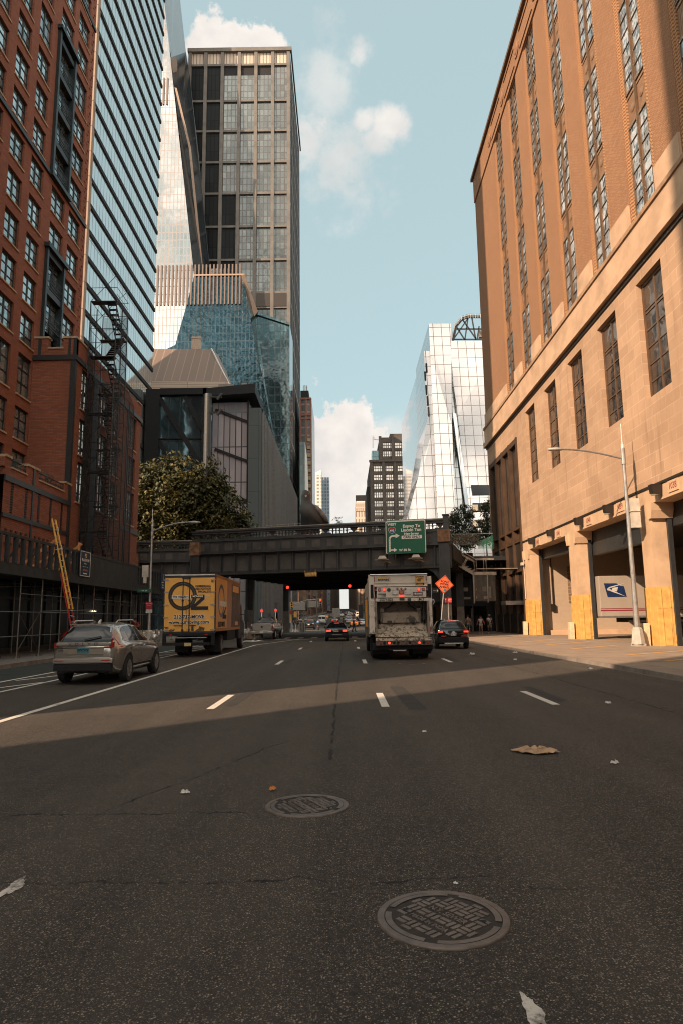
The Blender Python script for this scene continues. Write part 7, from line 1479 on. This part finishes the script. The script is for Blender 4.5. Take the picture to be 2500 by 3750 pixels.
def person(label,loc,rz,h,shirt,bottom,shoe,pose='walk',hair=HAIR,sleeve=.5,legcover=.5,cap=None,skinm=SKIN,step=.16,arms=(.12,-.12),extra=None,group=None,jacket=None,bend=None,sit=False):
    t=thing('person',label,'person',(0,0,0),group); k=h/1.75
    v=lambda x,y,z:(x*k,y*k,z*k)
    hz=.93; s_=step
    if sit: legs={'hl':v(-.1,0,hz),'kl':v(-.15,.42,.85),'al':v(-.15,.45,.45),'tl':v(-.15,.6,.4),'hr':v(.1,0,hz),'kr':v(.15,.42,.85),'ar':v(.15,.45,.45),'tr':v(.15,.6,.4)}
    else: legs={'hl':v(-.1,0,hz-.03),'kl':v(-.11,s_*.6+.03,.5),'al':v(-.11,s_*1.05,.085),'tl':v(-.13,s_*1.05+.17,.035),'hr':v(.1,0,hz-.03),'kr':v(.11,-s_*.4+.05,.5),'ar':v(.11,-s_*1.15,.1),'tr':v(.13,-s_*1.15+.17,.035)}
    P_={'pel':v(0,0,hz+.03),'sp':v(0,.0,1.15),'ch':v(0,-.01,1.34),'nk':v(0,.005,1.48),'hd':v(0,.025,1.58),'hd2':v(0,.03,1.66),'top':v(0,.02,1.725),'nose':v(0,.125,1.61),
       'sl':v(-.19,-.01,1.41),'sr':v(.19,-.01,1.41),**legs}
    a,b_=arms
    P_['el']=v(-.25,a*.5-.02,1.14);P_['wl']=v(-.25,a*1.3+.06,.9); P_['er']=v(.25,b_*.5-.02,1.14);P_['wr']=v(.25,b_*1.3+.06,.9)
    if bend:
        for q,p in bend.items(): P_[q]=v(*p)
    R_={'pel':(.15*k,.11*k),'sp':(.135*k,.10*k),'ch':(.16*k,.115*k),'nk':.058*k,'hd':.085*k,'hd2':.09*k,'top':.05*k,'nose':.018*k,'sl':.062*k,'sr':.062*k,'hl':.088*k,'hr':.088*k,'kl':.058*k,'kr':.058*k,'al':.04*k,'ar':.04*k,'tl':.04*k,'tr':.04*k,'el':.043*k,'er':.043*k,'wl':.03*k,'wr':.03*k}
    V={q:(P_[q],R_[q]) for q in P_}
    E=[('pel','sp'),('sp','ch'),('ch','nk'),('nk','hd'),('hd','hd2'),('hd2','top'),('hd','nose'),('ch','sl'),('ch','sr'),('sl','el'),('el','wl'),('sr','er'),('er','wr'),('pel','hl'),('hl','kl'),('kl','al'),('al','tl'),('pel','hr'),('hr','kr'),('kr','ar'),('ar','tr')]
    for sd in 'lr':
        e=Vector(P_['e'+sd]);w_=Vector(P_['w'+sd]); d=(w_-e).normalized(); f=Vector((0,1,0)); f=(f-d*f.dot(d)).normalized() if abs(f.dot(d))<.95 else Vector((1,0,0)); n=d.cross(f)
        pm=w_+d*.055*k; V['p'+sd]=(tuple(pm),(.036*k,.022*k)); E.append(('w'+sd,'p'+sd))
        for i,(off,ln) in enumerate(((-.03,.06),(-.01,.072),(.01,.07),(.03,.055))):
            q=pm+d*.035*k+f*off*k; V['f%d%s'%(i,sd)]=(tuple(q),.0095*k); V['g%d%s'%(i,sd)]=(tuple(q+d*ln*k*.75+n*.018*k*(1 if sd=='l' else -1)),.0075*k); E+=[('p'+sd,'f%d%s'%(i,sd)),('f%d%s'%(i,sd),'g%d%s'%(i,sd))]
        q=w_+d*.035*k+f*.045*k; V['t0'+sd]=(tuple(q),.011*k); V['t1'+sd]=(tuple(q+d*.04*k+f*.012*k),.009*k); E+=[('w'+sd,'t0'+sd),('t0'+sd,'t1'+sd)]
    skin('body',V,E,'pel',skinm,t)
    mixp=lambda a_,b2,q:tuple(Vector(P_[a_]).lerp(Vector(P_[b2]),q))
    S={'pel':(v(0,0,hz+.01),(.168*k,.128*k)),'sp':(P_['sp'],(.155*k,.122*k)),'ch':(P_['ch'],(.178*k,.135*k)),'nk':(v(0,0,1.455),.075*k),'sl':(P_['sl'],.08*k),'sr':(P_['sr'],.08*k)}; ES=[('pel','sp'),('sp','ch'),('ch','nk'),('ch','sl'),('ch','sr')]
    for sd in 'lr':
        if sleeve<=1: S['x'+sd]=(mixp('s'+sd,'e'+sd,max(.3,sleeve)),.066*k); ES.append(('s'+sd,'x'+sd))
        else: S['e'+sd]=(P_['e'+sd],.058*k); S['x'+sd]=(mixp('e'+sd,'w'+sd,.95),.046*k); ES+=[('s'+sd,'e'+sd),('e'+sd,'x'+sd)]
    skin('shirt',S,ES,'ch',shirt,t)
    B={'pel':(P_['pel'],(.163*k,.125*k))}; EB=[]
    for sd in 'lr':
        B['h'+sd]=(P_['h'+sd],.105*k); EB.append(('pel','h'+sd))
        if legcover<=1: B['x'+sd]=(mixp('h'+sd,'k'+sd,max(.35,legcover)),.092*k); EB.append(('h'+sd,'x'+sd))
        else: B['k'+sd]=(P_['k'+sd],.073*k); B['x'+sd]=(mixp('k'+sd,'a'+sd,.95),.06*k); EB+=[('h'+sd,'k'+sd),('k'+sd,'x'+sd)]
    skin('trousers' if legcover>1 else 'shorts',B,EB,'pel',bottom,t)
    hd=Vector(P_['hd2']); b=MB().sph(hd+Vector((0,-.022*k,.02*k)),(.098*k,.108*k,.098*k),n=12,m=8).build('hair',hair,t,smooth=True)
    MB().sph(Vector(P_['hd'])+Vector((-.03*k,.09*k,.055*k)),.012*k,n=6,m=4).sph(Vector(P_['hd'])+Vector((.03*k,.09*k,.055*k)),.012*k,n=6,m=4).box(-.025*k,.025*k,Vector(P_['hd']).y+.083*k,Vector(P_['hd']).y+.09*k,P_['hd'][2]-.012*k,P_['hd'][2]-.004*k).build('face_detail',HAIR,t)
    MB().sph(Vector(P_['hd'])+Vector((-.09*k,.0,.04*k)),(.015*k,.03*k,.04*k),n=6,m=4).sph(Vector(P_['hd'])+Vector((.09*k,0,.04*k)),(.015*k,.03*k,.04*k),n=6,m=4).build('ear',skinm,t)
    for sd in 'lr':
        a_=Vector(P_['a'+sd]);q=Vector(P_['t'+sd]); d=q-a_; MB().sph((a_+q)/2+Vector((0,0,-.012*k)),(.05*k,.14*k,.055*k),n=10,m=6).build('shoe',shoe,t,smooth=True)
    if cap: MB().sph(hd+Vector((0,-.01*k,.045*k)),(.105*k,.112*k,.075*k),n=12,m=8).prism([(-.07*k,hd.y+.07*k,hd.z+.045*k),(.07*k,hd.y+.07*k,hd.z+.045*k),(.05*k,hd.y+.19*k,hd.z+.03*k),(-.05*k,hd.y+.19*k,hd.z+.03*k)],(0,0,.015)).build('cap',cap,t)
    if jacket:
        J={'ch':(P_['ch'],(.19*k,.145*k)),'sp':(v(0,-.05,1.12),(.15*k,.10*k)),'sl':(P_['sl'],.09*k),'sr':(P_['sr'],.09*k)}; EJ=[('ch','sp'),('ch','sl'),('ch','sr')]
        for sd in 'lr': J['e'+sd]=(P_['e'+sd],.072*k); J['x'+sd]=(mixp('e'+sd,'w'+sd,.95),.06*k); EJ+=[('s'+sd,'e'+sd),('e'+sd,'x'+sd)]
        j=skin('jacket',{q:((p[0],p[1]-.035*k if q in('ch','sp') else p[1],p[2]),r_) for q,(p,r_) in J.items()},EJ,'ch',jacket,t)
    if extra: extra(t,k,P_)
    return place(t,loc,rz)
cl=lambda n_,c: M(n_,c,.85,ns=6,na=.15,bp=.1)
WC=cl('cloth_white',(.6,.57,.52)); GC=cl('cloth_grey',(.16,.14,.125)); TC=cl('cloth_teal',(.07,.15,.15)); RC=cl('cloth_red',(.45,.05,.06)); KC=cl('cloth_khaki',(.34,.26,.17)); BC=cl('cloth_black',(.018,.018,.02)); UC=cl('cloth_blue',(.03,.14,.33)); MC=cl('cloth_mint',(.25,.45,.36)); SW=cl('shoe_white',(.65,.6,.54)); SKD=M('skin_dark',(.13,.065,.04),.6); PK=cl('cloth_pink',(.5,.08,.2)); DRED=cl('cloth_dark_red',(.28,.025,.03))
def foot(px,py,z=.09):
    c=gr(px,py,z); return (c.x,c.y,z)
def stand(px,Y_): return (pY(px,2261,Y_).x,Y_,.09)
person('man in a grey t shirt and teal shorts seen from behind, walking away',stand(1711,64),0.,1.78,GC,TC,BC,sleeve=.45,legcover=.85,step=.1)
person('woman in an open red jacket, white top and pale shorts',stand(1757,65),math.pi-.2,1.70,WC,cl('cloth_cream',(.5,.44,.36)),SW,sleeve=.3,legcover=.45,step=.2,jacket=RC,arms=(.05,-.1),bend={'el':(-.31,-.05,1.16),'wl':(-.38,.03,.95),'er':(.31,-.05,1.16),'wr':(.36,.02,.93)})
def strap(t,k,P_): MB().beam((-.17*k,.10*k,1.43*k),(.16*k,.14*k,.98*k),.035,.02).box(.1*k,.24*k,.1*k,.17*k,.82*k,1.0*k).build('shoulder_bag',BC,t)
person('man in a white cap, white t shirt and khaki shorts with a black strap',stand(1789,65.3),math.pi+.1,1.80,WC,KC,SW,sleeve=.55,legcover=.95,step=.08,cap=WC,skinm=SKD,bend={'wr':(.16,.18,1.12)},extra=strap)
c=pX(1648,2262,0.1) if False else pY(1648,2262,60); person('person in a mint green shirt mostly hidden behind the viaduct column and dark car',(c.x,60,.09),2.6,1.7,MC,BC,BC,sleeve=.5,legcover=2)
c=pX(497,2262,-14.9); person('man in a dark red t shirt standing with arms crossed under the shed',(-14.9,c.y,.15),math.pi+.35,1.78,DRED,BC,BC,sleeve=.5,legcover=2,step=.02,bend={'wl':(.1,.2,1.18),'wr':(-.1,.22,1.2),'el':(-.28,.04,1.15),'er':(.28,.04,1.15)})
def walker(px,py,rz,lb,sh_,bt,h=1.75,z=0.,**kw): return person(lb,foot(px,py,z),rz,h,sh_,bt,kw.pop('shoe',BC),sleeve=kw.pop('sleeve',.5),legcover=kw.pop('legcover',2),**kw)
walker(1294,2314,R(-90),'dark silhouetted person crossing the avenue in front of the orange taxi',BC,BC,1.85,step=.2,sleeve=2)
walker(1257,2316,R(-90),'dark dressed person stepping across just right of the black sedan',BC,GC,1.8,step=.22,sleeve=2)
walker(1236,2300,R(-90),'dark haired person crossing behind the black sedan, partly hidden by its roof',BC,BC,1.8,step=.2,sleeve=2)
for px,py,sh_,bt,lb in ((1046,2299,WC,BC,'pedestrian in a white top at the far left end of the crossing group'),(1056,2303,BC,GC,'pedestrian in black at the left kerb beside the white topped pedestrian'),(1065,2302,WC,BC,'pedestrian in a white t shirt and black trousers behind the delineator posts'),(1075,2295,PK,BC,'pedestrian in pink beyond the signal pole'),(1092,2296,BC,BC,'pedestrian in black beside the yellow signal box'),(1110,2298,WC,GC,'pedestrian in white next to the black suv'),(1030,2298,GC,BC,'pedestrian in grey just right of the pickup truck')):
    walker(px,py,random.uniform(-2,2),lb,sh_,bt,random.uniform(1.65,1.8),group='pedestrians at the crossing')
# viaduct visitor at the parapet, seen from the back
c=pY(1436,1895,57.6); person('person in a white top with dark hair at the viaduct railing above the green sign',(c.x,57.9,7.95),0.3,1.8,WC,BC,BC,sleeve=.5,legcover=2,step=.02)
# scooter rider in blue
def scooter():
    x,y=-4.05,103.; t=thing('motor_scooter','small scooter ridden beside the black suv beyond the crossing','scooter'); wheel(t,(0,.35,.28),.28,.06,1,DK,5); wheel(t,(0,1.55,.28),.28,.06,1,DK,5)
    MB().prism([(-.16,.1,.5),(-.16,1.0,.5),(-.16,1.0,.75),(-.16,.1,.8)],(.32,0,0)).prism([(-.16,.9,.3),(-.16,1.45,.3),(-.16,1.45,.36),(-.16,.9,.36)],(.32,0,0)).prism([(-.18,1.35,.3),(-.18,1.5,.3),(-.18,1.42,1.0),(-.18,1.34,1.0)],(.36,0,0)).build('body',GRYP,t,bevel=.02); MB().tube([(-.32,1.3,1.05),(.32,1.3,1.05)],.02,6).cyl((0,1.36,.95),(0,1.55,.28),.03,n=6).build('handlebar',BLK,t); MB().box(-.05,.05,.05,.1,.62,.7).build('tail_light',LITR,t); MB().box(-.22,.22,-.15,.25,.82,1.15).build('top_box',BLK,t,bevel=.02)
    place(t,(x,y,0)); person('rider in a bright blue jacket sitting on the scooter beyond the crossing',(x,y+.5,-.1),0,1.75,UC,BC,BC,sleeve=2,legcover=2,sit=True,cap=BC,bend={'el':(-.3,.2,1.18),'wl':(-.28,.55,1.05),'er':(.3,.2,1.18),'wr':(.28,.55,1.05)})
scooter()
# ---------------------------------------------------------------- street furniture at the crossing
def post(label,x,y):
    t=thing('delineator_post',label,'delineator',(x,y,0),'white delineator posts at the crossing'); MB().lathe([(.16,0),(.16,.04),(.06,.06),(.05,.95),(.04,1.0)],(x,y,0),n=10).build('post',PAPER,t); MB().lathe([(.056,.6),(.056,.7)],(x,y,0),n=10).build('reflective_band',GALV,t)
for px,lb in ((1071,'white delineator post, leftmost of the row left of the grey barrier'),(1083,'white delineator post in the middle of the row left of the grey barrier'),(1094,'white delineator post next to the grey barrier')): c=gr(px,2314); post(lb,c.x,c.y)
c=gr(1107,2315); t=thing('crash_barrel','grey ribbed crash barrel right of the white delineator posts','barrel',(c.x,c.y,0)); MB().lathe([(.45,0),(.43,.3),(.45,.32),(.40,1.25),(.36,1.3)],(c.x,c.y,0),n=16).build('drum',GRITP,t); b=MB()
for k in range(6): a=k*1.047; b.box(c.x+.44*math.cos(a)-.03,c.x+.44*math.cos(a)+.03,c.y+.44*math.sin(a)-.03,c.y+.44*math.sin(a)+.03,.05,1.2)
b.build('rib',DK,t)
# refuse heap with tub behind the moving truck
c=gr(915,2342); 
t=thing('plastic_tub','tan plastic tub standing in the refuse heap behind the yellow truck','tub',(c.x+.15,c.y,0)); MB().lathe([(.28,.05),(.33,.62),(.36,.64),(.36,.68),(.3,.68),(.26,.2)],(c.x+.15,c.y,0),n=16).build('tub_body',M('tub_tan',(.33,.24,.16),.6,dirt=.3),t); MB().lathe([(.35,.5),(.35,.53)],(c.x+.15,c.y,0),n=16).build('tub_band',GRITP,t)
BAG=M('bag_plastic',(.36,.32,.28),.4,ns=5,na=.4,bp=.4)
for dx,dy,s_,lb in ((-.55,.2,.36,'pale rubbish bag at the left of the heap, leaning on the truck side'),(-.2,.25,.5,'pale rubbish bag piled highest behind the tan tub'),(.75,.1,.27,'small pale rubbish bag at the right of the heap')):
    t=thing('rubbish_bag',lb,'rubbish bag',(c.x+dx,c.y+dy,0),'rubbish bags behind the moving truck'); b=MB().sph((0,0,0),1,n=14,m=9); b.v=[(c.x+dx+v_[0]*s_*(1+.22*math.sin(5*v_[1]+dx*9)),c.y+dy+v_[1]*s_*(1+.2*math.sin(4*v_[2]+dx)),max(.02,s_*.85+v_[2]*s_*(1+.2*math.sin(6*v_[0]))) ) for v_ in b.v]; b.build('bag',BAG,t,smooth=True); MB().cyl((c.x+dx,c.y+dy,s_*1.6),(c.x+dx+.05,c.y+dy,s_*2.0),.05,.1,n=7).build('knot',BAG,t)
t=thing('white_cone','white cone like post standing in the refuse heap','cone',(c.x+.45,c.y-.1,0)); MB().lathe([(.2,.02),(.2,.06),(.11,.08),(.08,.85),(.05,.9)],(c.x+.45,c.y-.1,0),n=10).build('cone_body',PAPER,t)
scrap('flat_refuse','flattened pale sheets spread on the road by the tan tub','refuse',925,2350,[(-.8,-.3),(-.3,-.45),(.3,-.35),(1.2,-.1),(.7,.2),(0,.25),(-.6,.1)],PAPER,.05)
# signals on the far side of the crossing
def mast(label,px,Y_,pxa,pya0,pya1,hd):
    x=pY(px,2200,Y_).x; t=thing('signal_mast',label,'traffic light',(x,Y_,0),'traffic signal masts beyond the crossing'); MB().cyl((x,Y_,0),(x,Y_,6.2),.1,.08,n=8).build('pole',GALV,t)
    a=pY(px,pya0,Y_);c_=pY(pxa,pya1,Y_); MB().tube([a,(a+c_)/2+Vector((0,0,.25)),c_],.05,6).build('mast_arm',GALV,t)
    for qx,qy,lit in hd:
        p_=pY(qx,qy,Y_-.15); b=MB().box(p_.x-.18,p_.x+.18,Y_-.2,Y_+.05,p_.z-.5,p_.z+.5).build('signal_head',YEL,t)
        for k_ in range(3): MB().lathe([(.12,-.05),(.1,-.07)],(p_.x,Y_-.2,p_.z+.33-.33*k_),'y',10).build('signal_lens',(LITR if (k_==0 and lit) else DKM),b)
    return t
m1=mast('grey signal mast with a long sloping arm left of the white panel shed',1068,95,1175,2216,2193,((1069,2217,0),(1174,2206,1)))
p_=pY(1062,2260,94.9); MB().box(p_.x-.2,p_.x+.25,94.7,94.9,p_.z-.5,p_.z+.5).build('walk_signal',YEL,m1); p_=pY(1082,2250,94.8); MB().box(p_.x-.2,p_.x+.2,94.6,94.8,p_.z-.4,p_.z+.4).build('walk_signal',YEL,m1)
t=smallsign('red_sign','red sign on the signal mast beyond the crossing',1064,2242,94.6,.6,.5,SIGNRED,(),pole=False)
smallsign('red_sign','left red sign in front of the ribbed dark wall',959,2237,100,.42,.4,SIGNRED,(),group='red signs before the ribbed wall'); smallsign('red_sign','right red sign in front of the ribbed dark wall',1010,2235,100,.42,.36,SIGNRED,(),group='red signs before the ribbed wall')
c=pY(1060,2228,95); t=smallsign('street_name_sign','small green street name sign by the far signal mast',1059,2229,94.5,1.2,.3,GRN,(('W 31 ST',.18,0,None),),pole=False)
c=pY(528,2163,44.6); t=smallsign('street_name_sign','dark street name plate on the left lamp post',530,2163,44.6,.9,.22,GRN,(('W 30',.15,0,None),),pole=False)
for px,lb in ((590,'short dark bollard on the left pavement near the yellow truck'),(573,'short dark bollard on the left pavement by the lamp post')):
    c=gr(px,2352,.15); t=thing('bollard',lb,'bollard',(c.x,c.y,.15),'bollards on the left pavement'); MB().lathe([(.1,0),(.1,.85),(.06,.95)],(c.x,c.y,.15),n=10).build('post',GALV,t)
# ---------------------------------------------------------------- give every structure-only helper its tidy state
for o in list(bpy.data.objects):
    if o.type=='MESH' and o.users_collection==(): bpy.data.objects.remove(o)
